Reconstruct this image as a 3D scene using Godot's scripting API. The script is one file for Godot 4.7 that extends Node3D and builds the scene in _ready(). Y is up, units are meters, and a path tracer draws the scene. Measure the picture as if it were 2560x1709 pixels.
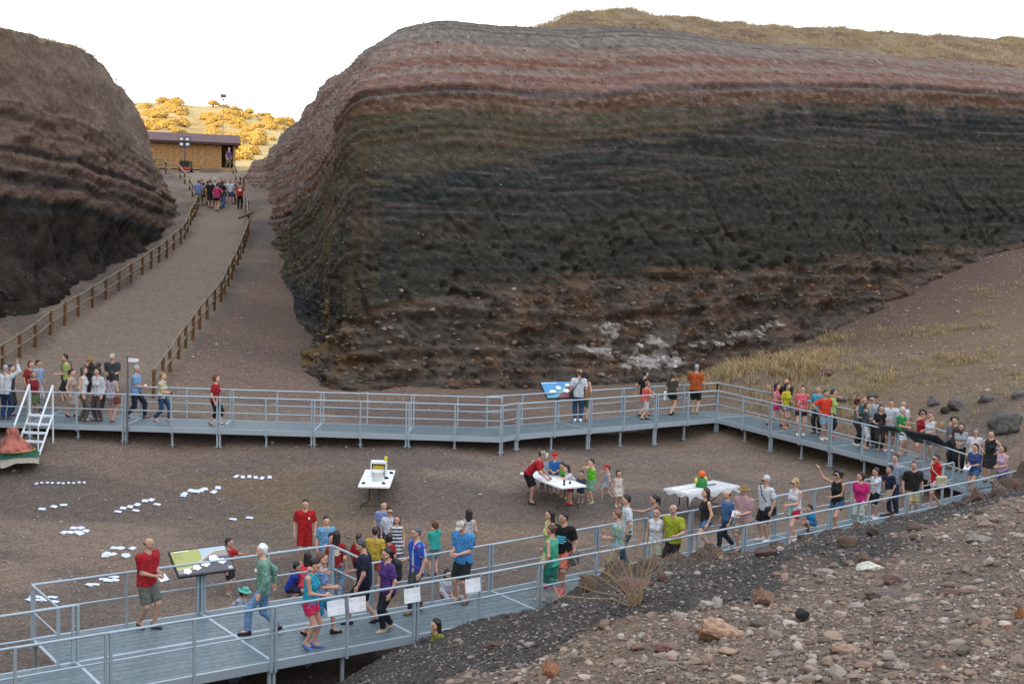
extends Node3D

# ---------- naming and tagging ----------
var taken := {}
func numbered(called: String, parent: Node = null) -> String:
	var key = called + "|" + str(parent.get_instance_id() if parent else 0)
	if not taken.has(key):
		taken[key] = 0
		return called
	taken[key] += 1
	return "%s_%03d" % [called, taken[key]]

func hold(o: Node3D, called: String, parent: Node = null) -> Node3D:
	o.name = numbered(called, parent)
	if parent: parent.add_child(o, true)
	else: add_child(o, true)
	return o

func obj(called: String, mesh: Mesh, material: Material, parent: Node = null) -> MeshInstance3D:
	var o := MeshInstance3D.new()
	o.mesh = mesh
	o.material_override = material
	hold(o, called, parent)
	return o

func thing(called: String, label: String, category: String, at := Vector3.ZERO, yaw := 0.0, group := "") -> Node3D:
	var o := Node3D.new()
	hold(o, called)
	o.position = at
	o.rotation.y = yaw
	return tag(o, label, category, group)

func tag(o, label: String, category := "", group := "", kind := ""):
	if label: o.set_meta("label", label)
	if category: o.set_meta("category", category)
	if group: o.set_meta("group", group)
	if kind: o.set_meta("kind", kind)
	return o

# ---------- materials ----------
var mats := {}
var wrinkle: Texture2D
var pats := {}
var fade_tex: Texture2D
func hexc(h: String) -> Color: return Color.html(h)

func mat(c: Color, rough := 0.8, metal := 0.0) -> StandardMaterial3D:
	var key = "%s/%.2f/%.2f" % [c.to_html(), rough, metal]
	if not mats.has(key):
		var m := StandardMaterial3D.new()
		m.albedo_color = c
		m.roughness = rough
		m.metallic = metal
		mats[key] = m
	return mats[key]

func cloth(c: String, pattern := "") -> StandardMaterial3D:
	var key = "cloth" + c + pattern
	if mats.has(key): return mats[key]
	var m := StandardMaterial3D.new()
	var lin := hexc(c).srgb_to_linear() * 0.72
	lin.a = 1.0
	m.albedo_color = lin.linear_to_srgb()
	m.roughness = 0.9
	m.uv1_triplanar = true
	m.uv1_scale = Vector3.ONE * 2.2
	m.normal_enabled = true
	m.normal_texture = wrinkle
	m.normal_scale = 1.9
	m.albedo_texture = fade_tex
	if pattern and pats.has(pattern):
		m.albedo_texture = pats[pattern]
		if pattern in ["dots", "jersey"]: m.albedo_color = grey(0.86)
		if pattern in ["stripe", "stripe2", "dots", "check"]: m.texture_filter = BaseMaterial3D.TEXTURE_FILTER_LINEAR_WITH_MIPMAPS
		m.normal_enabled = false
	mats[key] = m
	return m

func noise_tex(n: FastNoiseLite, size: int, ramp = null, as_normal := false, bump := 6.0) -> NoiseTexture2D:
	var t := NoiseTexture2D.new()
	t.width = size
	t.height = size
	t.seamless = true
	t.noise = n
	t.as_normal_map = as_normal
	t.bump_strength = bump
	if ramp: t.color_ramp = ramp
	return t

func noise(type: int, freq: float, oct := 3, sd := 1) -> FastNoiseLite:
	var n := FastNoiseLite.new()
	n.noise_type = type
	n.frequency = freq
	n.seed = sd
	n.fractal_octaves = oct
	n.fractal_type = FastNoiseLite.FRACTAL_FBM if oct > 1 else FastNoiseLite.FRACTAL_NONE
	return n

func ramp(cols: Array) -> Gradient:
	var g := Gradient.new()
	var offs := PackedFloat32Array()
	var cs := PackedColorArray()
	for c in cols:
		offs.append(c[0])
		cs.append(c[1])
	g.offsets = offs
	g.colors = cs
	return g

func grey(v: float) -> Color: return Color(v, v, v)

func make_patterns() -> void:
	wrinkle = noise_tex(noise(FastNoiseLite.TYPE_SIMPLEX_SMOOTH, 0.02, 3, 7), 256, null, true, 9.0)
	fade_tex = noise_tex(noise(FastNoiseLite.TYPE_SIMPLEX_SMOOTH, 0.025, 4, 77), 256, ramp([[0.0, grey(0.78)], [0.5, grey(0.94)], [1.0, grey(1.0)]]))
	var rng := RandomNumberGenerator.new()
	rng.seed = 5
	for p in ["stripe", "stripe2", "dots", "check", "floral", "floral2", "jersey", "yoke"]:
		var im := Image.create(64, 64, false, Image.FORMAT_RGB8)
		im.fill(Color.WHITE)
		match p:
			"stripe":
				for k in 8: im.fill_rect(Rect2i(0, k * 8, 64, 3), Color(0.72, 0.78, 0.74))
			"stripe2":
				for k in 5: im.fill_rect(Rect2i(0, k * 13, 64, 6), Color(0.16, 0.18, 0.3))
			"dots":
				im.fill(Color(0.03, 0.03, 0.035))
				for k in 26:
					var q = Vector2i(rng.randi_range(0, 58), rng.randi_range(0, 58))
					im.fill_rect(Rect2i(q.x, q.y, 3, 2), Color(0.85, 0.85, 0.85))
			"check":
				for k in 8:
					im.fill_rect(Rect2i(k * 8, 0, 2, 64), Color(0.75, 0.72, 0.78))
					im.fill_rect(Rect2i(0, k * 8, 64, 2), Color(0.85, 0.8, 0.84))
			"floral":
				for k in 90:
					var s = rng.randi_range(2, 6)
					im.fill_rect(Rect2i(rng.randi_range(0, 62), rng.randi_range(0, 62), s, s), [Color(0.55, 0.6, 0.5), Color(1, 0.75, 0.6), Color(0.5, 0.5, 0.62), Color(0.75, 0.95, 0.7)][k % 4])
			"floral2":
				for k in 60:
					var s2 = rng.randi_range(4, 10)
					im.fill_rect(Rect2i(rng.randi_range(0, 60), rng.randi_range(0, 60), s2, s2), [Color(0.75, 0.95, 0.6), Color(1, 0.85, 0.85), Color(0.55, 0.75, 0.95), Color(0.5, 0.65, 0.7)][k % 4])
			"jersey":
				im.fill(Color(0.12, 0.32, 0.74))
				im.fill_rect(Rect2i(0, 0, 16, 64), Color(0.82, 0.86, 0.92))
				im.fill_rect(Rect2i(0, 44, 36, 7), Color(0.75, 0.1, 0.12))
				im.fill_rect(Rect2i(30, 10, 14, 5), Color(0.8, 0.84, 0.9))
			"yoke":
				pass
		pats[p] = ImageTexture.create_from_image(im)

# ---------- mesh helpers ----------
func st_new() -> SurfaceTool:
	var st := SurfaceTool.new()
	st.begin(Mesh.PRIMITIVE_TRIANGLES)
	st.set_smooth_group(-1)
	return st

func done(st: SurfaceTool) -> ArrayMesh:
	st.generate_normals()
	return st.commit()

func tri(st, a, b, c) -> void:
	st.add_vertex(a); st.add_vertex(b); st.add_vertex(c)

func quad(st, a, b, c, d) -> void:   # a b c d counter-clockwise seen from outside
	tri(st, a, c, b); tri(st, a, d, c)

func bx(st, centre: Vector3, size: Vector3, basis := Basis()) -> void:
	var h = size * 0.5
	var p = []
	for k in 8:
		p.append(centre + basis * Vector3(h.x if k & 1 else -h.x, h.y if k & 2 else -h.y, h.z if k & 4 else -h.z))
	quad(st, p[4], p[5], p[7], p[6]); quad(st, p[1], p[0], p[2], p[3])
	quad(st, p[5], p[1], p[3], p[7]); quad(st, p[0], p[4], p[6], p[2])
	quad(st, p[6], p[7], p[3], p[2]); quad(st, p[0], p[1], p[5], p[4])

func box_mesh(size: Vector3, centre := Vector3.ZERO) -> ArrayMesh:
	var st = st_new()
	bx(st, centre, size)
	return done(st)

func prism(st, top: Array, down: Vector3) -> void:   # top corners counter-clockwise seen from above
	var n = top.size()
	for k in range(1, n - 1):
		tri(st, top[0], top[k + 1], top[k])
		tri(st, top[0] + down, top[k] + down, top[k + 1] + down)
	for k in n:
		var a = top[k]
		var b = top[(k + 1) % n]
		quad(st, a + down, b + down, b, a)

func tube(st, pts: Array, radii: Array, sides := 8, caps := true) -> void:
	var n = pts.size()
	st.set_smooth_group(1)
	var rings = []
	var side = Vector3.ZERO
	for i in n:
		var d = (pts[min(i + 1, n - 1)] - pts[max(i - 1, 0)]).normalized()
		if side == Vector3.ZERO:
			side = d.cross(Vector3.UP if absf(d.y) < 0.9 else Vector3.RIGHT).normalized()
		side = (side - d * side.dot(d)).normalized()
		var up = d.cross(side)
		var ring = []
		for k in sides:
			var an = TAU * k / sides
			ring.append(pts[i] + (side * cos(an) + up * sin(an)) * radii[min(i, radii.size() - 1)])
		rings.append(ring)
	for i in n - 1:
		for k in sides:
			var k2 = (k + 1) % sides
			quad(st, rings[i][k2], rings[i][k], rings[i + 1][k], rings[i + 1][k2])
	st.set_smooth_group(-1)
	if caps:
		for k in range(1, sides - 1):
			tri(st, rings[0][0], rings[0][k + 1], rings[0][k])
			tri(st, rings[n - 1][0], rings[n - 1][k], rings[n - 1][k + 1])

func tube_mesh(pts: Array, radii: Array, sides := 8) -> ArrayMesh:
	var st = st_new()
	tube(st, pts, radii, sides)
	return done(st)

func lathe(st, prof: Array, sides := 18, centre := Vector3.ZERO) -> void:   # profile of Vector2(radius, height), from the bottom up
	st.set_smooth_group(1)
	for i in prof.size() - 1:
		for k in sides:
			var a0 = TAU * k / sides
			var a1 = TAU * (k + 1) / sides
			var q = []
			for e in [[a0, i], [a1, i], [a1, i + 1], [a0, i + 1]]:
				q.append(centre + Vector3(cos(e[0]) * prof[e[1]].x, prof[e[1]].y, -sin(e[0]) * prof[e[1]].x))
			quad(st, q[0], q[1], q[2], q[3])
	st.set_smooth_group(-1)

# a grid of points made into one smooth sheet; p[j * w + i], seen from the side where i runs right and j runs up
func sheet(p: PackedVector3Array, w: int, h: int, cols := PackedColorArray(), flip := false) -> ArrayMesh:
	var nrm := PackedVector3Array()
	nrm.resize(p.size())
	for j in h:
		for i in w:
			var dx = p[j * w + min(i + 1, w - 1)] - p[j * w + max(i - 1, 0)]
			var dy = p[min(j + 1, h - 1) * w + i] - p[max(j - 1, 0) * w + i]
			var n = dx.cross(dy).normalized()
			nrm[j * w + i] = -n if flip else n
	var idx := PackedInt32Array()
	idx.resize((w - 1) * (h - 1) * 6)
	var c = 0
	for j in h - 1:
		for i in w - 1:
			var a = j * w + i
			var q = [a, a + w, a + 1, a + 1, a + w, a + w + 1] if not flip else [a, a + 1, a + w, a + 1, a + w + 1, a + w]
			for e in q:
				idx[c] = e
				c += 1
	var arr = []
	arr.resize(Mesh.ARRAY_MAX)
	arr[Mesh.ARRAY_VERTEX] = p
	arr[Mesh.ARRAY_NORMAL] = nrm
	arr[Mesh.ARRAY_INDEX] = idx
	if cols.size(): arr[Mesh.ARRAY_COLOR] = cols
	var m := ArrayMesh.new()
	m.add_surface_from_arrays(Mesh.PRIMITIVE_TRIANGLES, arr)
	return m

# ---------- smooth bodies: tapered capsules joined by a soft minimum and meshed as surface nets ----------
# bone: [from, to, radius, radius, flat end, depth scale]
func nets(bones: Array, cell: float, k := 60.0, floor_y := -1e9) -> Array:
	var lo = Vector3(1e9, 1e9, 1e9)
	var hi = -lo
	var reach = maxf(0.045, cell * 1.9)
	for b in bones:
		var r = maxf(b[2], b[3]) + cell * 2.0
		lo = lo.min(b[0] - Vector3.ONE * r).min(b[1] - Vector3.ONE * r)
		hi = hi.max(b[0] + Vector3.ONE * r).max(b[1] + Vector3.ONE * r)
	var nx = int((hi.x - lo.x) / cell) + 2
	var ny = int((hi.y - lo.y) / cell) + 2
	var nz = int((hi.z - lo.z) / cell) + 2
	var sxy = nx * ny
	var f := PackedFloat32Array()
	f.resize(sxy * nz)
	for b in bones:
		var a: Vector3 = b[0]
		var ba: Vector3 = b[1] - a
		var ra: float = b[2]
		var dr: float = b[3] - ra
		var flat: bool = b.size() > 4 and b[4]
		var l2: float = maxf(ba.length_squared(), 1e-9)
		var ln: float = sqrt(l2)
		var r: float = maxf(ra, b[3]) + reach
		var b0: Vector3 = a.min(b[1]) - Vector3.ONE * r - lo
		var b1: Vector3 = a.max(b[1]) + Vector3.ONE * r - lo
		var x0: int = max(0, int(b0.x / cell))
		var y0: int = max(0, int(b0.y / cell))
		var z0: int = max(0, int(b0.z / cell))
		var x1: int = min(nx - 1, int(b1.x / cell) + 1)
		var y1: int = min(ny - 1, int(b1.y / cell) + 1)
		var z1: int = min(nz - 1, int(b1.z / cell) + 1)
		var rel: Vector3 = lo - a
		for z in range(z0, z1 + 1):
			for y in range(y0, y1 + 1):
				var at: int = z * sxy + y * nx
				var v := Vector3(rel.x + x0 * cell, rel.y + y * cell, rel.z + z * cell)
				for x in range(x0, x1 + 1):
					var t: float = v.dot(ba) / l2
					var tc: float = clampf(t, 0.0, 1.0)
					var d: float = (v - ba * tc).length() - ra - dr * tc
					if flat and t > 1.0:
						d = maxf((v - ba * t).length() - ra - dr, (t - 1.0) * ln)
					if d < reach:
						f[at + x] += exp(-k * d)
					v.x += cell
	var vid := PackedInt32Array()
	vid.resize(sxy * nz)
	var verts := PackedVector3Array()
	var nrms := PackedVector3Array()
	var off = [0, 1, nx, nx + 1, sxy, sxy + 1, sxy + nx, sxy + nx + 1]
	var cells := PackedInt32Array()
	var d8 := PackedFloat32Array()
	d8.resize(8)
	for z in nz - 1:
		for y in ny - 1:
			var at: int = z * sxy + y * nx
			for x in nx - 1:
				var i: int = at + x
				var c0: bool = f[i] > 1.0
				if c0 == (f[i + 1] > 1.0) and c0 == (f[i + nx] > 1.0) and c0 == (f[i + nx + 1] > 1.0) and c0 == (f[i + sxy] > 1.0) and c0 == (f[i + sxy + 1] > 1.0) and c0 == (f[i + sxy + nx] > 1.0) and c0 == (f[i + sxy + nx + 1] > 1.0):
					continue
				for q in 8: d8[q] = -log(maxf(f[i + off[q]], 0.02)) / k
				var sum := Vector3.ZERO
				var n := 0
				for e in EDGES:
					var da: float = d8[e.x]
					var db: float = d8[e.y]
					if (da < 0.0) != (db < 0.0):
						sum += CORNER[e.x].lerp(CORNER[e.y], da / (da - db))
						n += 1
				var p: Vector3 = lo + (Vector3(x, y, z) + sum / maxf(n, 1)) * cell
				if p.y < floor_y: p.y = floor_y
				vid[i] = verts.size() + 1
				verts.append(p)
				nrms.append(Vector3(d8[1] + d8[3] + d8[5] + d8[7] - d8[0] - d8[2] - d8[4] - d8[6], d8[2] + d8[3] + d8[6] + d8[7] - d8[0] - d8[1] - d8[4] - d8[5], d8[4] + d8[5] + d8[6] + d8[7] - d8[0] - d8[1] - d8[2] - d8[3]).normalized())
				cells.append(i)
	var idx := PackedInt32Array()
	var steps = [[1, nx, sxy], [nx, sxy, 1], [sxy, 1, nx]]
	for i in cells:
		var in0: bool = f[i] > 1.0
		for s in steps:
			if i + s[0] < f.size() and in0 != (f[i + s[0]] > 1.0):
				var q0 = vid[i - s[1] - s[2]] - 1
				var q1 = vid[i - s[2]] - 1
				var q2 = vid[i] - 1
				var q3 = vid[i - s[1]] - 1
				if q0 < 0 or q1 < 0 or q3 < 0: continue
				if in0: idx.append_array([q0, q2, q1, q0, q3, q2])
				else: idx.append_array([q0, q1, q2, q0, q2, q3])
	return [verts, nrms, idx]

const EDGES = [Vector2i(0, 1), Vector2i(2, 3), Vector2i(4, 5), Vector2i(6, 7), Vector2i(0, 2), Vector2i(1, 3), Vector2i(4, 6), Vector2i(5, 7), Vector2i(0, 4), Vector2i(1, 5), Vector2i(2, 6), Vector2i(3, 7)]
const CORNER = [Vector3(0, 0, 0), Vector3(1, 0, 0), Vector3(0, 1, 0), Vector3(1, 1, 0), Vector3(0, 0, 1), Vector3(1, 0, 1), Vector3(0, 1, 1), Vector3(1, 1, 1)]

func arrays_mesh(v: PackedVector3Array, n: PackedVector3Array, idx: PackedInt32Array, col := PackedColorArray()) -> ArrayMesh:
	var m := ArrayMesh.new()
	if idx.is_empty(): return m
	var arr = []
	arr.resize(Mesh.ARRAY_MAX)
	arr[Mesh.ARRAY_VERTEX] = v
	arr[Mesh.ARRAY_NORMAL] = n
	arr[Mesh.ARRAY_INDEX] = idx
	if col.size(): arr[Mesh.ARRAY_COLOR] = col
	m.add_surface_from_arrays(Mesh.PRIMITIVE_TRIANGLES, arr)
	return m

func net_mesh(bones: Array, cell: float, k := 60.0, floor_y := -1e9) -> ArrayMesh:
	var r = nets(bones, cell, k, floor_y)
	return arrays_mesh(r[0], r[1], r[2])

# cloth: the same, with shallow folds that mostly run up and down
func garment(bones: Array, cell: float, k: float, seed_at: float) -> ArrayMesh:
	var r = nets(bones, cell, k)
	var v: PackedVector3Array = r[0]
	var n: PackedVector3Array = r[1]
	var e := 0.02
	for i in v.size():
		var p: Vector3 = v[i]
		var q := Vector3(p.x * 230 + seed_at * 50, p.y * 95, p.z * 230)
		var f: float = n_mid.get_noise_3dv(q)
		var t1 := n[i].cross(Vector3.UP)
		if t1.length() < 0.1: t1 = Vector3.RIGHT
		t1 = t1.normalized()
		var t2 := n[i].cross(t1)
		var qa := p + t1 * e
		var qb := p + t2 * e
		var fa: float = n_mid.get_noise_3d(qa.x * 230 + seed_at * 50, qa.y * 95, qa.z * 230)
		var fb: float = n_mid.get_noise_3d(qb.x * 230 + seed_at * 50, qb.y * 95, qb.z * 230)
		v[i] = p + n[i] * f * 0.012
		n[i] = (n[i] - (t1 * (fa - f) + t2 * (fb - f)) * 0.012 / e * 1.3).normalized()
	return arrays_mesh(v, n, r[2])


# ---------- people ----------
var head_parts: Array      # verts, normals, indices, colours of the shared head (height 0.235, centre at the origin, facing +z)
var hand_parts: Array      # a relaxed left hand: wrist at the origin, fingers towards -y, palm towards -x, thumb towards +z
var hair_meshes := {}
var hat_meshes := {}
var shoe_mesh: ArrayMesh
var skin_mat: StandardMaterial3D
const SKIN = Color(0.5, 0.285, 0.2)

func make_people_stock() -> void:
	skin_mat = StandardMaterial3D.new()
	skin_mat.vertex_color_use_as_albedo = true
	skin_mat.roughness = 0.6
	var hb = [[Vector3(0, 0.032, -0.022), Vector3(0, 0.036, 0.016), 0.078, 0.074], [Vector3(0, -0.02, 0.005), Vector3(0, -0.078, 0.045), 0.062, 0.032],
		[Vector3(-0.04, -0.03, 0.035), Vector3(0.04, -0.03, 0.035), 0.035, 0.035], [Vector3(0, 0.008, 0.082), Vector3(0, -0.028, 0.1), 0.011, 0.016],
		[Vector3(-0.032, 0.026, 0.068), Vector3(0.032, 0.026, 0.068), 0.018, 0.018], [Vector3(-0.018, -0.058, 0.076), Vector3(0.018, -0.058, 0.076), 0.011, 0.011],
		[Vector3(0.074, 0.015, -0.012), Vector3(0.076, -0.022, -0.006), 0.014, 0.01], [Vector3(-0.074, 0.015, -0.012), Vector3(-0.076, -0.022, -0.006), 0.014, 0.01],
		[Vector3(0, -0.05, -0.02), Vector3(0, -0.15, -0.03), 0.05, 0.052]]
	var h = nets(hb, 0.0085, 110.0)
	var hc := PackedColorArray()
	for p in h[0]:
		var c := Color(1, 1, 1)
		if p.z > 0.05:
			var ex: float = absf(p.x) - 0.032
			if ex * ex + (p.y - 0.006) * (p.y - 0.006) < 0.0001: c = Color(0.2, 0.15, 0.14)
			elif absf(ex) < 0.02 and absf(p.y - 0.031) < 0.006: c = Color(0.68, 0.6, 0.56)
			elif absf(p.x) < 0.026 and absf(p.y + 0.058) < 0.009: c = Color(0.82, 0.55, 0.52)
		hc.append(c)
	head_parts = [h[0], h[1], h[2], hc]
	var fb = [[Vector3(0, 0, 0), Vector3(0, -0.05, 0.004), 0.024, 0.028], [Vector3(0, -0.04, 0.022), Vector3(0, -0.085, 0.026), 0.017, 0.014], [Vector3(0, -0.04, -0.018), Vector3(0, -0.082, -0.024), 0.016, 0.013]]
	for k in 4:
		var z: float = 0.03 - k * 0.0195
		var ln: float = [0.07, 0.08, 0.074, 0.056][k]
		var a := Vector3(0, -0.088 + absf(k - 1.2) * 0.003, z)
		var b := a + Vector3(-0.008, -ln * 0.5, 0)
		fb.append([a, b, 0.0088, 0.0085])
		fb.append([b, b + Vector3(-0.02, -ln * 0.45, 0), 0.0085, 0.007])
	fb.append([Vector3(-0.004, -0.025, 0.026), Vector3(-0.012, -0.062, 0.05), 0.012, 0.0105])
	fb.append([Vector3(-0.012, -0.062, 0.05), Vector3(-0.022, -0.092, 0.05), 0.0105, 0.008])
	var hd = nets(fb, 0.0075, 260.0)
	var hcol := PackedColorArray()
	hcol.resize(hd[0].size())
	hcol.fill(Color(1, 1, 1))
	hand_parts = [hd[0], hd[1], hd[2], hcol]
	var rng0 := RandomNumberGenerator.new()
	rng0.seed = 8
	var cap = [[Vector3(0, 0.044, -0.03), Vector3(0, 0.058, 0.0), 0.082, 0.072], [Vector3(0, -0.012, -0.048), Vector3(0, 0.03, -0.04), 0.062, 0.07]]
	for k in 16:
		var th := rng0.randf() * TAU
		var el := rng0.randf_range(0.05, 1.4)
		var dd := Vector3(sin(th) * cos(el), sin(el), cos(th) * cos(el))
		if dd.z > 0.3: continue
		var hq := Vector3(0, 0.045, -0.02) + dd * 0.078
		cap.append([hq, hq + Vector3(dd.x * 0.01, -0.012, dd.z * 0.01 - 0.006), 0.018, 0.012])
	var side = func(y: float, r: float): return [[Vector3(0.066, 0.03, -0.02), Vector3(0.072, y, -0.022), 0.03, r], [Vector3(-0.066, 0.03, -0.02), Vector3(-0.072, y, -0.022), 0.03, r], [Vector3(-0.03, 0.0, -0.066), Vector3(-0.03, y, -0.066), 0.045, r * 1.3], [Vector3(0.03, 0.0, -0.066), Vector3(0.03, y, -0.066), 0.045, r * 1.3]]
	var curls = cap.duplicate()
	var rng := RandomNumberGenerator.new()
	rng.seed = 11
	for k in 34:
		var d := Vector3(rng.randf_range(-1, 1), rng.randf_range(-0.75, 1), rng.randf_range(-1, 0.45)).normalized()
		var q := Vector3(0, 0.03, -0.02) + d * 0.112
		curls.append([q, q + Vector3(0, -0.012, 0), 0.034, 0.028])
	var st = {"short": cap, "curly": curls, "bob": cap + side.call(-0.07, 0.026), "long": cap + side.call(-0.2, 0.024),
		"pony": cap + [[Vector3(0, 0.04, -0.1), Vector3(0, 0.02, -0.135), 0.024, 0.026], [Vector3(0, 0.02, -0.135), Vector3(0, -0.15, -0.125), 0.026, 0.012]],
		"bun": cap + [[Vector3(0, 0.05, -0.115), Vector3(0, 0.055, -0.12), 0.038, 0.036]],
		"fringe": [[Vector3(0.066, 0.01, -0.02), Vector3(0.05, 0.008, -0.062), 0.022, 0.026], [Vector3(-0.066, 0.01, -0.02), Vector3(-0.05, 0.008, -0.062), 0.022, 0.026], [Vector3(-0.05, 0.008, -0.07), Vector3(0.05, 0.008, -0.07), 0.026, 0.026]]}
	for k in st: hair_meshes[k] = net_mesh(st[k], 0.0105, 90.0)
	for k in ["cap", "sun"]:
		var s = st_new()
		lathe(s, [Vector2(0.094, 0.05), Vector2(0.097, 0.075), Vector2(0.09, 0.11), Vector2(0.066, 0.138), Vector2(0.03, 0.15), Vector2(0.0005, 0.152)], 18, Vector3(0, 0, -0.006))
		if k == "sun":
			lathe(s, [Vector2(0.094, 0.055), Vector2(0.14, 0.05), Vector2(0.175, 0.036), Vector2(0.176, 0.042), Vector2(0.14, 0.058), Vector2(0.095, 0.07)], 18, Vector3(0, 0, -0.006))
		else:
			var pts = []
			for a in 9:
				var an = lerpf(-1.15, 1.15, a / 8.0)
				pts.append([Vector3(sin(an) * 0.09, 0.058, cos(an) * 0.09 - 0.004), Vector3(sin(an) * 0.085, 0.042 - cos(an) * 0.004, 0.07 + cos(an) * 0.1)])
			for a in 8:
				prism(s, [pts[a][1], pts[a + 1][1], pts[a + 1][0], pts[a][0]], Vector3(0, -0.006, 0))
		hat_meshes[k] = done(s)
	shoe_mesh = net_mesh([[Vector3(0, 0.036, -0.05), Vector3(0, 0.034, 0.02), 0.042, 0.043], [Vector3(0, 0.03, 0.02), Vector3(0, 0.022, 0.15), 0.045, 0.036], [Vector3(0, 0.06, -0.03), Vector3(0, 0.085, -0.025), 0.042, 0.042]], 0.015, 90.0, 0.0)

func two_bone(a: Vector3, target: Vector3, l1: float, l2: float, hint: Vector3) -> Array:
	var d := target - a
	var ln := clampf(d.length(), absf(l1 - l2) + 0.01, (l1 + l2) * 0.998)
	d = d.normalized()
	var x := (l1 * l1 - l2 * l2 + ln * ln) / (2.0 * ln)
	var hh := sqrt(maxf(l1 * l1 - x * x, 0.0))
	var up := (hint - d * hint.dot(d)).normalized()
	return [a + d * x + up * hh, a + d * ln]

func append_part(v: PackedVector3Array, n: PackedVector3Array, idx: PackedInt32Array, col: PackedColorArray, part: Array, t: Transform3D, tone: Color, mirror := false) -> void:
	var base := v.size()
	var fl := Vector3(-1, 1, 1) if mirror else Vector3.ONE
	for i in part[0].size():
		v.append(t * (part[0][i] * fl))
		n.append((t.basis * (part[1][i] * fl)).normalized())
		col.append(part[3][i] * tone)
	var ix: PackedInt32Array = part[2]
	for i in range(0, ix.size(), 3):
		idx.append(base + ix[i])
		idx.append(base + ix[i + (2 if mirror else 1)])
		idx.append(base + ix[i + (1 if mirror else 2)])

const HAND_AT = {"d": [0.045, -0.3, 0.03], "f": [-0.07, -0.19, 0.16], "f2": [-0.04, -0.27, 0.14], "c": [-0.15, -0.12, 0.12], "h": [0.035, -0.2, 0.03], "u": [0.07, 0.24, 0.1], "u2": [0.2, 0.2, 0.1], "o": [0.0, -0.04, 0.3],
	"o2": [-0.02, -0.26, 0.17], "m": [-0.07, 0.06, 0.12], "r": [0.04, -0.17, 0.2], "s": [0.03, -0.26, 0.14], "b": [0.05, -0.27, -0.12], "w": [0.28, -0.03, 0.05]}

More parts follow.
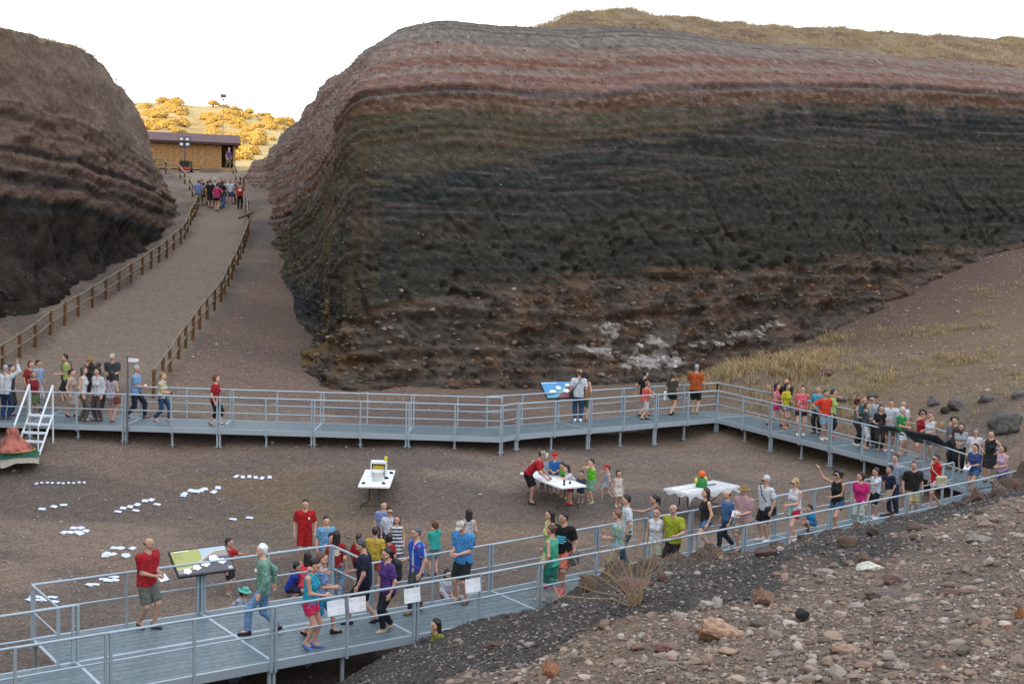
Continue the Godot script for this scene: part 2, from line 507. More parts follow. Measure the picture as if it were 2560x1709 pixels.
func person(label: String, at: Vector3, yaw: float, h: float, spec: String, near: bool) -> Node3D:
	var o := {}
	var kind := "m"
	for w in spec.split(" "):
		var kv = w.split(":")
		if kv.size() == 1: kind = w
		else: o[kv[0]] = kv[1]
	var root := thing("person", label, "person", at, deg_to_rad(yaw))
	var female := kind == "f"
	var g: float = float(o.get("g", "1.0"))
	var lean: float = deg_to_rad(float(o.get("lean", "2")))
	var pose: String = o.get("p", "st")
	var head_h: float = lerpf(0.2, 0.235, clampf((h - 1.0) / 0.7, 0, 1))
	var leg: float = h * 0.47
	var stride := 0.0
	var foot_l := Vector3(0.055 * h, 0.045 * h, -0.01 * h)
	var foot_r := Vector3(-0.055 * h, 0.045 * h, 0.02 * h)
	var pelvis := Vector3(0, h * 0.515, 0)
	var knee_hint := Vector3(0, 0, 1)
	if pose.begins_with("w"):
		stride = float(pose.substr(1))
		foot_l = Vector3(0.045 * h, 0.045 * h, stride * 0.5)
		foot_r = Vector3(-0.045 * h, 0.06 * h, -stride * 0.5)
		pelvis.y = h * 0.045 + sqrt(maxf(leg * leg - stride * stride * 0.25, 0.1)) - 0.003
	elif pose == "crouch":
		pelvis = Vector3(0, h * 0.2, -h * 0.06)
		foot_l = Vector3(0.08 * h, 0.045 * h, 0.05 * h)
		foot_r = Vector3(-0.08 * h, 0.045 * h, -0.02 * h)
		lean = deg_to_rad(float(o.get("lean", "22")))
	elif pose == "sit":
		pelvis = Vector3(0, h * 0.075, 0)
		foot_l = Vector3(0.08 * h, 0.045 * h, 0.3 * h)
		foot_r = Vector3(-0.08 * h, 0.045 * h, 0.33 * h)
		lean = deg_to_rad(12)
	if lean > 0.4 and pose != "crouch": pelvis.z -= 0.06 * h
	var up := Vector3(0, cos(lean), sin(lean))
	var fw := Vector3(0, -sin(lean), cos(lean))
	var sh_y: float = (h - head_h * 1.37) - 0.515 * h
	var sh_w: float = (0.098 if female else 0.112) * h * (0.5 + 0.5 * g) * (0.93 if h < 1.5 else 1.0)
	var shoulder := pelvis + up * sh_y
	var neck := pelvis + up * (sh_y + 0.03 * h)
	var hy: float = deg_to_rad(float(o.get("hy", "0")))
	var hp: float = deg_to_rad(float(o.get("hp", "4"))) + lean * 0.35
	var hb := Basis(Vector3.UP, hy) * Basis(Vector3.RIGHT, hp)
	var head := neck + up * 0.02 * h + hb * Vector3(0, head_h * 0.56, 0.012 * h)
	var hip_w: float = (0.056 if female else 0.05) * h
	var tone: Color = SKIN * [1.0, 0.82, 1.12, 0.92][label.length() % 4]
	tone.a = 1.0
	var bones = []
	var sleeves = []
	var legs_b = []
	var pr: float = (0.064 if female else 0.06) * h * g
	var cr: float = (0.056 if female else 0.064) * h * (0.4 + 0.6 * g)
	var wr: float = (0.05 if female else 0.06) * h * g
	var waist := pelvis + up * sh_y * 0.4
	for s in [1.0, -1.0]:
		var hip := pelvis + Vector3(s * hip_w, -0.01 * h, 0)
		var foot: Vector3 = foot_l if s > 0 else foot_r
		var kn = two_bone(hip, foot, h * 0.243, h * 0.243, Vector3(s * 0.15, 0.05, 1))
		legs_b.append([hip, kn[0], kn[1], s])
		bones.append([hip, kn[0], 0.05 * h * (0.6 + 0.4 * g), 0.034 * h])
		bones.append([kn[0], kn[1], 0.034 * h, 0.021 * h])
		bones.append([kn[1], kn[1] + Vector3(s * 0.01, -0.018 * h, 0.06 * h), 0.021 * h, 0.017 * h])
		var sj: Vector3 = shoulder + Vector3(s * sh_w, -0.012 * h, 0)
		var key: String = o.get("L" if s > 0 else "R", "d")
		if stride > 0.3 and not o.has("L" if s > 0 else "R"): key = "b" if s > 0 else "s"
		var ha = HAND_AT[key]
		var target := sj + Vector3(s * ha[0] * h, ha[1] * h, ha[2] * h)
		var hint := Vector3(s * 0.35, -0.35, -1.0)
		if key == "h": hint = Vector3(s, 0.0, -0.5)
		elif key.begins_with("u"): hint = Vector3(s, -0.6, 0.2)
		var el = two_bone(sj, target, h * 0.172, h * 0.15, hint)
		sleeves.append([sj, el[0], el[1], s])
		var af: float = 0.88 if female or h < 1.5 else 1.0
		bones.append([sj, el[0], 0.03 * h * af, 0.024 * h * af])
		bones.append([el[0], el[1], 0.025 * h * af, 0.0165 * h * af])
		bones.append([neck - Vector3(0, 0.02 * h, 0), sj, 0.03 * h, 0.03 * h * af])
		bones.append([pelvis + Vector3(s * hip_w * 0.8, 0, 0), waist + Vector3(s * 0.036 * h, 0, 0), pr * 0.92, wr * 0.9])
		bones.append([waist + Vector3(s * 0.036 * h, 0, 0), shoulder + Vector3(s * sh_w * 0.5, -0.05 * h, 0), wr * 0.9, cr * 0.9])
		if female and h > 1.45: bones.append([shoulder + Vector3(s * 0.045 * h, -0.1 * h, 0) + fw * 0.045 * h, shoulder + Vector3(s * 0.045 * h, -0.11 * h, 0) + fw * 0.05 * h, 0.036 * h, 0.034 * h])
	bones.append([neck - up * 0.02 * h, head + hb * Vector3(0, -head_h * 0.3, -0.02), 0.034 * h, 0.03 * h])
	var cell := 0.024 if near else 0.03
	var r = nets(bones, cell, 70.0)
	var v: PackedVector3Array = r[0]
	var n: PackedVector3Array = r[1]
	var idx: PackedInt32Array = r[2]
	var col := PackedColorArray()
	col.resize(v.size())
	col.fill(tone)
	var hs: float = head_h / 0.235
	var ht := Transform3D(hb.scaled(Vector3.ONE * hs), head)
	append_part(v, n, idx, col, head_parts, ht, tone)
	for s in sleeves:
		var dn: Vector3 = (s[2] - s[1]).normalized()
		var zf := Vector3(-s[3] * 0.3, 0, 1) if absf(dn.z) < 0.8 else Vector3(0, 1, 0)
		zf = (zf - dn * zf.dot(dn)).normalized()
		var b := Basis((-dn).cross(zf), -dn, zf).scaled(Vector3.ONE * h / 1.8)
		append_part(v, n, idx, col, hand_parts, Transform3D(b, s[2]), tone, s[3] < 0)
	obj("body", arrays_mesh(v, n, idx, col), skin_mat, root)
	# clothes
	var tk = o.get("t", "tee,#808080").split(",")
	var ts = []
	var hem: Vector3 = pelvis - up * 0.03 * h
	var ex: float = 0.014 * h
	for s in [1.0, -1.0]:
		var wv: Vector3 = waist + Vector3(s * 0.036 * h, 0, 0)
		ts.append([shoulder + Vector3(s * sh_w * 0.5, -0.045 * h, 0), wv, cr * 0.9 + ex * 0.8, wr * 0.9 + ex])
		ts.append([wv, hem + Vector3(s * hip_w * 0.8, 0, 0), wr * 0.9 + ex, pr * 0.95 + ex * 1.2, true])
		if female and h > 1.45: ts.append([shoulder + Vector3(s * 0.045 * h, -0.1 * h, 0) + fw * 0.045 * h, shoulder + Vector3(s * 0.045 * h, -0.11 * h, 0) + fw * 0.05 * h, 0.036 * h + ex * 0.7, 0.034 * h + ex * 0.7])
		ts.append([neck + Vector3(s * 0.025 * h, -0.03 * h, 0), shoulder + Vector3(s * sh_w * (0.72 if tk[0] == "tank" else 0.95), -0.014 * h, 0), 0.03 * h + ex * 0.4, 0.032 * h + ex * 0.5])
	for s in sleeves:
		if tk[0] == "tee": ts.append([s[0], s[0].lerp(s[1], 0.74), 0.034 * h + ex * 0.7, 0.031 * h + ex * 0.9, true])
		elif tk[0] == "long":
			ts.append([s[0], s[1], 0.034 * h + ex * 0.7, 0.028 * h + ex * 0.7])
			ts.append([s[1], s[1].lerp(s[2], 0.9), 0.028 * h + ex * 0.7, 0.02 * h + ex * 0.7, true])
	var top := obj("top", garment(ts, cell, 75.0, at.x), cloth(tk[1], tk[2] if tk.size() > 2 else ""), root)
	var bk = o.get("b", "trousers,#404040").split(",")
	var bs = []
	for l in legs_b:
		var hp0: Vector3 = l[0] + Vector3(0, 0.02 * h, 0)
		var tr: float = 0.05 * h * (0.6 + 0.4 * g) + ex * 0.8
		match bk[0]:
			"trousers", "capri":
				bs.append([hp0, l[1], tr, 0.036 * h + ex * 0.7])
				bs.append([l[1], l[1].lerp(l[2], 0.97 if bk[0] == "trousers" else 0.45), 0.036 * h + ex * 0.7, (0.026 if bk[0] == "trousers" else 0.03) * h + ex * 0.8, true])
			"shorts": bs.append([hp0, l[0].lerp(l[1], 0.88), tr, 0.043 * h + ex * 1.1, true])
			"mini": bs.append([hp0, l[0].lerp(l[1], 0.46), tr, 0.049 * h + ex, true])
			"skirt":
				bs.append([hp0, l[0].lerp(l[1], 0.5) * Vector3(0.8, 1, 0.8), tr * 1.1, tr * 1.25])
				bs.append([l[0].lerp(l[1], 0.5) * Vector3(0.8, 1, 0.8), l[0].lerp(l[1], 1.0) * Vector3(0.75, 1, 0.7), tr * 1.25, tr * 1.4, true])
		bs.append([waist.lerp(pelvis, 0.5) + Vector3(l[3] * 0.03 * h, 0, 0), pelvis + Vector3(l[3] * hip_w * 0.8, -0.015 * h, 0), wr * 0.9 + ex * 0.4, pr * 0.92 + ex * 0.6])
	obj("skirt" if bk[0] == "skirt" else "trousers" if bk[0] in ["trousers", "capri"] else "shorts", garment(bs, cell, 80.0, at.z), cloth(bk[1], bk[2] if bk.size() > 2 else ""), root)
	# shoes, hair, hat and small things
	for l in legs_b:
		var sh := obj("shoe", shoe_mesh, mat(hexc(o.get("s", "#333333")), 0.7), root)
		var lift: float = l[2].y - 0.045 * h
		sh.transform = Transform3D(Basis(Vector3.UP, l[3] * 0.16) * Basis(Vector3.RIGHT, 0.35 if lift > 0.01 else 0.0) * Basis().scaled(Vector3.ONE * h / 1.78), Vector3(l[2].x, lift, l[2].z + 0.01))
	var hk = o.get("h", "short,#221a16").split(",")
	var hair := obj("hair", hair_meshes[hk[0]], hair_mat(hk[1]), root)
	hair.transform = ht * Transform3D(Basis().scaled(Vector3.ONE * 1.02), Vector3(0, 0.003, -0.004))
	if o.has("c"):
		var ck = o.c.split(",")
		var hat := obj("hat", hat_meshes[ck[0]], cloth(ck[1]), root)
		hat.transform = ht
	var x: String = o.get("x", "")
	if x == "glasses":
		var s = st_new()
		for e in [-1, 1]: bx(s, Vector3(e * 0.033, 0.008, 0.098), Vector3(0.05, 0.034, 0.012))
		bx(s, Vector3(0, 0.016, 0.1), Vector3(0.03, 0.008, 0.008))
		for e in [-1, 1]: bx(s, Vector3(e * 0.079, 0.014, 0.045), Vector3(0.006, 0.01, 0.11))
		var gl := obj("sunglasses", done(s), mat(Color(0.03, 0.025, 0.03), 0.25), root)
		gl.transform = ht
	elif x.begins_with("front"):
		var fk = x.split(",")
		var s = st_new()
		var bb := Basis(Vector3.RIGHT, up, fw)
		var big: bool = fk.size() > 2
		var o0: Vector3 = shoulder - up * (0.1 if big else 0.075) * h + fw * (cr * 0.9 + ex + 0.012) + Vector3(0.0 if big else 0.06 * h, 0, 0)
		if big:
			for k in 4: bx(s, o0 - up * k * 0.026 * h, Vector3([0.13, 0.1, 0.14, 0.08][k] * h, 0.014 * h, 0.02), bb)
		else: bx(s, o0, Vector3(0.025, 0.03, 0.03) * h, bb)
		obj("shirt_print", done(s), mat(hexc(fk[1])), root)
	elif x == "print":
		var s = st_new()
		var back := -fw
		var o0: Vector3 = shoulder - up * 0.09 * h + back * (cr * 0.9 + ex * 0.8 + 0.005)
		var bb := Basis(-Vector3.RIGHT, up, back)
		for k in 4: bx(s, o0 + up * (0.05 - k * 0.04) * h * 0.62, Vector3([0.15, 0.12, 0.16, 0.1][k] * h, 0.017 * h, 0.012), bb)
		obj("back_print", done(s), mat(Color(0.86, 0.84, 0.78)), root)
	root.set_meta("hand_l", sleeves[0][2]); root.set_meta("hand_r", sleeves[1][2])
	root.set_meta("back", shoulder - fw * cr); root.set_meta("hip", pelvis)
	return root

func hair_mat(c: String) -> StandardMaterial3D:
	var key = "hair" + c
	if not mats.has(key):
		var m := StandardMaterial3D.new()
		m.albedo_color = hexc(c)
		m.roughness = 0.55
		m.uv1_triplanar = true
		m.uv1_scale = Vector3(9, 2.5, 9)
		m.normal_enabled = true
		m.normal_texture = wrinkle
		m.normal_scale = 1.5
		mats[key] = m
	return mats[key]


# ---------- the land: thin-plate sheets through surveyed spot heights, in metres (x, distance ahead, height) ----------
class Plate:
	var p: Array
	var w: PackedFloat64Array
	var lo: Vector2
	var step: float
	var nx: int
	var ny: int
	var g: PackedFloat32Array
	func _init(pts: Array, lam: float, a: Vector2, b: Vector2, cell: float) -> void:
		p = pts
		var n = pts.size()
		var m = n + 3
		var rows = []
		for i in n:
			var row := PackedFloat64Array()
			for j in n:
				var r2: float = (pts[i].x - pts[j].x) ** 2 + (pts[i].y - pts[j].y) ** 2
				row.append(r2 * log(r2) if r2 > 1e-9 else lam)
			row.append_array([1.0, pts[i].x, pts[i].y, pts[i].z])
			rows.append(row)
		for e in 3:
			var row := PackedFloat64Array()
			for j in n: row.append(1.0 if e == 0 else pts[j].x if e == 1 else pts[j].y)
			row.append_array([0.0, 0.0, 0.0, 0.0])
			rows.append(row)
		for c in m:
			var best = c
			for r in range(c + 1, m):
				if absf(rows[r][c]) > absf(rows[best][c]): best = r
			var t = rows[c]
			rows[c] = rows[best]
			rows[best] = t
			var rc: PackedFloat64Array = rows[c]
			for r in range(c + 1, m):
				var rr: PackedFloat64Array = rows[r]
				var f: float = rr[c] / rc[c]
				if f != 0.0:
					for k in range(c, m + 1): rr[k] -= f * rc[k]
					rows[r] = rr
		w.resize(m)
		for c in range(m - 1, -1, -1):
			var s: float = rows[c][m]
			for k in range(c + 1, m): s -= rows[c][k] * w[k]
			w[c] = s / rows[c][c]
		lo = a
		step = cell
		nx = int((b.x - a.x) / cell) + 2
		ny = int((b.y - a.y) / cell) + 2
		g.resize(nx * ny)
		for j in ny:
			for i in nx: g[j * nx + i] = exact(a.x + i * cell, a.y + j * cell)
	func exact(x: float, d: float) -> float:
		var n = p.size()
		var s: float = w[n] + w[n + 1] * x + w[n + 2] * d
		for i in n:
			var q: Vector3 = p[i]
			var r2: float = (q.x - x) * (q.x - x) + (q.y - d) * (q.y - d)
			if r2 > 1e-9: s += w[i] * r2 * log(r2)
		return s
	func at(x: float, d: float) -> float:
		var u: float = clampf((x - lo.x) / step, 0.0, nx - 1.001)
		var v: float = clampf((d - lo.y) / step, 0.0, ny - 1.001)
		var i := int(u)
		var j := int(v)
		u -= i
		v -= j
		var k := j * nx + i
		return lerpf(lerpf(g[k], g[k + 1], u), lerpf(g[k + nx], g[k + nx + 1], u), v)

const OFF := 9.2
var land: Plate
var rubble: Plate
var n_fine: FastNoiseLite
var n_mid: FastNoiseLite
var n_big: FastNoiseLite
var n_cell: FastNoiseLite

func W(x: float, d: float, y: float) -> Vector3: return Vector3(x, y + OFF, -d)
func ground(x: float, d: float) -> float:
	return land.at(x, d) + n_mid.get_noise_2d(x * 6.0, d * 6.0) * 0.05 + n_big.get_noise_2d(x * 3, d * 3) * 0.06
const NP := Vector3(-4.32, 0, 23.38)      # start of the near walkway's outer edge (x, -, distance)
const ND := Vector3(0.81208, 0, 0.58354)  # its direction
const NB := Vector3(-0.58354, 0, 0.81208) # towards the pit
func crest(x: float) -> float:
	return curve(x, [[-5.0, 22.0], [-2.3, 20.4], [-0.3, 17.2], [0.4, 16.2], [1.2, 16.5], [1.8, 16.7], [2.7, 17.2], [3.7, 18.3], [4.4, 18.9], [5.3, 20.0], [6.3, 21.2], [7.7, 22.6], [8.7, 23.6], [10.0, 25.2], [15.0, 31.0]])
func curve(x: float, pts: Array) -> float:
	if x <= pts[0][0]: return pts[0][1]
	for i in pts.size() - 1:
		if x < pts[i + 1][0]:
			return lerpf(pts[i][1], pts[i + 1][1], (x - pts[i][0]) / (pts[i + 1][0] - pts[i][0]))
	return pts[-1][1]
func bank(x: float, d: float) -> float:
	var q := Vector3(x, 0, d) - NP
	var w := q.dot(NB)
	var n := q.dot(ND) / 1.55
	var y: float = rubble.at(x, d)
	y += n_mid.get_noise_2d(x * 9.0, d * 9.0) * 0.07 + n_mid.get_noise_2d(x * 30.0 + 50, d * 30.0) * 0.03
	var ridge: float = exp(-pow((w + 0.85) / 0.6, 2)) * smoothstep(4.2, 5.4, n)
	y += ridge * (-0.06 + n_big.get_noise_2d(x * 22.0, d * 22.0) * 0.3 + n_mid.get_noise_2d(x * 20.0, d * 20.0) * 0.16)
	return lerpf(y, minf(y, -9.4), smoothstep(-0.32, 0.12, w + n_mid.get_noise_2d(x * 12, d * 12) * 0.12))

func land_mesh(fn: Callable, a: Vector2, b: Vector2, nx: int, ny: int, paint: Callable) -> ArrayMesh:
	var p := PackedVector3Array()
	var c := PackedColorArray()
	p.resize(nx * ny)
	c.resize(nx * ny)
	for j in ny:
		for i in nx:
			var x := lerpf(a.x, b.x, i / float(nx - 1))
			var d := lerpf(a.y, b.y, j / float(ny - 1))
			p[j * nx + i] = W(x, d, fn.call(x, d))
			c[j * nx + i] = paint.call(x, d)
	return sheet(p, nx, ny, c)

var grit_mats := {}
func grit(called: String, scale: float, bump: float, lo := 0.5, sharp := 1.0) -> StandardMaterial3D:
	if grit_mats.has(called): return grit_mats[called]
	var m := StandardMaterial3D.new()
	m.vertex_color_use_as_albedo = true
	m.roughness = 0.95
	m.metallic_specular = 0.2
	m.uv1_triplanar = true
	m.uv1_world_triplanar = true
	m.uv1_scale = Vector3.ONE * scale
	m.uv1_triplanar_sharpness = 3.0
	var nz := noise(FastNoiseLite.TYPE_CELLULAR, 0.035, 3, 21)
	nz.cellular_return_type = FastNoiseLite.RETURN_CELL_VALUE
	nz.fractal_gain = 0.6
	m.albedo_texture = noise_tex(nz, 1024, ramp([[0.0, grey(lo)], [0.35, grey(lo + (1 - lo) * 0.3)], [0.6, grey(lo + (1 - lo) * 0.55)], [0.82, grey(0.9)], [1.0, Color(1, 0.98, 0.95)]]))
	var hz := noise(FastNoiseLite.TYPE_SIMPLEX, 0.05, 5, 33)
	m.heightmap_enabled = true
	m.heightmap_scale = bump
	m.heightmap_texture = noise_tex(hz, 512)
	grit_mats[called] = m
	return m

func rock_mesh(sd: int, fine: bool, flat := 1.0) -> ArrayMesh:
	var s := SphereMesh.new()
	s.radial_segments = 34 if fine else 9
	s.rings = 18 if fine else 5
	s.radius = 0.5
	s.height = 1.0
	var arr = s.get_mesh_arrays()
	var v: PackedVector3Array = arr[Mesh.ARRAY_VERTEX]
	var nz := noise(FastNoiseLite.TYPE_SIMPLEX, 1.0, 1, sd)
	var rng := RandomNumberGenerator.new()
	rng.seed = sd
	var planes = []
	for k in 13: planes.append([Vector3(rng.randf_range(-1, 1), rng.randf_range(-1, 1), rng.randf_range(-1, 1)).normalized(), rng.randf_range(0.26, 0.42)])
	for i in v.size():
		var p := v[i]
		for pl in planes:
			var e: float = p.dot(pl[0]) - pl[1]
			if e > 0.0: p -= pl[0] * e * 0.97
		p *= 1.0 + nz.get_noise_3dv(p * 2.3) * 0.1
		if fine: p *= 1.0 + nz.get_noise_3dv(p * 6.0) * 0.07 + nz.get_noise_3dv(p * 16.0) * 0.03
		p.y *= flat
		v[i] = p
	var st = st_new()
	st.set_smooth_group(1 if fine else -1)
	var ix: PackedInt32Array = arr[Mesh.ARRAY_INDEX]
	for i in ix: st.add_vertex(v[i])
	st.index()
	st.generate_normals()
	return st.commit()

var rocks = []
var boulders = []
func make_rocks() -> void:
	for k in 4: rocks.append(rock_mesh(40 + k, false))
	for k in 5: boulders.append(rock_mesh(60 + k, true))

func scatter(called: String, label: String, meshes: Array, places: Array, cols: Array, material: Material, cat := "stones") -> void:
	# places: transforms; shared out among the meshes, all in one holder
	for k in meshes.size():
		var mm := MultiMesh.new()
		mm.transform_format = MultiMesh.TRANSFORM_3D
		mm.use_colors = true
		mm.mesh = meshes[k]
		var mine = range(k, places.size(), meshes.size())
		mm.instance_count = mine.size()
		for i in mine.size():
			mm.set_instance_transform(i, places[mine[i]])
			mm.set_instance_color(i, cols[mine[i]])
		var o := MultiMeshInstance3D.new()
		o.multimesh = mm
		o.material_override = material
		hold(o, called)
		tag(o, label, cat, called.replace("_", " "), "stuff")

var rock_mat: StandardMaterial3D
func boulder(label: String, at: Vector3, size: Vector3, c: Color, yaw: float, k := 0, group := "", tilt := 0.0) -> void:
	var key = "rock" + c.to_html()
	if not mats.has(key):
		var m := StandardMaterial3D.new()
		m.albedo_color = c
		m.roughness = 0.95
		m.uv1_triplanar = true
		m.uv1_scale = Vector3.ONE * 1.4
		m.albedo_texture = stone_tex
		m.heightmap_enabled = true
		m.heightmap_scale = 1.5
		m.heightmap_texture = stone_bump
		mats[key] = m
	var o := obj("boulder", boulders[k % boulders.size()], mats[key])
	o.transform = Transform3D(Basis(Vector3.UP, yaw) * Basis(Vector3.FORWARD, tilt) * Basis().scaled(size), at)
	tag(o, label, "rock", group)
var stone_tex: NoiseTexture2D
var stone_bump: NoiseTexture2D

func mixc(a: Color, b: Color, t: float) -> Color: return a.lerp(b, clampf(t, 0.0, 1.0))

func path_edge(d: float) -> Vector2:   # x of the left and right fence at a distance
	return Vector2(curve(d, [[46, -19.3], [56, -19.2], [64.5, -18.7], [73, -18.9], [80, -20.0], [84, -20.8], [92, -23.4], [98, -25.6], [106, -28.0]]),
		curve(d, [[45.7, -12.9], [54.5, -13.5], [60, -13.7], [70, -14.9], [75, -15.6], [84, -17.6], [90, -19.3], [98, -21.2]]))

func paint_ground(x: float, d: float) -> Color:
	var c := Color(0.265, 0.192, 0.145)
	var a := n_mid.get_noise_2d(x * 2.2, d * 3.4)
	var b := n_big.get_noise_2d(x * 2.0, d * 5.0)
	c = mixc(c, Color(0.185, 0.15, 0.128), 0.42 + a * 0.8 + b * 0.6)
	c = mixc(c, Color(0.28, 0.21, 0.165), n_fine.get_noise_2d(x * 40, d * 40) * 0.6)
	c = mixc(c, Color(0.155, 0.128, 0.115), smoothstep(0.02, 0.3, n_big.get_noise_2d(x * 1.1 + 40, d * 2.6)) * 0.7)
	c = mixc(c, Color(0.31, 0.235, 0.185), smoothstep(0.12, 0.34, n_mid.get_noise_2d(x * 1.0, d * 3.6 + 80)) * 0.6)
	# an ochre stain on the pit floor and darker wet-looking cinder patches
	var oc := exp(-(pow((x + 6.8) / 3.2, 2) + pow((d - 37.6) / 1.6, 2))) + 0.7 * exp(-(pow((x + 2.0) / 2.4, 2) + pow((d - 35.5) / 1.2, 2)))
	c = mixc(c, Color(0.25, 0.17, 0.085), oc * (0.6 + a))
	var e := path_edge(clampf(d, 46, 106))
	if d > 44.5 and d < 112:
		var t := smoothstep(-0.5, 0.4, minf(x - e.x, e.y - x) + a * 0.8) * smoothstep(44.5, 48, d)
		c = mixc(c, Color(0.325, 0.25, 0.192), t * 0.9)
	if d > 46 and x > -13: # slope right of the path: redder
		c = mixc(c, Color(0.25, 0.16, 0.125), smoothstep(46, 50, d) * 0.5 * (1.0 - smoothstep(0.0, 6.0, x)))
	if x > 7 and d > 44: # talus on the right
		var t2 := smoothstep(7, 12, x) * smoothstep(43, 48, d)
		c = mixc(c, mixc(Color(0.24, 0.165, 0.115), Color(0.25, 0.19, 0.12), 0.5 + a), t2)
		c = mixc(c, Color(0.21, 0.14, 0.11), t2 * smoothstep(56, 68, d))
	if d > 112: c = mixc(c, Color(0.5, 0.4, 0.22), smoothstep(113, 118, d))
	return c

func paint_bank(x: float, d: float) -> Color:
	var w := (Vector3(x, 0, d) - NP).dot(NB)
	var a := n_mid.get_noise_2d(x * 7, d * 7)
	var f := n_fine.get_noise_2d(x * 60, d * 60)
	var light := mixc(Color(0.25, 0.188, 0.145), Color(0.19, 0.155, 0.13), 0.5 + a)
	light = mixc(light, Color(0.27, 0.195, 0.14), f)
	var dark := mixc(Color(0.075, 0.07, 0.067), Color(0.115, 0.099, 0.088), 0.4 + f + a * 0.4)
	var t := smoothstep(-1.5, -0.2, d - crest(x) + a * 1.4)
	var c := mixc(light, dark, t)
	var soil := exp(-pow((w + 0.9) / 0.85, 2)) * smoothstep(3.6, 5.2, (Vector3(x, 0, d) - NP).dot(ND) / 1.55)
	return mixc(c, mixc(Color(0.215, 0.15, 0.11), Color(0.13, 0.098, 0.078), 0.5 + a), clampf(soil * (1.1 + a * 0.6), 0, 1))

# ---------- the quarry faces ----------
func spline(pts: Array, t: float) -> Vector3:
	var n = pts.size() - 1
	var i = clampi(int(t), 0, n - 1)
	var u = t - i
	return pts[i].cubic_interpolate(pts[i + 1], pts[max(i - 1, 0)], pts[min(i + 2, n)], u)

# rows: [x, distance, top height, setback, contact height, olive foot height, rock band height]
func cliff(rows: Array, step: float, nv: int, paint: Callable, relief: Callable, y_lo: float) -> Array:
	var base = []
	var tops = []
	for r in rows:
		base.append(Vector3(r[0], 0, r[1]))
		tops.append(Vector3(r[7], 0, r[8]))
	var us = []
	for i in rows.size() - 1:
		var ln: float = base[i].distance_to(base[i + 1])
		var n = max(1, int(ln / step))
		for k in n: us.append(i + k / float(n))
	us.append(rows.size() - 1.0)
	var w = us.size()
	var p := PackedVector3Array()
	var c := PackedColorArray()
	p.resize(w * (nv + 8))
	c.resize(w * (nv + 8))
	var edge = []
	var arcs = [0.0]
	for i in range(1, w): arcs.append(arcs[-1] + spline(base, us[i]).distance_to(spline(base, us[i - 1])))
	var ref: int = us.find(8.0) if rows.size() > 10 else 0
	var shift: float = spline(base, us[ref]).dot(Vector3(0.81, 0, 0.585)) - arcs[ref]
	for i in w:
		var t: float = us[i]
		var k = clampi(int(t), 0, rows.size() - 2)
		var q = []
		var ft = t - k
		ft = ft * ft * (3 - 2 * ft) * 0.5 + ft * 0.5
		for e in 7: q.append(lerpf(rows[k][e], rows[k + 1][e], ft))
		var b := spline(base, t)
		var tg := (spline(base, minf(t + 0.06, rows.size() - 1.0)) - spline(base, maxf(t - 0.06, 0.0))).normalized()
		var tp := spline(tops, t)
		var nrm := Vector3(tg.z, 0, -tg.x)   # towards the pit, in (x, -, distance)
		var arc: float = arcs[i] + shift
		var yg: float = land.at(b.x, b.z)
		var foot_out: float = lerpf(0.25, 0.8, smoothstep(15.0, 22.0, arc)) if rows.size() > 10 else 0.3
		for j in nv + 8:
			var v: float = minf(j / float(nv - 1), 1.0)
			var y: float = lerpf(y_lo, q[2], v)
			var hh: float = (y - q[4]) / maxf(q[2] - q[4], 0.5)   # 0 at the contact, 1 at the top
			var set_back: float = q[3] * clampf((y - y_lo) / maxf(q[4] - y_lo, 0.5), 0, 1) if hh < 0 else q[3] + (0.9 - q[3]) * (hh * 0.8 + 0.2 * hh * hh)
			set_back += 0.1 * pow(clampf((hh - 0.75) / 0.25, 0, 1), 2)
			var over := float(max(0, j - nv + 1))
			set_back += over * 0.05
			y -= over * over * 0.012
			var rel: float = relief.call(arc, y, q)
			var foot := y - yg
			if foot < 2.5: rel += foot_out * exp(-maxf(foot, 0.0) / 0.6) + 0.25 * n_mid.get_noise_2d(arc * 9, y * 6) * exp(-maxf(foot, 0.0) / 0.8)
			var o := b.lerp(tp, set_back) + nrm * rel
			p[j * w + i] = W(o.x, o.z, y + (rel * 0.25 if over == 0 else 0.0))
			c[j * w + i] = paint.call(arc, y, q, over)
		edge.append([tp, q[2], nrm])
	return [sheet(p, w, nv + 8, c), edge]

func strat(y: float, f: float, sd: float) -> float: return n_fine.get_noise_2d(sd * 100.0, y * f)

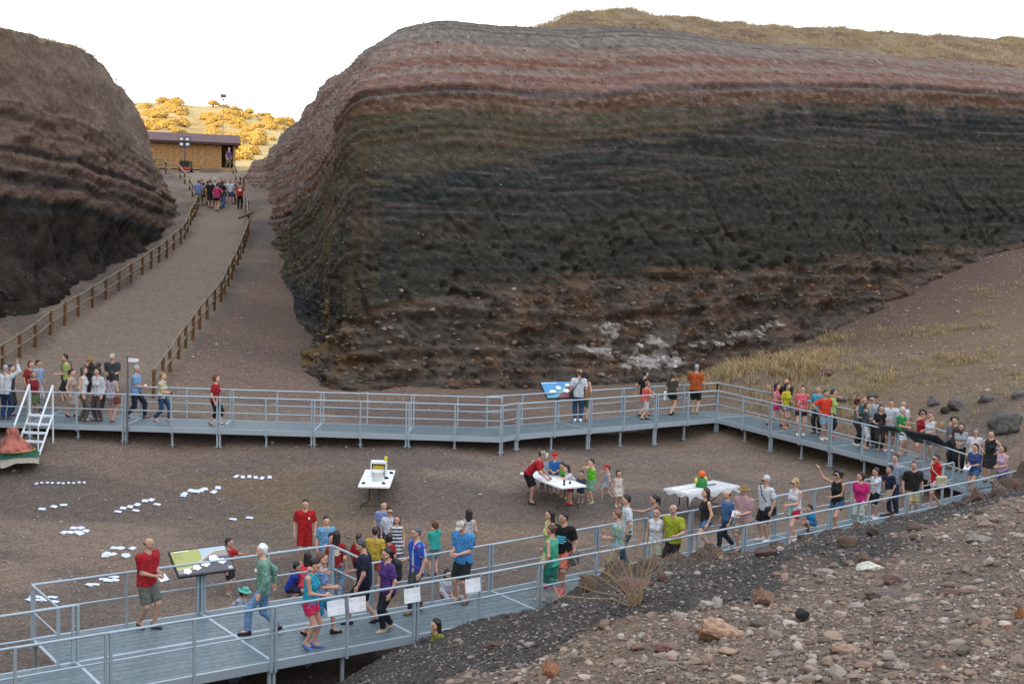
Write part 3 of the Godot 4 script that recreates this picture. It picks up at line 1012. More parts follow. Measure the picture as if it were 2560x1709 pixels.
func relief_main(a: float, y: float, q: Array) -> float:
	var s: float = y - q[4]
	var wob := n_big.get_noise_2d(a * 0.8, y * 0.5) * 0.3
	var r := n_big.get_noise_2d(a * 1.2, y * 1.0) * 0.42 + n_mid.get_noise_2d(a * 3.5, y * 9.0) * 0.1
	if s > 0: r += strat(s + wob * 0.3, 100.0, 3) * 0.06 + strat(s + wob * 0.3, 40.0, 13) * 0.05 * smoothstep(2.2, 0.4, s) + n_mid.get_noise_2d(a * 14, y * 24) * 0.035 + n_fine.get_noise_2d(a * 60, y * 90) * 0.03
	elif y > q[6]:
		r += strat(s + wob, 45.0, 8) * 0.09 + n_mid.get_noise_2d(a * 16, y * 26) * 0.04 + n_fine.get_noise_2d(a * 55, y * 90) * 0.05
		r -= smoothstep(0.5, 0.62, n_mid.get_noise_2d(a * 9.0 + y * 4, y * 16.0 - a * 5.0)) * 0.3 * smoothstep(q[6] + 5.0, q[6], y)
		var crack := absf(n_mid.get_noise_2d(a * 3.2 + y * 2.2, y * 1.5 + 40))
		r -= (1.0 - smoothstep(0.0, 0.035, crack)) * 0.25 * smoothstep(q[6] + 6.5, q[6] + 1.0, y)
	else:
		var dn: float = q[6] - y
		r += smoothstep(0, 0.4, dn) * 0.1
		r += n_mid.get_noise_2d(a * 8, y * 13) * 0.28 + n_cell.get_noise_2d(a * 17, y * 26) * 0.17 + n_fine.get_noise_2d(a * 45, y * 60) * 0.16
		r += strat(y + wob * 2 - a * 0.03, 26.0, 5) * 0.22
	r -= 0.3 * exp(-pow((s + 0.08) / 0.1, 2)) * (0.7 + n_mid.get_noise_2d(a * 2, 7))
	return r

func paint_main(a: float, y: float, q: Array, over: float) -> Color:
	var wob := n_big.get_noise_2d(a * 1.0, y) * 0.25 + n_mid.get_noise_2d(a * 6, y * 3) * 0.06
	var s: float = y - q[4] + wob * 0.35
	var f := n_fine.get_noise_2d(a * 30, y * 60)
	var m := n_mid.get_noise_2d(a * 2.4, y * 30) * 0.8 + n_mid.get_noise_2d(a * 4, y * 12 + 70) * 0.35
	var c: Color
	var top: float = q[2] - y
	if over > 1: return mixc(Color(0.24, 0.2, 0.14), Color(0.16, 0.13, 0.1), 0.5 + m)
	if s > 0.0:
		var st := strat(s, 42.0, 2) + strat(s, 130.0, 41) * 0.7 + m * 0.25
		c = mixc(Color(0.285, 0.202, 0.165), Color(0.205, 0.112, 0.085), 0.42 + st * 1.9)
		c = mixc(c, Color(0.24, 0.2, 0.178), smoothstep(0.15, 0.4, strat(s, 30.0, 9)) * 0.8)
		c = mixc(c, Color(0.22, 0.122, 0.105), smoothstep(0.9, 0.2, s) * 0.6)
		if top < 1.5 and a > 14.0: c = mixc(c, mixc(Color(0.22, 0.195, 0.17), Color(0.11, 0.1, 0.092), 0.5 + strat(top, 90, 4) * 2.2), smoothstep(14.0, 22.0, a) * smoothstep(1.5, 0.9, top) * (0.9 - 0.7 * smoothstep(8.0, 22.0, a - 35.0)))
		if n_cell.get_noise_2d(a * 90, y * 110) > 0.86 and n_mid.get_noise_2d(a * 2.0, y * 5) > 0.05: c = mixc(c, Color(0.3, 0.26, 0.23), 0.5)
	elif s > -0.28: c = mixc(Color(0.19, 0.15, 0.14), Color(0.12, 0.1, 0.098), 0.4 + m * 1.5)
	elif s > -0.95: c = mixc(Color(0.15, 0.09, 0.06), Color(0.21, 0.145, 0.12), 0.35 + m * 2.0 + f)
	else:
		var olive := mixc(Color(0.125, 0.108, 0.078), Color(0.094, 0.087, 0.069), 0.5 + strat(s, 45.0, 6) * 1.5 + m * 0.6)
		olive = mixc(olive, Color(0.14, 0.09, 0.052), smoothstep(0.15, 0.5, strat(s + 0.4, 26.0, 12) + m * 0.4) * 0.5)
		var dark := mixc(Color(0.05, 0.053, 0.046), Color(0.068, 0.064, 0.053), 0.5 + strat(y - a * 0.02, 30.0, 7) * 1.8 + m * 0.5)
		dark = mixc(dark, Color(0.044, 0.049, 0.053), smoothstep(1.6, 0.2, absf(q[5] - y - 0.5)) * 0.8)
		dark = mixc(dark, Color(0.15, 0.125, 0.12), smoothstep(0.3, 0.55, strat(y - a * 0.012 + m * 0.06, 60.0, 14) + m * 0.4) * smoothstep(2.4, 0.5, absf(q[5] - y - 0.9)) * 0.6)
		dark = mixc(dark, Color(0.115, 0.092, 0.066), f * 0.45 + m * 0.25)
		c = mixc(olive, dark, smoothstep(-0.25, 0.25, q[5] - y + wob * 2.0 + m * 0.8))
		var rocky := mixc(Color(0.165, 0.12, 0.092), Color(0.1, 0.082, 0.068), 0.5 + n_mid.get_noise_2d(a * 5, y * 8) * 1.6)
		rocky = mixc(rocky, Color(0.17, 0.1, 0.06), smoothstep(0.25, 0.6, n_mid.get_noise_2d(a * 4 + 30, y * 16)) * 0.7)
		rocky = mixc(rocky, Color(0.06, 0.052, 0.046), smoothstep(0.2, 0.5, n_mid.get_noise_2d(a * 22.0 + y * 4, y * 3.0)) * 0.55)
		rocky = mixc(rocky, Color(0.15, 0.125, 0.11), smoothstep(0.3, 0.6, n_cell.get_noise_2d(a * 12, y * 14)) * 0.5)
		c = mixc(c, rocky, smoothstep(-0.12, 0.15, q[6] - y + m * 0.5))
		c = mixc(c, Color(0.16, 0.1, 0.065), smoothstep(0.3, 0.0, absf(q[6] - y + m * 0.5)) * 0.6)
		# trickles of pale dust fallen from the red beds
		var tr := n_mid.get_noise_2d(a * 9.0 + y * 2.0, y * 1.2 + 20.0)
		c = mixc(c, Color(0.2, 0.15, 0.14), smoothstep(0.2, 0.45, tr) * smoothstep(-2.8, -0.8, s) * 0.5)
		var rust := exp(-pow((a - 21.5) / 2.6, 2)) * smoothstep(0.0, 0.4, n_mid.get_noise_2d(a * 26.0, y * 1.1)) * smoothstep(q[4] - 1.0, q[4] - 3.0, y)
		c = mixc(c, Color(0.2, 0.125, 0.055), rust * 0.85)
		# white crust low on the face
		var wx := n_mid.get_noise_2d(a * 11.0 + y * 14, y * 16.0 - a * 4) + n_fine.get_noise_2d(a * 40, y * 60) * 0.5
		for k in WHITE:
			var e: float = pow((a - k.x) / k.z, 2) + pow((y - k.y) / k.w, 2)
			if e < 1.6: c = mixc(c, Color(0.5, 0.46, 0.43), smoothstep(0.7, 0.4, e - wx * 2.6 + 0.28) * 0.9)
	return mixc(c, c * 1.6, f + 0.1)


# ---------- metal walkways ----------
var steel: StandardMaterial3D
var plank_mats = []
func make_metal() -> void:
	steel = StandardMaterial3D.new()
	steel.albedo_color = Color(0.6, 0.65, 0.685)
	steel.roughness = 0.45
	steel.metallic = 0.25
	for k in 3:
		var m := StandardMaterial3D.new()
		m.albedo_color = Color(0.445, 0.51, 0.535) * [1.0, 0.97, 1.02][k]
		m.albedo_color.a = 1
		m.roughness = 0.5
		m.metallic = 0.2
		m.uv1_triplanar = true
		m.uv1_scale = Vector3.ONE * 0.9
		m.albedo_texture = noise_tex(noise(FastNoiseLite.TYPE_SIMPLEX, 0.02, 4, 50 + k), 256, ramp([[0.0, grey(0.8)], [0.45, grey(0.92)], [1.0, grey(1.0)]])) if k == 0 else plank_mats[0].albedo_texture
		plank_mats.append(m)

# front, back: deck corners at every post, in order along the walkway; first: whether the first post is a module joint
func walkway(label: String, front: Array, back: Array, rails_front: Array, rails_back: Array, first_joint := 0, post_front := true, post_back := true) -> Node3D:
	var root := thing("metal_walkway", label, "walkway", front[0], 0.0, "")
	var o: Vector3 = -front[0]
	var n = front.size()
	var i = 0
	while i < n - 1:
		var j = min(n - 1, i + (2 if (i + first_joint) % 2 == 0 else 1))
		var panel := hold(Node3D.new(), "deck_panel", root) as Node3D
		for k in 8:
			var st = st_new()
			var a0 = (k + 0.03) / 8.0
			var a1 = (k + 0.97) / 8.0
			for e in range(i, j):
				var sh = 0.012
				var f0 = front[e].lerp(front[e + 1], sh if e == i else 0.0) + o
				var f1 = front[e].lerp(front[e + 1], 1.0 - (sh if e == j - 1 else 0.0)) + o
				var b0 = back[e].lerp(back[e + 1], sh if e == i else 0.0) + o
				var b1 = back[e].lerp(back[e + 1], 1.0 - (sh if e == j - 1 else 0.0)) + o
				# three low ribs run along each plank
				for rb in 6:
					var u0 = lerpf(a0, a1, rb / 6.0)
					var u1 = lerpf(a0, a1, (rb + 0.72) / 6.0)
					prism(st, [f0.lerp(b0, u0), f1.lerp(b1, u0), f1.lerp(b1, u1), f0.lerp(b0, u1)], Vector3(0, -0.012, 0))
				prism(st, [f0.lerp(b0, a0) - Vector3(0, 0.008, 0), f1.lerp(b1, a0) - Vector3(0, 0.008, 0), f1.lerp(b1, a1) - Vector3(0, 0.008, 0), f0.lerp(b0, a1) - Vector3(0, 0.008, 0)], Vector3(0, -0.03, 0))
			obj("plank", done(st), plank_mats[(i + k * 2) % 3], panel)
		# side beams and the strip over the joint
		for sd in 2:
			var line = front if sd == 0 else back
			var other = back if sd == 0 else front
			var st = st_new()
			for e in range(i, j):
				var inw = (other[e] - line[e]).normalized() * 0.05
				var top = [line[e] - inw + o, line[e + 1] - inw + o, line[e + 1] + inw * 0.1 + o, line[e] + inw * 0.1 + o]
				if sd == 1: top.reverse()
				prism(st, top.map(func(q): return q + Vector3(0, 0.006, 0)), Vector3(0, -0.17, 0))
			obj("side_beam", done(st), steel, panel)
		var js = st_new()
		var al = (front[i + 1] - front[i]).normalized() * 0.03
		prism(js, [front[i] + o + al, back[i] + o + al, back[i] + o - al, front[i] + o - al].map(func(q): return q + Vector3(0, 0.007, 0)), Vector3(0, -0.02, 0))
		obj("joint_strip", done(js), steel, panel)
		i = j
	for sd in 2:
		var line = front if sd == 0 else back
		var other = back if sd == 0 else front
		var rails = rails_front if sd == 0 else rails_back
		for e in n:
			var out = (line[e] - other[e]).normalized()
			var along = (line[min(e + 1, n - 1)] - line[max(e - 1, 0)]).normalized()
			along = Vector3(along.x, 0, along.z).normalized()
			var joint = (e + first_joint) % 2 == 0
			var has_rail = false
			for r in rails:
				if e >= r[0] and e <= r[1]: has_rail = true
			var gy: float = land.at(line[e].x, -line[e].z) + OFF
			var basis := Basis(along, Vector3.UP, along.cross(Vector3.UP))
			for k in ([-0.045, 0.045] if joint else [0.0]):
				if e == 0 and k < 0 or e == n - 1 and k > 0: continue
				if has_rail:
					var st = st_new()
					var p = line[e] + out * 0.055 + along * k + o
					bx(st, p + Vector3(0, 0.425, 0), Vector3(0.045, 1.25, 0.06), basis)
					obj("post", done(st), steel, root)
				var lg = st_new()
				var q = line[e] - out * (0.02 if joint else 0.12) + along * k + o
				var len: float = line[e].y - 0.12 - gy + 0.12
				if len > 0.1:
					bx(lg, q + Vector3(0, -0.1 - len * 0.5, 0), Vector3(0.06, len, 0.06), basis)
					bx(lg, q + Vector3(0, -0.1 - len + 0.16, 0), Vector3(0.16, 0.014, 0.16), basis)
					obj("leg", done(lg), steel, root)
		for r in rails:
			for e in range(r[0], r[1]):
				var out = (line[e] - other[e]).normalized() * 0.055
				var a = line[e] + out + o
				var b = line[e + 1] + out + o
				obj("top_rail", tube_mesh([a + Vector3(0, 1.05, 0), b + Vector3(0, 1.05, 0)], [0.027]), steel, root)
				obj("mid_rail", tube_mesh([a + Vector3(0, 0.54, 0), b + Vector3(0, 0.54, 0)], [0.02]), steel, root)
	return root

func cross_rail(root: Node3D, a: Vector3, b: Vector3) -> void:
	var o: Vector3 = -root.position
	obj("top_rail", tube_mesh([a + o + Vector3(0, 1.05, 0), b + o + Vector3(0, 1.05, 0)], [0.027]), steel, root)
	obj("mid_rail", tube_mesh([a + o + Vector3(0, 0.54, 0), b + o + Vector3(0, 0.54, 0)], [0.02]), steel, root)
	for q in [a, b]: obj("post", box_mesh(Vector3(0.055, 1.25, 0.055), q + o + Vector3(0, 0.43, 0)), steel, root)

func near_y(n: float) -> float: return curve(n, [[3, -8.12], [9, -7.92], [12, -7.78], [14, -7.68], [16, -7.5]])
func near_at(n: float, w: float) -> Vector3:
	var p := NP + ND * 1.55 * n + NB * w
	return W(p.x, p.z, near_y(n))

func build_walkways() -> void:
	var f = []
	var b = []
	for n in range(-4, 17):
		f.append(near_at(n, 0)); b.append(near_at(n, 1.75))
	var near := walkway("long near metal walkway crossing the picture from lower left to right", f, b, [[0, 20]], [[0, 2], [6, 19]], 0)
	# the wider bay with the information panel
	var pf = []
	var pb = []
	for e in [-2.2, -1.0, 0.0, 1.0, 2.0]:
		pf.append(near_at(e, 1.76)); pb.append(near_at(e, 3.5))
	var bay := walkway("wide metal deck bay on the pit side of the near walkway holding the info panel", pf, pb, [], [[0, 4]], 0)
	cross_rail(bay, near_at(-2.2, 1.8), near_at(-2.2, 3.5))
	cross_rail(bay, near_at(2.0, 1.8), near_at(2.0, 3.5))
	# far walkway, level
	f = []; b = []
	for k in range(0, 17):
		var x: float = -0.24 - (16 - k) * 1.55
		f.append(W(x, 41.58, -6.69)); b.append(W(x, 43.48, -6.69))
	walkway("level far metal walkway at the foot of the path on the left", f, b, [[0, 16]], [[8, 16]], 0)
	# its wide landing where the path arrives
	f = []; b = []
	for k in range(0, 9):
		var x2: float = -0.24 - (16 - k) * 1.55
		f.append(W(x2, 43.49, -6.69)); b.append(W(x2, 45.1, -6.69))
	walkway("wide metal landing where the path meets the far walkway", f, b, [], [], 0)
	# the short piece at the bend
	f = [W(-0.24, 41.58, -6.69), W(0.25, 42.3, -6.69)]
	b = [W(-0.24, 43.48, -6.69), W(-0.75, 43.7, -6.7)]
	walkway("short wedge of metal deck with a narrow gate at the bend", f, b, [[0, 1]], [], 1)
	var pd := Vector3(0.81208, 0, 0.58354)
	var m0 := Vector3(7.8, 0, 47.82) - pd * 1.55 * 6
	f = []; b = []
	for k in 7:
		var p := m0 + pd * 1.55 * k
		f.append(W(p.x, p.z, -6.72))
		var q := p + NB * 1.8
		b.append(W(q.x, q.z, -6.72))
	walkway("middle metal walkway running away along the cliff foot to the corner", f, b, [[0, 6]], [[0, 6]], 0)
	f = []; b = []
	for k in 9:
		var l := k * 1.375
		var p2 := Vector3(7.8, 0, 47.82) + Vector3(0.58354, 0, -0.81208) * l
		var q2 := p2 + Vector3(0.81208, 0, 0.58354) * 1.75
		var y := curve(l, [[0, -6.72], [8.5, -7.1], [11, -7.45]])
		f.append(W(p2.x, p2.z, y)); b.append(W(q2.x, q2.z, y))
	var right := walkway("right metal walkway sloping down towards the viewer with a crowd on it", f, b, [[0, 8]], [[1, 8]], 0)
	var c0 := W(7.8, 47.82, -6.72)
	var c1: Vector3 = c0 + Vector3(NB.x, 0, -NB.z) * 1.8
	var c2: Vector3 = c1 + Vector3(ND.x, 0, -ND.z) * 1.75
	cross_rail(right, c1, c2)
	cross_rail(right, c2, b[1])
	var cn = st_new()
	var rp: Vector3 = -right.position
	prism(cn, [c0 + rp, b[0] + rp, c2 + rp, c1 + rp].map(func(q): return q + Vector3(0, -0.006, 0)), Vector3(0, -0.12, 0))
	obj("corner_plate", done(cn), plank_mats[0], right)
	# landing at the right turn
	var lf = [near_at(16, 0), near_at(17, 0), near_at(18, 0)]
	var lb = [near_at(16, 1.75), near_at(17, 1.75), near_at(18, 1.75)]
	walkway("metal landing at the right turn behind the rubble", lf, lb, [[0, 2]], [], 0)

# ---------- timber fences of the path ----------
var timber: StandardMaterial3D
var pale_timber: StandardMaterial3D
func wood(c: Color, sc := Vector3(1, 8, 8)) -> StandardMaterial3D:
	var m := StandardMaterial3D.new()
	m.albedo_color = c
	m.roughness = 0.85
	m.uv1_triplanar = true
	m.uv1_scale = sc
	m.albedo_texture = wood_tex
	return m
var wood_tex: NoiseTexture2D

func fence(label: String, spots: Array, both := true) -> void:
	var root := thing("timber_fence", label, "fence", spots[0])
	var o: Vector3 = -spots[0]
	var rng := RandomNumberGenerator.new()
	rng.seed = spots.size()
	for i in spots.size():
		var p: Vector3 = spots[i] + o
		var tl := Vector3(rng.randf_range(-0.04, 0.04), 0, rng.randf_range(-0.04, 0.04))
		obj("post", tube_mesh([p + Vector3(0, -0.3, 0), p + Vector3(0, 1.0, 0) + tl], [0.07, 0.065], 8), timber, root)
		if i:
			var q: Vector3 = spots[i - 1] + o
			for h in [0.94, 0.48]:
				var mid := (p + q) * 0.5 + Vector3(rng.randf_range(-0.03, 0.03), h - 0.02, rng.randf_range(-0.03, 0.03))
				obj("rail", tube_mesh([q + Vector3(0, h, 0.06), mid + Vector3(0, 0, 0.06), p + Vector3(0, h, 0.06)], [0.056, 0.052, 0.054], 7), pale_timber, root)

func ground_at(x: float, d: float) -> Vector3: return W(x, d, land.at(x, d))

# ---------- folding table ----------
func table(label: String, centre: Vector3, yaw: float, size: Vector3, group := "") -> Node3D:
	var root := thing("folding_table", label, "table", centre, yaw, group)
	var st = st_new()
	var w: float = size.x * 0.5
	var d: float = size.z * 0.5
	var ring = []
	for c in [[w, d], [-w, d], [-w, -d], [w, -d]]:
		for k in 5:
			var a: float = (k / 4.0) * PI / 2 + [0.0, PI / 2, PI, PI * 1.5][ring.size() / 5]
			ring.append(Vector3(c[0] - signf(c[0]) * 0.06 + cos(a) * 0.06, 0, c[1] - signf(c[1]) * 0.06 + sin(a) * 0.06))
	ring.reverse()
	prism(st, ring.map(func(q): return q + Vector3(0, size.y, 0)), Vector3(0, -0.045, 0))
	obj("table_top", done(st), mat(Color(0.88, 0.89, 0.9), 0.45), root)
	for s in [-1.0, 1.0]:
		var lg = st_new()
		var x: float = s * (w - 0.32)
		for e in [-1.0, 1.0]:
			tube(lg, [Vector3(x, size.y - 0.05, e * d * 0.32), Vector3(x, size.y * 0.36, e * d * 0.32), Vector3(x, size.y * 0.26, e * d * 0.5), Vector3(x, 0.12, e * d * 0.82), Vector3(x, 0, e * d * 0.84)], [0.016], 7)
		tube(lg, [Vector3(x, 0.1, -d * 0.8), Vector3(x, 0.1, d * 0.8)], [0.013], 7)
		tube(lg, [Vector3(x, size.y - 0.1, 0), Vector3(x - s * 0.45, size.y - 0.06, 0)], [0.012], 6)
		obj("leg_frame", done(lg), mat(Color(0.05, 0.05, 0.055), 0.5), root)
	return root

# ---------- sloping information panel ----------
func panel(label: String, at: Vector3, yaw: float, size: Vector2, height: float, tilt: float, face: Material, frame_c: Color, posts := 2) -> Node3D:
	var root := thing("info_panel", label, "information panel", at, yaw)
	var b := Basis(Vector3.RIGHT, tilt)
	var c := Vector3(0, height, 0)
	obj("frame", (func():
		var st = st_new()
		bx(st, c, Vector3(size.x + 0.06, 0.05, size.y + 0.06), b)
		return done(st)).call(), mat(frame_c, 0.6), root)
	var st2 = st_new()
	var up := b * Vector3(0, 0.029, 0)
	var q = [c + up + b * Vector3(-size.x / 2, 0, size.y / 2), c + up + b * Vector3(size.x / 2, 0, size.y / 2), c + up + b * Vector3(size.x / 2, 0, -size.y / 2), c + up + b * Vector3(-size.x / 2, 0, -size.y / 2)]
	var uv = [Vector2(0, 1), Vector2(1, 1), Vector2(1, 0), Vector2(0, 0)]
	for t in [0, 2, 1, 0, 3, 2]:
		st2.set_uv(uv[t])
		st2.add_vertex(q[t])
	obj("printed_sheet", done(st2), face, root)
	for k in posts:
		var x: float = (k - (posts - 1) * 0.5) * 0.1 if posts > 1 else 0.0
		obj("post", box_mesh(Vector3(0.07, height, 0.07), Vector3(x, height / 2 - 0.04, 0)), steel, root)
	return root

func print_mat(im: Image) -> StandardMaterial3D:
	var m := StandardMaterial3D.new()
	m.albedo_texture = ImageTexture.create_from_image(im)
	m.roughness = 0.5
	m.texture_repeat = false
	return m

func disc(im: Image, c: Vector2, r: Vector2, col: Color, bump := 0.0) -> void:
	for y in range(int(c.y - r.y - 2), int(c.y + r.y + 3)):
		for x in range(int(c.x - r.x - 2), int(c.x + r.x + 3)):
			if x < 0 or y < 0 or x >= im.get_width() or y >= im.get_height(): continue
			var d := Vector2((x - c.x) / r.x, (y - c.y) / r.y)
			if d.length() < 1.0 + sin(d.angle() * 5.0) * bump: im.set_pixel(x, y, col)


const WHITE = [Vector4(37.4, -4.2, 1.9, 0.34), Vector4(39.3, -5.7, 1.5, 0.8), Vector4(36.2, -4.9, 0.9, 0.5), Vector4(37.5, -5.6, 0.8, 0.4), Vector4(39.6, -4.9, 0.8, 0.4), Vector4(47.8, -4.3, 1.0, 0.3), Vector4(45.5, -4.5, 1.6, 0.16), Vector4(43.0, -5.0, 1.4, 0.14)]

func hill(x: float, d: float) -> float:
	var r := sqrt(x * x + d * d)
	if x > -44 and x < 59 and d > -1.0 and d < 126.0: return -24.0
	var y := 5.0
	if d < 10.0: y = lerpf(-2.5, 6.0, clampf((r - 4.0) / 60.0, 0, 1))
	y = lerpf(y, 5.5, smoothstep(60, 120, r))
	# the high rim to the left and behind that keeps the pit in shade
	y += 74.0 * exp(-pow((x + 124.0) / 34.0, 2)) * (1.0 - smoothstep(38.0, 66.0, d)) * smoothstep(-260.0, -140.0, d)
	if d > 100.0:
		var az := x / d
		var back := curve(az, [[-1.2, 27.0], [-0.29, 26.6], [-0.265, 26.9], [-0.25, 25.8], [-0.235, 26.6], [-0.215, 25.4], [-0.195, 24.8], [-0.17, 23.0], [0.1, 22.0], [1.5, 22.0]])
		var t := clampf((d - 128.0) / 170.0, 0.0, 1.0)
		y += (back - 5.0) * (t * 0.7 + 0.3 * t * t) + n_big.get_noise_2d(x * 0.5, d * 0.5) * 1.6 * t
		if d > 300.0: y -= (d - 300.0) * 0.03
		y = maxf(y, 4.6 if d < 310 else -30.0)
	if d < -260.0 or absf(x) > 400.0: y = minf(y, 5.0)
	return y

func paint_hill(x: float, d: float) -> Color:
	var a := n_mid.get_noise_2d(x * 0.9, d * 0.5)
	return mixc(Color(0.58, 0.42, 0.18), Color(0.66, 0.52, 0.26), 0.5 + a * 1.4)

func sky_and_sun() -> void:
	var cam := Camera3D.new()
	cam.name = "camera"
	cam.fov = 29.897
	cam.near = 0.2
	cam.far = 6000.0
	cam.transform = Transform3D(Basis(Vector3.RIGHT, -0.08497) * Basis(Vector3.BACK, 0.030), Vector3(0, OFF, 0))
	add_child(cam)
	cam.current = true
	var env := Environment.new()
	env.background_mode = Environment.BG_SKY
	var sky := Sky.new()
	var ps := ProceduralSkyMaterial.new()
	ps.sky_top_color = Color(0.8, 0.83, 0.88)
	ps.sky_horizon_color = Color(1.0, 0.985, 0.95)
	ps.sky_curve = 0.22
	ps.ground_horizon_color = Color(0.75, 0.68, 0.6)
	ps.ground_bottom_color = Color(0.3, 0.25, 0.2)
	ps.sun_angle_max = 1.0
	ps.sky_energy_multiplier = 1.25
	sky.sky_material = ps
	env.sky = sky
	env.tonemap_mode = Environment.TONE_MAPPER_LINEAR
	env.tonemap_exposure = 1.75
	env.sdfgi_enabled = true
	env.ssao_enabled = true
	env.ssil_enabled = true
	var we := WorldEnvironment.new()
	we.name = "world_environment"
	we.environment = env
	add_child(we)
	var sun := DirectionalLight3D.new()
	sun.name = "sun"
	sun.light_energy = 1.6
	sun.light_color = Color(1.0, 0.86, 0.6)
	sun.light_angular_distance = 0.5
	sun.shadow_enabled = true
	# low evening sun, behind the viewer's left shoulder
	var dir := Vector3(0.79, -0.22, -0.59).normalized()
	sun.transform = Transform3D(Basis.looking_at(dir, Vector3.UP), Vector3(0, 60, 0))
	add_child(sun)

func struct(o, kind := "structure"):
	o.set_meta("kind", kind)
	return o

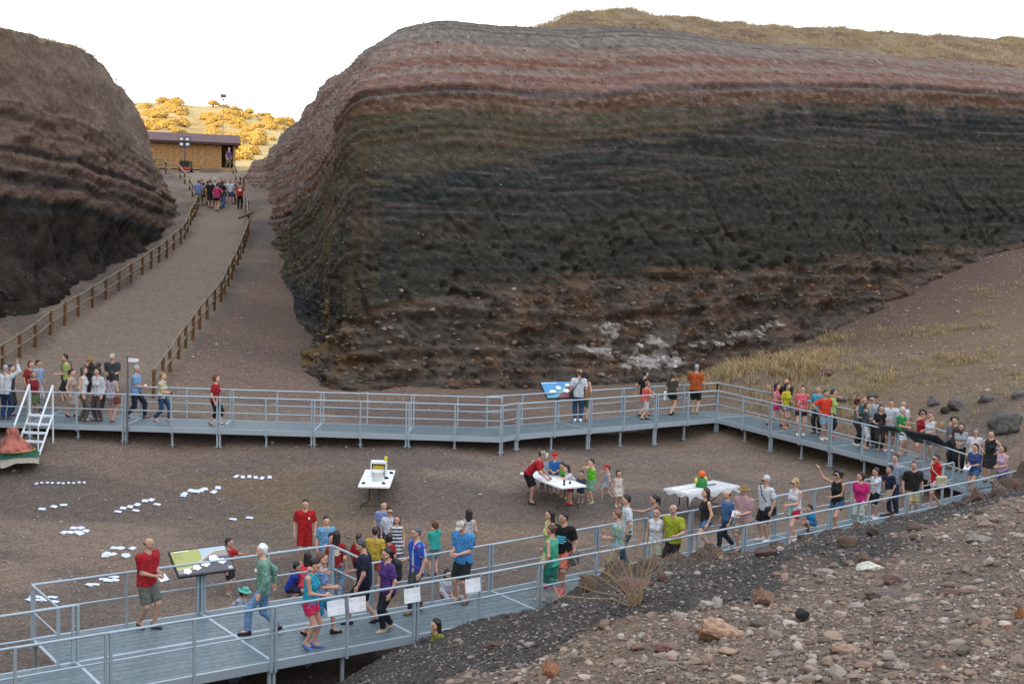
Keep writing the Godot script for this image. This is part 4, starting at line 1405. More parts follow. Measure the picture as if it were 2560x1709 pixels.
func build_land() -> void:
	struct(obj("ground", land_mesh(ground, Vector2(-46, 9), Vector2(60, 128), 354, 397, paint_ground), grit("pit", 0.5, 1.0, 0.6)))
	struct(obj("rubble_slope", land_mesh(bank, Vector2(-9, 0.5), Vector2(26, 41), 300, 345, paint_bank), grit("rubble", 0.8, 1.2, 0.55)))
	# one broad sheet of country all around, out to the horizon
	var rings = [0.5, 9.0, 20.0]
	var r := 30.0
	while r < 4200.0:
		rings.append(r)
		r *= 1.055
	var na = 361
	var p := PackedVector3Array()
	var c := PackedColorArray()
	for q in rings:
		for k in na:
			var an: float = TAU * k / (na - 1)
			var x: float = sin(an) * q
			var d: float = cos(an) * q
			p.append(W(x, d, hill(x, d)))
			c.append(paint_hill(x, d))
	struct(obj("surrounding_hills", sheet(p, na, rings.size(), c), grit("country", 0.12, 6.0, 0.6)))
	# the big quarry face
	var rows = [[-25.5, 118, 4.7, 0.34, 0.2, -3.5, -8, -23.5, 119],
		[-22.5, 106, 4.8, 0.34, 0.1, -3.5, -8, -21.5, 106],
		[-20.5, 97, 4.95, 0.34, 0.1, -3.5, -8, -19.6, 98],
		[-18.2, 90, 5.6, 0.34, 0, -3.5, -8, -17, 91],
		[-16, 81, 6.2, 0.34, 0.3, -3.6, -7, -14.4, 82],
		[-12.9, 70, 7.25, 0.34, 0.8, -3.2, -6.5, -11.6, 72.5],
		[-10, 59.5, 7.7, 0.34, 2.6, -3, -5.8, -9.2, 65.5],
		[-7.7, 52.6, 8.6, 0.3, 4.6, -0.5, -4.8, -7.3, 61.5],
		[-6.4, 50.7, 9.2, 0.26, 5.5, 2.2, -3.7, -5.4, 59.3],
		[-2.6, 52, 9.35, 0.26, 6.0, 2.5, -2.7, -3.3, 58.4],
		[0.4, 53.8, 9.3, 0.26, 6.15, 3, -2.4, -1.2, 58.6],
		[4.2, 56.6, 9.55, 0.26, 6.4, 4, -1.9, 1.6, 60.4],
		[8.2, 59.2, 10.05, 0.26, 7, 5, -1.6, 5.3, 63],
		[16, 64.8, 10.45, 0.26, 8, 6.7, -1, 13, 68.9],
		[26, 72, 10.95, 0.26, 8.9, 7.6, -0.2, 23, 76],
		[40, 81, 11.5, 0.26, 9.6, 8.3, 1, 37, 85],
		[58, 93, 11.9, 0.34, 10, 9, 3, 55, 97]]
	var main := cliff(rows, 0.15, 185, paint_main, relief_main, -9.0)
	var cm := grit("cliff", 0.75, 1.0, 0.56)
	struct(obj("quarry_face", main[0], cm))
	var lrows = [[-24.5, 30, 7.2, 0.3, 0.6, -6, -9, -27, 30], [-22.6, 44, 7.6, 0.3, 0.8, -6, -9, -24.6, 44], [-21.6, 54, 8.1, 0.3, 1, -6, -9, -23.2, 54], [-20.9, 62, 8.6, 0.3, 0.9, -6, -9, -22.6, 62.5], [-20, 70, 8.9, 0.22, 0.1, -6, -9, -23.3, 71], [-19.9, 77, 8.3, 0.22, -0.6, -6, -9, -24.6, 79.5], [-21.4, 83.5, 7.4, 0.22, -0.6, -6, -9, -27.2, 87.5], [-27, 89, 7.2, 0.3, -0.4, -6, -9, -30, 93], [-38, 94, 7, 0.3, 0, -6, -9, -39, 98]]
	var left := cliff(lrows, 0.16, 120, paint_left, relief_left, -8.5)
	struct(obj("left_quarry_face", left[0], cm))
	clasts("face_clasts", "small cinders and clasts sticking out of the big quarry face", main[0], 60000, 3)
	clasts("left_face_clasts", "small cinders and clasts sticking out of the left quarry face", left[0], 14000, 4)
	# grassy ground on top of both faces
	var crest_y = [[-26.0, 4.0], [-8.0, 7.2], [-3.0, 8.6], [-0.4, 11.3], [0.5, 12.2], [2.9, 13.65], [4.9, 14.4], [7.0, 14.5], [10.9, 14.65], [17.0, 15.05], [27.3, 15.9], [42.0, 17.3], [70.0, 19.0]]
	var hp := PackedVector3Array()
	var hc := PackedColorArray()
	var mound_spots = []
	var nj = 40
	var ww = 150
	var mline = [[-6.0, 61.0, 8.3], [-3.6, 60.2, 8.6], [-1.4, 60.2, 8.75], [1.2, 61.9, 9.05], [4.8, 64.6, 9.6], [12.6, 70.4, 10.1], [22.6, 77.4, 10.65], [36.6, 86.4, 11.2], [55.0, 98.4, 11.6]]
	for j in nj:
		for i in ww:
			var bd: float = j * 0.75 - 0.7
			var x0: float = lerpf(-5.0, 56.0, i / (ww - 1.0))
			var d0: float = curve(x0, mline.map(func(q): return [q[0], q[1]]))
			var y0: float = curve(x0, mline.map(func(q): return [q[0], q[2]]))
			var lb: float = lerpf(0.2, 1.0, smoothstep(-5.0, 9.0, x0))
			var o := Vector3(x0 - 0.585 * bd * lb, 0, d0 + 0.81 * bd)
			var t := clampf(bd / 14.0, 0.0, 1.0)
			var y: float = lerpf(y0 - 0.35, curve(o.x, crest_y) - 0.45, t * (1.6 - 0.6 * t))
			if bd < 0.0: y -= bd * bd * 1.5
			y += n_mid.get_noise_2d(o.x * 5, o.z * 5) * 0.28 * smoothstep(0.0, 3.0, bd) + n_big.get_noise_2d(o.x * 6, o.z * 6) * 0.3 * t
			if bd > 14.5: y -= (bd - 14.5) * 0.5
			hp.append(W(o.x, o.z, y))
			var a := n_mid.get_noise_2d(o.x * 3, o.z * 3)
			var col := mixc(Color(0.34, 0.255, 0.155), Color(0.22, 0.155, 0.11), 0.45 + a * 1.4)
			if o.x > 17: col = mixc(col, Color(0.2, 0.075, 0.045), smoothstep(17, 24, o.x) * smoothstep(2.6, 1.2, bd))
			hc.append(col)
			if bd > 0.5 and bd < 16.0 and o.x > -4.0: mound_spots.append(Vector3(o.x, y, o.z))
	struct(obj("grassy_mound", sheet(hp, ww, nj, hc), grit("pit", 0.5, 1.0, 0.6)))
	var lp := PackedVector3Array()
	var lc := PackedColorArray()
	var le = left[1]
	var left_spots = []
	for j in 20:
		for i in le.size():
			var bd: float = j * 0.9 + 0.15
			var o: Vector3 = le[i][0] - le[i][2] * bd
			var y: float = le[i][1] - 0.12 + bd * 0.06 + n_mid.get_noise_2d(o.x * 4, o.z * 4) * 0.25
			lp.append(W(o.x, o.z, y))
			lc.append(mixc(Color(0.2, 0.155, 0.1), Color(0.15, 0.11, 0.08), 0.5 + n_mid.get_noise_2d(o.x * 3, o.z * 3)))
			if bd < 6: left_spots.append(Vector3(o.x, y, o.z))
	struct(obj("left_plateau", sheet(lp, le.size(), 20, lc), grit("pit", 0.5, 1.0, 0.6)))
	grass(mound_spots, left_spots)

func clasts(called: String, label: String, mesh: ArrayMesh, count: int, sd: int) -> void:
	var rng := RandomNumberGenerator.new()
	rng.seed = sd
	var arr = mesh.surface_get_arrays(0)
	var v: PackedVector3Array = arr[Mesh.ARRAY_VERTEX]
	var c: PackedColorArray = arr[Mesh.ARRAY_COLOR]
	var pl = []
	var cl = []
	for k in count:
		var i := rng.randi() % v.size()
		var p := v[i]
		var low := smoothstep(8.5, 5.5, p.y - 0.06 * maxf(p.x, 0))
		var s: float = 0.03 + 0.07 * pow(rng.randf(), 3.0) + low * 0.22 * pow(rng.randf(), 5.0)
		p += Vector3(rng.randf_range(-0.08, 0.08), rng.randf_range(-0.06, 0.06), 0.0)
		var b := Basis(Vector3(rng.randf_range(-1, 1), rng.randf_range(-1, 1), rng.randf_range(-1, 1)).normalized(), rng.randf() * TAU).scaled(Vector3(s * 1.4, s * 0.9, s * 1.1))
		pl.append(Transform3D(b, p))
		var q: Color = c[i] * rng.randf_range(0.45, 1.3)
		if rng.randf() < 0.025: q = Color(0.25, 0.21, 0.18)
		cl.append(q)
	var m := StandardMaterial3D.new()
	m.vertex_color_use_as_albedo = true
	m.roughness = 0.95
	m.metallic_specular = 0.2
	scatter(called, label, rocks, pl, cl, m)

func relief_left(a: float, y: float, q: Array) -> float:
	var s: float = y - q[4]
	var r := n_big.get_noise_2d(a * 2.0, y * 2.0) * 0.4 + n_mid.get_noise_2d(a * 6, y * 12) * 0.1
	var dip: float = s + n_big.get_noise_2d(a * 2, 5) * 0.4
	if s > -0.15: r += strat(dip, 42.0, 31) * 0.17 * smoothstep(4.6, 3.2, s) + strat(dip, 120.0, 33) * 0.1 * smoothstep(5.5, 3.5, s) + n_cell.get_noise_2d(a * 16, y * 34) * 0.12 * smoothstep(5.0, 3.5, s)
	else:
		r -= 0.2 * smoothstep(-0.15, -0.5, s) - smoothstep(-1.5, -4.5, s) * 0.5
		r += n_mid.get_noise_2d(a * 10, y * 8) * 0.2 - smoothstep(0.3, 0.6, n_mid.get_noise_2d(a * 9 + 9, y * 4)) * 0.3
	return r + n_fine.get_noise_2d(a * 30, y * 40) * 0.05

func paint_left(a: float, y: float, q: Array, over: float) -> Color:
	var s: float = y - q[4] + n_big.get_noise_2d(a * 2, 5) * 0.4
	var m := n_mid.get_noise_2d(a * 4, y * 10)
	var f := n_fine.get_noise_2d(a * 30, y * 60)
	var c: Color
	if over > 0: return mixc(Color(0.22, 0.17, 0.11), Color(0.15, 0.11, 0.08), 0.5 + m)
	if s > 4.2: c = mixc(Color(0.185, 0.135, 0.102), Color(0.24, 0.175, 0.137), 0.5 + m * 1.2 + strat(s, 30, 40))
	elif s > 0.0:
		c = mixc(Color(0.155, 0.106, 0.084), Color(0.215, 0.142, 0.112), 0.5 + strat(s, 40.0, 31) * 1.4 + strat(s, 130.0, 44) * 0.8)
		c = mixc(c, Color(0.075, 0.068, 0.066), smoothstep(0.1, 0.4, strat(s, 26.0, 36) + m * 0.3) * 0.8)
	elif s > -0.55: c = Color(0.07, 0.07, 0.066)
	else:
		c = mixc(Color(0.042, 0.037, 0.031), Color(0.07, 0.058, 0.046), 0.5 + m * 1.4)
	c = mixc(c, Color(0.22, 0.18, 0.16), smoothstep(0.02, 0.0, absf(n_big.get_noise_2d(a * 1.5, y * 4.0 + a * 0.8)) ) * 0.5 * smoothstep(2.5, 4.5, s))
	return mixc(c, c * 1.4, f)

func grass(mound: Array, left: Array) -> void:
	var rng := RandomNumberGenerator.new()
	rng.seed = 77
	var tufts = []
	for k in 3:
		var st = st_new()
		for b in 15:
			var an := rng.randf() * TAU
			var tilt := rng.randf_range(0.15, 1.1)
			var d := Vector3(cos(an) * tilt, 1, sin(an) * tilt).normalized()
			var l := rng.randf_range(0.4, 1.0)
			var s := Vector3(-sin(an), 0, cos(an)) * 0.018
			var o := Vector3(rng.randf_range(-0.35, 0.35), -0.05, rng.randf_range(-0.35, 0.35))
			var m := o + d * l * 0.6
			var t := m + (d + Vector3(cos(an), -0.5, sin(an)) * 0.5) * l * 0.4
			tri(st, o - s, o + s, m + s * 0.7)
			tri(st, o - s, m + s * 0.7, m - s * 0.7)
			tri(st, m - s * 0.7, m + s * 0.7, t)
		tufts.append(done(st))
	var gm := StandardMaterial3D.new()
	gm.vertex_color_use_as_albedo = true
	gm.roughness = 0.9
	gm.backlight_enabled = true
	gm.backlight = Color(0.3, 0.3, 0.3)
	gm.cull_mode = BaseMaterial3D.CULL_DISABLED
	var sets = [["mound_dry_grass", "dry straw-coloured grass covering the mound above the quarry face", mound, 24000, 0.2, 0.46], ["plateau_dry_grass", "dry grass along the top of the left quarry face", left, 5000, 0.2, 0.4]]
	for s in sets:
		var pl = []
		var cl = []
		for k in s[3]:
			var q: Vector3 = s[2][rng.randi() % s[2].size()] + Vector3(rng.randf_range(-0.5, 0.5), -0.05, rng.randf_range(-0.5, 0.5))
			if n_mid.get_noise_2d(q.x * 4, q.z * 4) < -0.18 and s[0] == "mound_dry_grass": continue
			var sc := rng.randf_range(s[4], s[5])
			pl.append(Transform3D(Basis(Vector3.UP, rng.randf() * TAU).scaled(Vector3(sc, sc, sc)), W(q.x, q.z, q.y)))
			cl.append(Color(0.46, 0.35, 0.2).lerp(Color(0.28, 0.205, 0.12), rng.randf()))
		scatter(s[0], s[1], tufts, pl, cl, gm, "grass")
	var pl2 = []
	var cl2 = []
	for k in 55000:
		var d := rng.randf_range(44.0, 70.0)
		var x := rng.randf_range(7.0, 26.0)
		var px := 1280 + 3200.0 * x / d
		var den := n_mid.get_noise_2d(x * 3.0, d * 3.0) * 0.65 + n_big.get_noise_2d(x * 3, d * 3) * 0.4
		den += 0.95 * exp(-pow((px - 1930.0) / 190.0, 2)) * exp(-pow((d - 57.0) / 5.0, 2)) + 0.28 * exp(-pow((d - 49.0) / 3.0, 2)) - 0.45
		if den < rng.randf() * 1.5 - 0.3: continue
		if n_fine.get_noise_2d(x * 24, d * 24) < -0.05: continue
		if (Vector3(x, 0, d) - Vector3(7.8, 0, 47.82)).dot(Vector3(0.81208, 0, 0.58354)) < 2.4: continue
		var sc := rng.randf_range(0.2, 0.5) * (1.0 + 0.7 * exp(-pow((px - 1930.0) / 190.0, 2)))
		pl2.append(Transform3D(Basis(Vector3.UP, rng.randf() * TAU).scaled(Vector3(sc, sc * 0.9, sc)), ground_at(x, d)))
		cl2.append(Color(0.42, 0.31, 0.15).lerp(Color(0.26, 0.185, 0.1), rng.randf()))
	scatter("slope_dry_grass", "golden dry grass on the slope behind the right walkway", tufts, pl2, cl2, gm, "grass")

func scatter_stones() -> void:
	var rng := RandomNumberGenerator.new()
	rng.seed = 123
	var m := StandardMaterial3D.new()
	m.vertex_color_use_as_albedo = true
	m.roughness = 0.95
	m.metallic_specular = 0.25
	var pal = [Color(0.31, 0.21, 0.15), Color(0.22, 0.16, 0.122), Color(0.14, 0.115, 0.1), Color(0.37, 0.29, 0.23), Color(0.26, 0.165, 0.125), Color(0.2, 0.165, 0.145), Color(0.5, 0.43, 0.37)]
	var pl = []
	var cl = []
	while pl.size() < 150000:
		# denser close to the viewer, where single stones can be told apart
		var d := 9.5 + pow(rng.randf(), 1.5) * 27.0
		var px := rng.randf_range(300.0, 3600.0)
		var x := (px - 1280.0) / 3200.0 * d
		var over := d - crest(x)
		var w := (Vector3(x, 0, d) - NP).dot(NB)
		if w > -0.2: continue
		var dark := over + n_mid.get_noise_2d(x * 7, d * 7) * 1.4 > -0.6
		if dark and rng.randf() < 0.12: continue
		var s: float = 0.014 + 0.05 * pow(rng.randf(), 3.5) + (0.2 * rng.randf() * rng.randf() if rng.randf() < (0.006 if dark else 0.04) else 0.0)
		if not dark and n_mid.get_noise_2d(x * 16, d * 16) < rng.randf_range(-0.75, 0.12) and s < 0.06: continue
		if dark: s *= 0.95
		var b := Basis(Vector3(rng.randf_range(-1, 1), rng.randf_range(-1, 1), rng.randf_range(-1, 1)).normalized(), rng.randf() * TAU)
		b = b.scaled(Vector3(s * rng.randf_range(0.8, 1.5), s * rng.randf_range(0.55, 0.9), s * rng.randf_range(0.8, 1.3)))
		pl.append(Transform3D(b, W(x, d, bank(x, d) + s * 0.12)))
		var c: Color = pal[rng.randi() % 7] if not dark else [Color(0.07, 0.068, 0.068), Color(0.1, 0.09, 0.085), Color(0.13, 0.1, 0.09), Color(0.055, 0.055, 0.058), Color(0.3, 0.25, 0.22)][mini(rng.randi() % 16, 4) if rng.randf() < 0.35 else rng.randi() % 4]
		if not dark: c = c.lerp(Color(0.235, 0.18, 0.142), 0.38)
		cl.append(c * rng.randf_range(0.6, 1.0))
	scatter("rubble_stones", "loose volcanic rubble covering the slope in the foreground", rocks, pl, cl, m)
	pl = []
	cl = []
	while pl.size() < 36000:
		var d := rng.randf_range(24.0, 76.0)
		var px := rng.randf_range(-500.0, 3100.0)
		var x := (px - 1280.0) / 3200.0 * d
		var y := land.at(x, d)
		var s: float = 0.018 + 0.04 * pow(rng.randf(), 3.0) + (0.11 * rng.randf() if rng.randf() < 0.012 else 0.0)
		var onpath := d > 47 and x > -19 and x < -13
		if onpath and rng.randf() < 0.7: continue
		if x > 9 and d > 46:
			s *= 1.5
		elif d > 46 and x > -13.5 and x < -4.0: s *= 1.4
		elif rng.randf() < 0.35: continue
		if n_mid.get_noise_2d(x * 2.4, d * 2.4) < rng.randf_range(-0.7, 0.25): continue
		var b := Basis(Vector3.UP, rng.randf() * TAU).scaled(Vector3(s * 1.3, s * 0.8, s))
		pl.append(Transform3D(b, W(x, d, ground(x, d) + s * 0.15)))
		cl.append([Color(0.31, 0.23, 0.19), Color(0.27, 0.195, 0.16), Color(0.38, 0.32, 0.28), Color(0.2, 0.165, 0.15), Color(0.24, 0.19, 0.165)][rng.randi() % 5] * rng.randf_range(0.8, 1.2))
	scatter("ground_pebbles", "small pale pebbles strewn over the pit floor and slopes", rocks, pl, cl, m)

func hut() -> void:
	var at := W(-27.3, 108.0, 4.5)
	var root := thing("wooden_hut", "long wooden hut with a purple-brown roof at the top of the path", "hut", at, 0.245)
	var plank := wood(Color(0.76, 0.58, 0.37), Vector3(0.5, 1.3, 1.3))
	var st = st_new()
	var bt = st_new()
	for k in 12:
		var y := 0.26 + k * 0.17
		bx(bt, Vector3(-0.55, y + 0.08, 0.0), Vector3(6.0, 0.155, 0.1))
	var boards := obj("wall_boards", done(bt), plank, root)
	tag(boards, "", "", "", "stuff")
	bx(st, Vector3(-0.55, 1.25, -0.09), Vector3(6.0, 2.1, 0.08))
	bx(st, Vector3(-3.6, 1.25, -2.6), Vector3(0.1, 2.1, 5.2))
	bx(st, Vector3(3.55, 1.25, -2.6), Vector3(0.1, 2.1, 5.2))
	bx(st, Vector3(0, 1.25, -5.2), Vector3(7.1, 2.1, 0.1))
	bx(st, Vector3(0, 0.12, -2.6), Vector3(7.2, 0.24, 5.3))
	obj("shell", done(st), plank, root)
	for x in [-2.1, -0.1, 2.35, 3.5]:
		obj("upright", box_mesh(Vector3(0.12, 2.1, 0.13), Vector3(x, 1.28, 0.02)), plank, root)
	var dr := obj("door", box_mesh(Vector3(0.05, 1.95, 0.9), Vector3(3.42, 1.22, -0.5)), plank, root)
	obj("handle", box_mesh(Vector3(0.03, 0.14, 0.03), Vector3(3.38, 1.25, -0.85)), steel, dr)
	var rf = st_new()
	prism(rf, [Vector3(-4.0, 2.3, 0.55), Vector3(4.0, 2.3, 0.55), Vector3(4.0, 3.15, -2.6), Vector3(-4.0, 3.15, -2.6)], Vector3(0, -0.1, 0))
	prism(rf, [Vector3(-4.0, 3.15, -2.6), Vector3(4.0, 3.15, -2.6), Vector3(4.0, 2.3, -5.7), Vector3(-4.0, 2.3, -5.7)], Vector3(0, -0.1, 0))
	obj("roof", done(rf), mat(Color(0.3, 0.19, 0.2), 0.8), root)
	obj("fascia", box_mesh(Vector3(8.0, 0.18, 0.04), Vector3(0, 2.2, 0.57)), mat(Color(0.24, 0.13, 0.12), 0.7), root)
	var gb = st_new()
	for x in [-3.55, 3.55]: prism(gb, [Vector3(x - 0.05, 2.3, -0.1), Vector3(x + 0.05, 2.3, -0.1), Vector3(x + 0.05, 3.08, -2.6), Vector3(x - 0.05, 3.08, -2.6)], Vector3(0, -0.15, 0))
	for x in [-3.55, 3.55]: prism(gb, [Vector3(x - 0.05, 3.08, -2.6), Vector3(x + 0.05, 3.08, -2.6), Vector3(x + 0.05, 2.3, -5.2), Vector3(x - 0.05, 2.3, -5.2)], Vector3(0, -0.15, 0))
	obj("gable_board", done(gb), plank, root)
	obj("step", box_mesh(Vector3(1.4, 0.25, 1.0), Vector3(2.9, 0.05, 0.7)), plank, root)
	var sl := obj("concrete_slab", box_mesh(Vector3(1.7, 0.45, 1.2)), mat(Color(0.42, 0.38, 0.34)))
	sl.position = W(-24.9, 105.2, 4.25)
	tag(sl, "pale sloping concrete slab in front of the wooden hut", "slab")
	# mobile light tower
	var lt := thing("light_tower", "mobile light tower with four lamps on a blue frame before the hut", "light tower", W(-26.7, 103.5, 3.95))
	var blue := mat(Color(0.1, 0.14, 0.3), 0.5)
	obj("engine_cover", box_mesh(Vector3(0.75, 0.5, 1.1), Vector3(0.1, 0.75, 0)), mat(Color(0.06, 0.07, 0.08), 0.6), lt)
	obj("chassis", box_mesh(Vector3(0.85, 0.2, 1.6), Vector3(0.1, 0.4, 0)), mat(Color(0.65, 0.18, 0.08), 0.6), lt)
	for s in [-1, 1]:
		var wh = st_new()
		lathe(wh, [Vector2(0.02, -0.08), Vector2(0.22, -0.08), Vector2(0.25, 0), Vector2(0.22, 0.08), Vector2(0.02, 0.08)], 14)
		var wo := obj("wheel", done(wh), mat(Color(0.03, 0.03, 0.03), 0.8), lt)
		wo.transform = Transform3D(Basis(Vector3.BACK, PI / 2), Vector3(0.1 + s * 0.46, 0.25, 0))
	obj("mast", tube_mesh([Vector3(0, 0.6, 0), Vector3(0, 2.3, 0)], [0.05, 0.035]), blue, lt)
	var fr = st_new()
	for y in [2.15, 2.55, 2.9]: bx(fr, Vector3(0, y, 0), Vector3(0.95, 0.035, 0.04))
	for x in [-0.46, 0.0, 0.46]: bx(fr, Vector3(x, 2.52, 0), Vector3(0.035, 0.78, 0.045))
	obj("lamp_frame", done(fr), blue, lt)
	for x in [-0.24, 0.24]:
		for y in [2.33, 2.74]:
			var lm := obj("lamp", box_mesh(Vector3(0.3, 0.24, 0.16), Vector3(x, y, 0.06)), mat(Color(0.12, 0.13, 0.16), 0.5), lt)
			obj("lamp_glass", box_mesh(Vector3(0.25, 0.19, 0.01), Vector3(x, y, 0.146)), mat(Color(0.85, 0.88, 0.9), 0.15), lm)
	# floodlight mast behind
	var mt := thing("floodlight_mast", "tall thin floodlight mast rising behind the wooden hut", "mast", W(-29.7, 130, 5.0))
	obj("pole", tube_mesh([Vector3.ZERO, Vector3(0, 7.6, 0)], [0.07, 0.04]), mat(Color(0.6, 0.58, 0.55), 0.6), mt)
	obj("platform", box_mesh(Vector3(0.6, 0.06, 0.5), Vector3(0, 7.4, 0)), mat(Color(0.3, 0.3, 0.3)), mt)
	var hd = st_new()
	bx(hd, Vector3(0.05, 7.8, 0), Vector3(0.5, 0.34, 0.2)); bx(hd, Vector3(-0.25, 7.75, 0), Vector3(0.1, 0.5, 0.12))
	obj("floodlight", done(hd), mat(Color(0.35, 0.34, 0.3), 0.5), mt)
	var sg := thing("road_sign", "small blue-grey board on the sunny ground right of the hut", "sign", W(-22.9, 123.0, 4.9))
	obj("board", box_mesh(Vector3(0.75, 0.6, 0.05), Vector3(0, 2.5, 0)), mat(Color(0.32, 0.36, 0.44), 0.5), sg)
	obj("post", box_mesh(Vector3(0.07, 2.3, 0.07), Vector3(0, 1.1, -0.05)), mat(Color(0.4, 0.4, 0.4), 0.5), sg)

func shrubs() -> void:
	var rng := RandomNumberGenerator.new()
	rng.seed = 31
	var protos = []
	for k in 3:
		var st = st_new()
		for b in 900:
			var d := Vector3(rng.randf_range(-1, 1), rng.randf_range(-0.25, 1), rng.randf_range(-1, 1)).normalized()
			var lobe := Vector3([0.35, -0.4, 0.05][b % 3], [0.05, 0.0, 0.3][b % 3], [0.1, -0.15, 0.0][b % 3])
			var c := lobe + d * rng.randf_range(0.4, 0.75) * Vector3(1, 0.8, 1)
			c.y += 0.3
			var e := Vector3(rng.randf_range(-1, 1), rng.randf_range(-1, 1), rng.randf_range(-1, 1)).normalized() * 0.085
			var f := e.cross(d).normalized() * 0.065
			quad(st, c - e - f, c + e - f * 0.5, c + e + f, c - e * 0.6 + f)
		protos.append(done(st))
	var leaf := StandardMaterial3D.new()
	leaf.albedo_color = Color(0.74, 0.61, 0.31)
	leaf.roughness = 0.9
	leaf.backlight_enabled = true
	leaf.backlight = Color(0.25, 0.25, 0.2)
	leaf.cull_mode = BaseMaterial3D.CULL_DISABLED
	var bark := mat(Color(0.2, 0.14, 0.09))
	var trunk := tube_mesh([Vector3(0, -0.3, 0), Vector3(0.03, 0.15, 0), Vector3(-0.05, 0.5, 0.02)], [0.12, 0.09, 0.04], 6)
	var base = []
	for k in 3:
		var r := thing("shrub", "rounded golden-green shrub on the sunlit far hill", "shrub", Vector3(0, -50, 0), 0.0, "shrubs on the sunlit far hill")
		obj("crown", protos[k], leaf, r)
		obj("trunk", trunk, bark, r)
		base.append(r)
	var n = 0
	var zones = [[350, 455, 215, 300, 80], [500, 655, 190, 260, 80], [520, 735, 270, 300, 50], [655, 745, 200, 280, 10], [560, 640, 150, 175, 5]]
	for z in zones:
		for k in z[4]:
			var px := rng.randf_range(z[0], z[1])
			var d := rng.randf_range(z[2], z[3])
			var x := (px - 1280.0) / 3200.0 * d
			var s := rng.randf_range(0.55, 1.25)
			var o: Node3D
			if n < 3: o = base[n]
			else:
				o = base[n % 3].duplicate()
				o.name = numbered("shrub")
				add_child(o, true)
			o.transform = Transform3D(Basis(Vector3.UP, rng.randf() * TAU).scaled(Vector3(s * 1.25, s, s * 1.25)), W(x, d, hill(x, d) - 0.2))
			n += 1

func sheets(called: String, label: String, group: String, places: Array) -> void:
	for p in places:
		var o := obj("paper_sheet", paper_mesh, mat(Color(0.76, 0.79, 0.87), 0.8))
		var nrm := Vector3(land.at(p[0] - 0.3, p[1]) - land.at(p[0] + 0.3, p[1]), 0.6, -(land.at(p[0], p[1] - 0.3) - land.at(p[0], p[1] + 0.3))).normalized()
		var x := Vector3(cos(p[2]), 0, sin(p[2]))
		x = (x - nrm * x.dot(nrm)).normalized()
		o.transform = Transform3D(Basis(x, nrm, x.cross(nrm)) * Basis.from_scale(Vector3(p[3] * 0.7, 1, p[4] * 0.7)), W(p[0], p[1], ground(p[0], p[1]) + 0.018))
		tag(o, label, "paper", group)
var paper_mesh: ArrayMesh

func papers() -> void:
	# a slightly buckled sheet, one metre square, scaled to size
	var p := PackedVector3Array()
	for j in 5:
		for i in 5: p.append(Vector3(i / 4.0 - 0.5, 0.006 * sin(i * 1.2) + 0.004 * cos(j * 1.5), 0.5 - j / 4.0))
	paper_mesh = sheet(p, 5, 5)
	var rng := RandomNumberGenerator.new()
	rng.seed = 9
	var sets = [["thin white paper strip in the long row farthest left on the pit floor", 10, Vector2(-14.2, 38.0), Vector2(-12.85, 38.3), 0.03, 0.12, 0.18],
		["white paper card in the short straight row beyond the ochre stain", 6, Vector2(-8.45, 39.3), Vector2(-7.4, 39.1), 0.05, 0.17, 0.3],
		["white paper card in the nine-card cluster on the ochre stain", 9, Vector2(-9.8, 38.1), Vector2(-8.85, 38.3), 0.34, 0.24, 0.32],
		["white paper card in the diagonal row at mid left of the pit", 5, Vector2(-11.1, 36.35), Vector2(-10.5, 37.2), 0.05, 0.24, 0.3],
		["white paper card in the small far left trio on the pit floor", 3, Vector2(-13.3, 36.1), Vector2(-12.85, 36.5), 0.08, 0.28, 0.24],
		["white paper card in the six-card cluster left of the diagonal row", 7, Vector2(-12.15, 34.6), Vector2(-11.5, 34.5), 0.28, 0.26, 0.3],
		["white paper card in the dense cluster behind the bald man in red", 12, Vector2(-10.55, 33.0), Vector2(-9.85, 33.0), 0.45, 0.24, 0.3],
		["white paper card in the stack-like group beside the near panel rail", 6, Vector2(-10.05, 30.9), Vector2(-9.65, 31.3), 0.4, 0.34, 0.22],
		["white paper card in the group nearest the left platform corner", 7, Vector2(-11.1, 29.1), Vector2(-10.7, 29.5), 0.38, 0.32, 0.2]]
	for s in sets:
		var pl = []
		for k in s[1]:
			var t: float = k / maxf(s[1] - 1.0, 1)
			var q: Vector2 = s[2].lerp(s[3], t)
			pl.append([q.x + rng.randf_range(-1, 1) * s[4] * 0.3, q.y + rng.randf_range(-1, 1) * s[4], rng.randf_range(-0.5, 0.5), s[5], s[6]])
		if s[4] > 0.1: sheets("paper_sheet", s[0], "paper cards laid on the pit floor", pl)
		else:
			var ord := ["first", "second", "third", "fourth", "fifth", "sixth", "seventh", "eighth", "ninth", "tenth"]
			for k in pl.size(): sheets("paper_sheet", ord[k] + " from left: " + s[0].replace("thin white", "white").replace("farthest left on the pit floor", "farthest left").replace(" at mid left of the pit", " at mid left").replace(" on the pit floor", ""), "paper cards laid on the pit floor", [pl[k]])
	var loose = [["lone white paper slip left of the diagonal paper row", -11.15, 36.1], ["lone white paper slip just below the diagonal paper row", -10.7, 36.3], ["lone white paper slip right of the diagonal paper row", -10.25, 36.9], ["lone long white card left of the bent card on the pit floor", -7.85, 36.1], ["folded white card between the ochre stain and the boy in red", -7.4, 36.2], ["white scrap on the pit floor near the green shirt", -5.95, 33.3], ["white scrap at the end of the left platform paper group", -10.5, 29.2]]
	for l in loose: sheets("paper_sheet", l[0], "", [[l[1], l[2], 0.1, 0.3, 0.2]])

func on_table(called: String, label: String, cat: String, mesh: Mesh, m: Material, at: Vector3, yaw := 0.0, group := "") -> MeshInstance3D:
	var o := obj(called, mesh, m)
	o.transform = Transform3D(Basis(Vector3.UP, yaw), at)
	tag(o, label, cat, group)
	return o

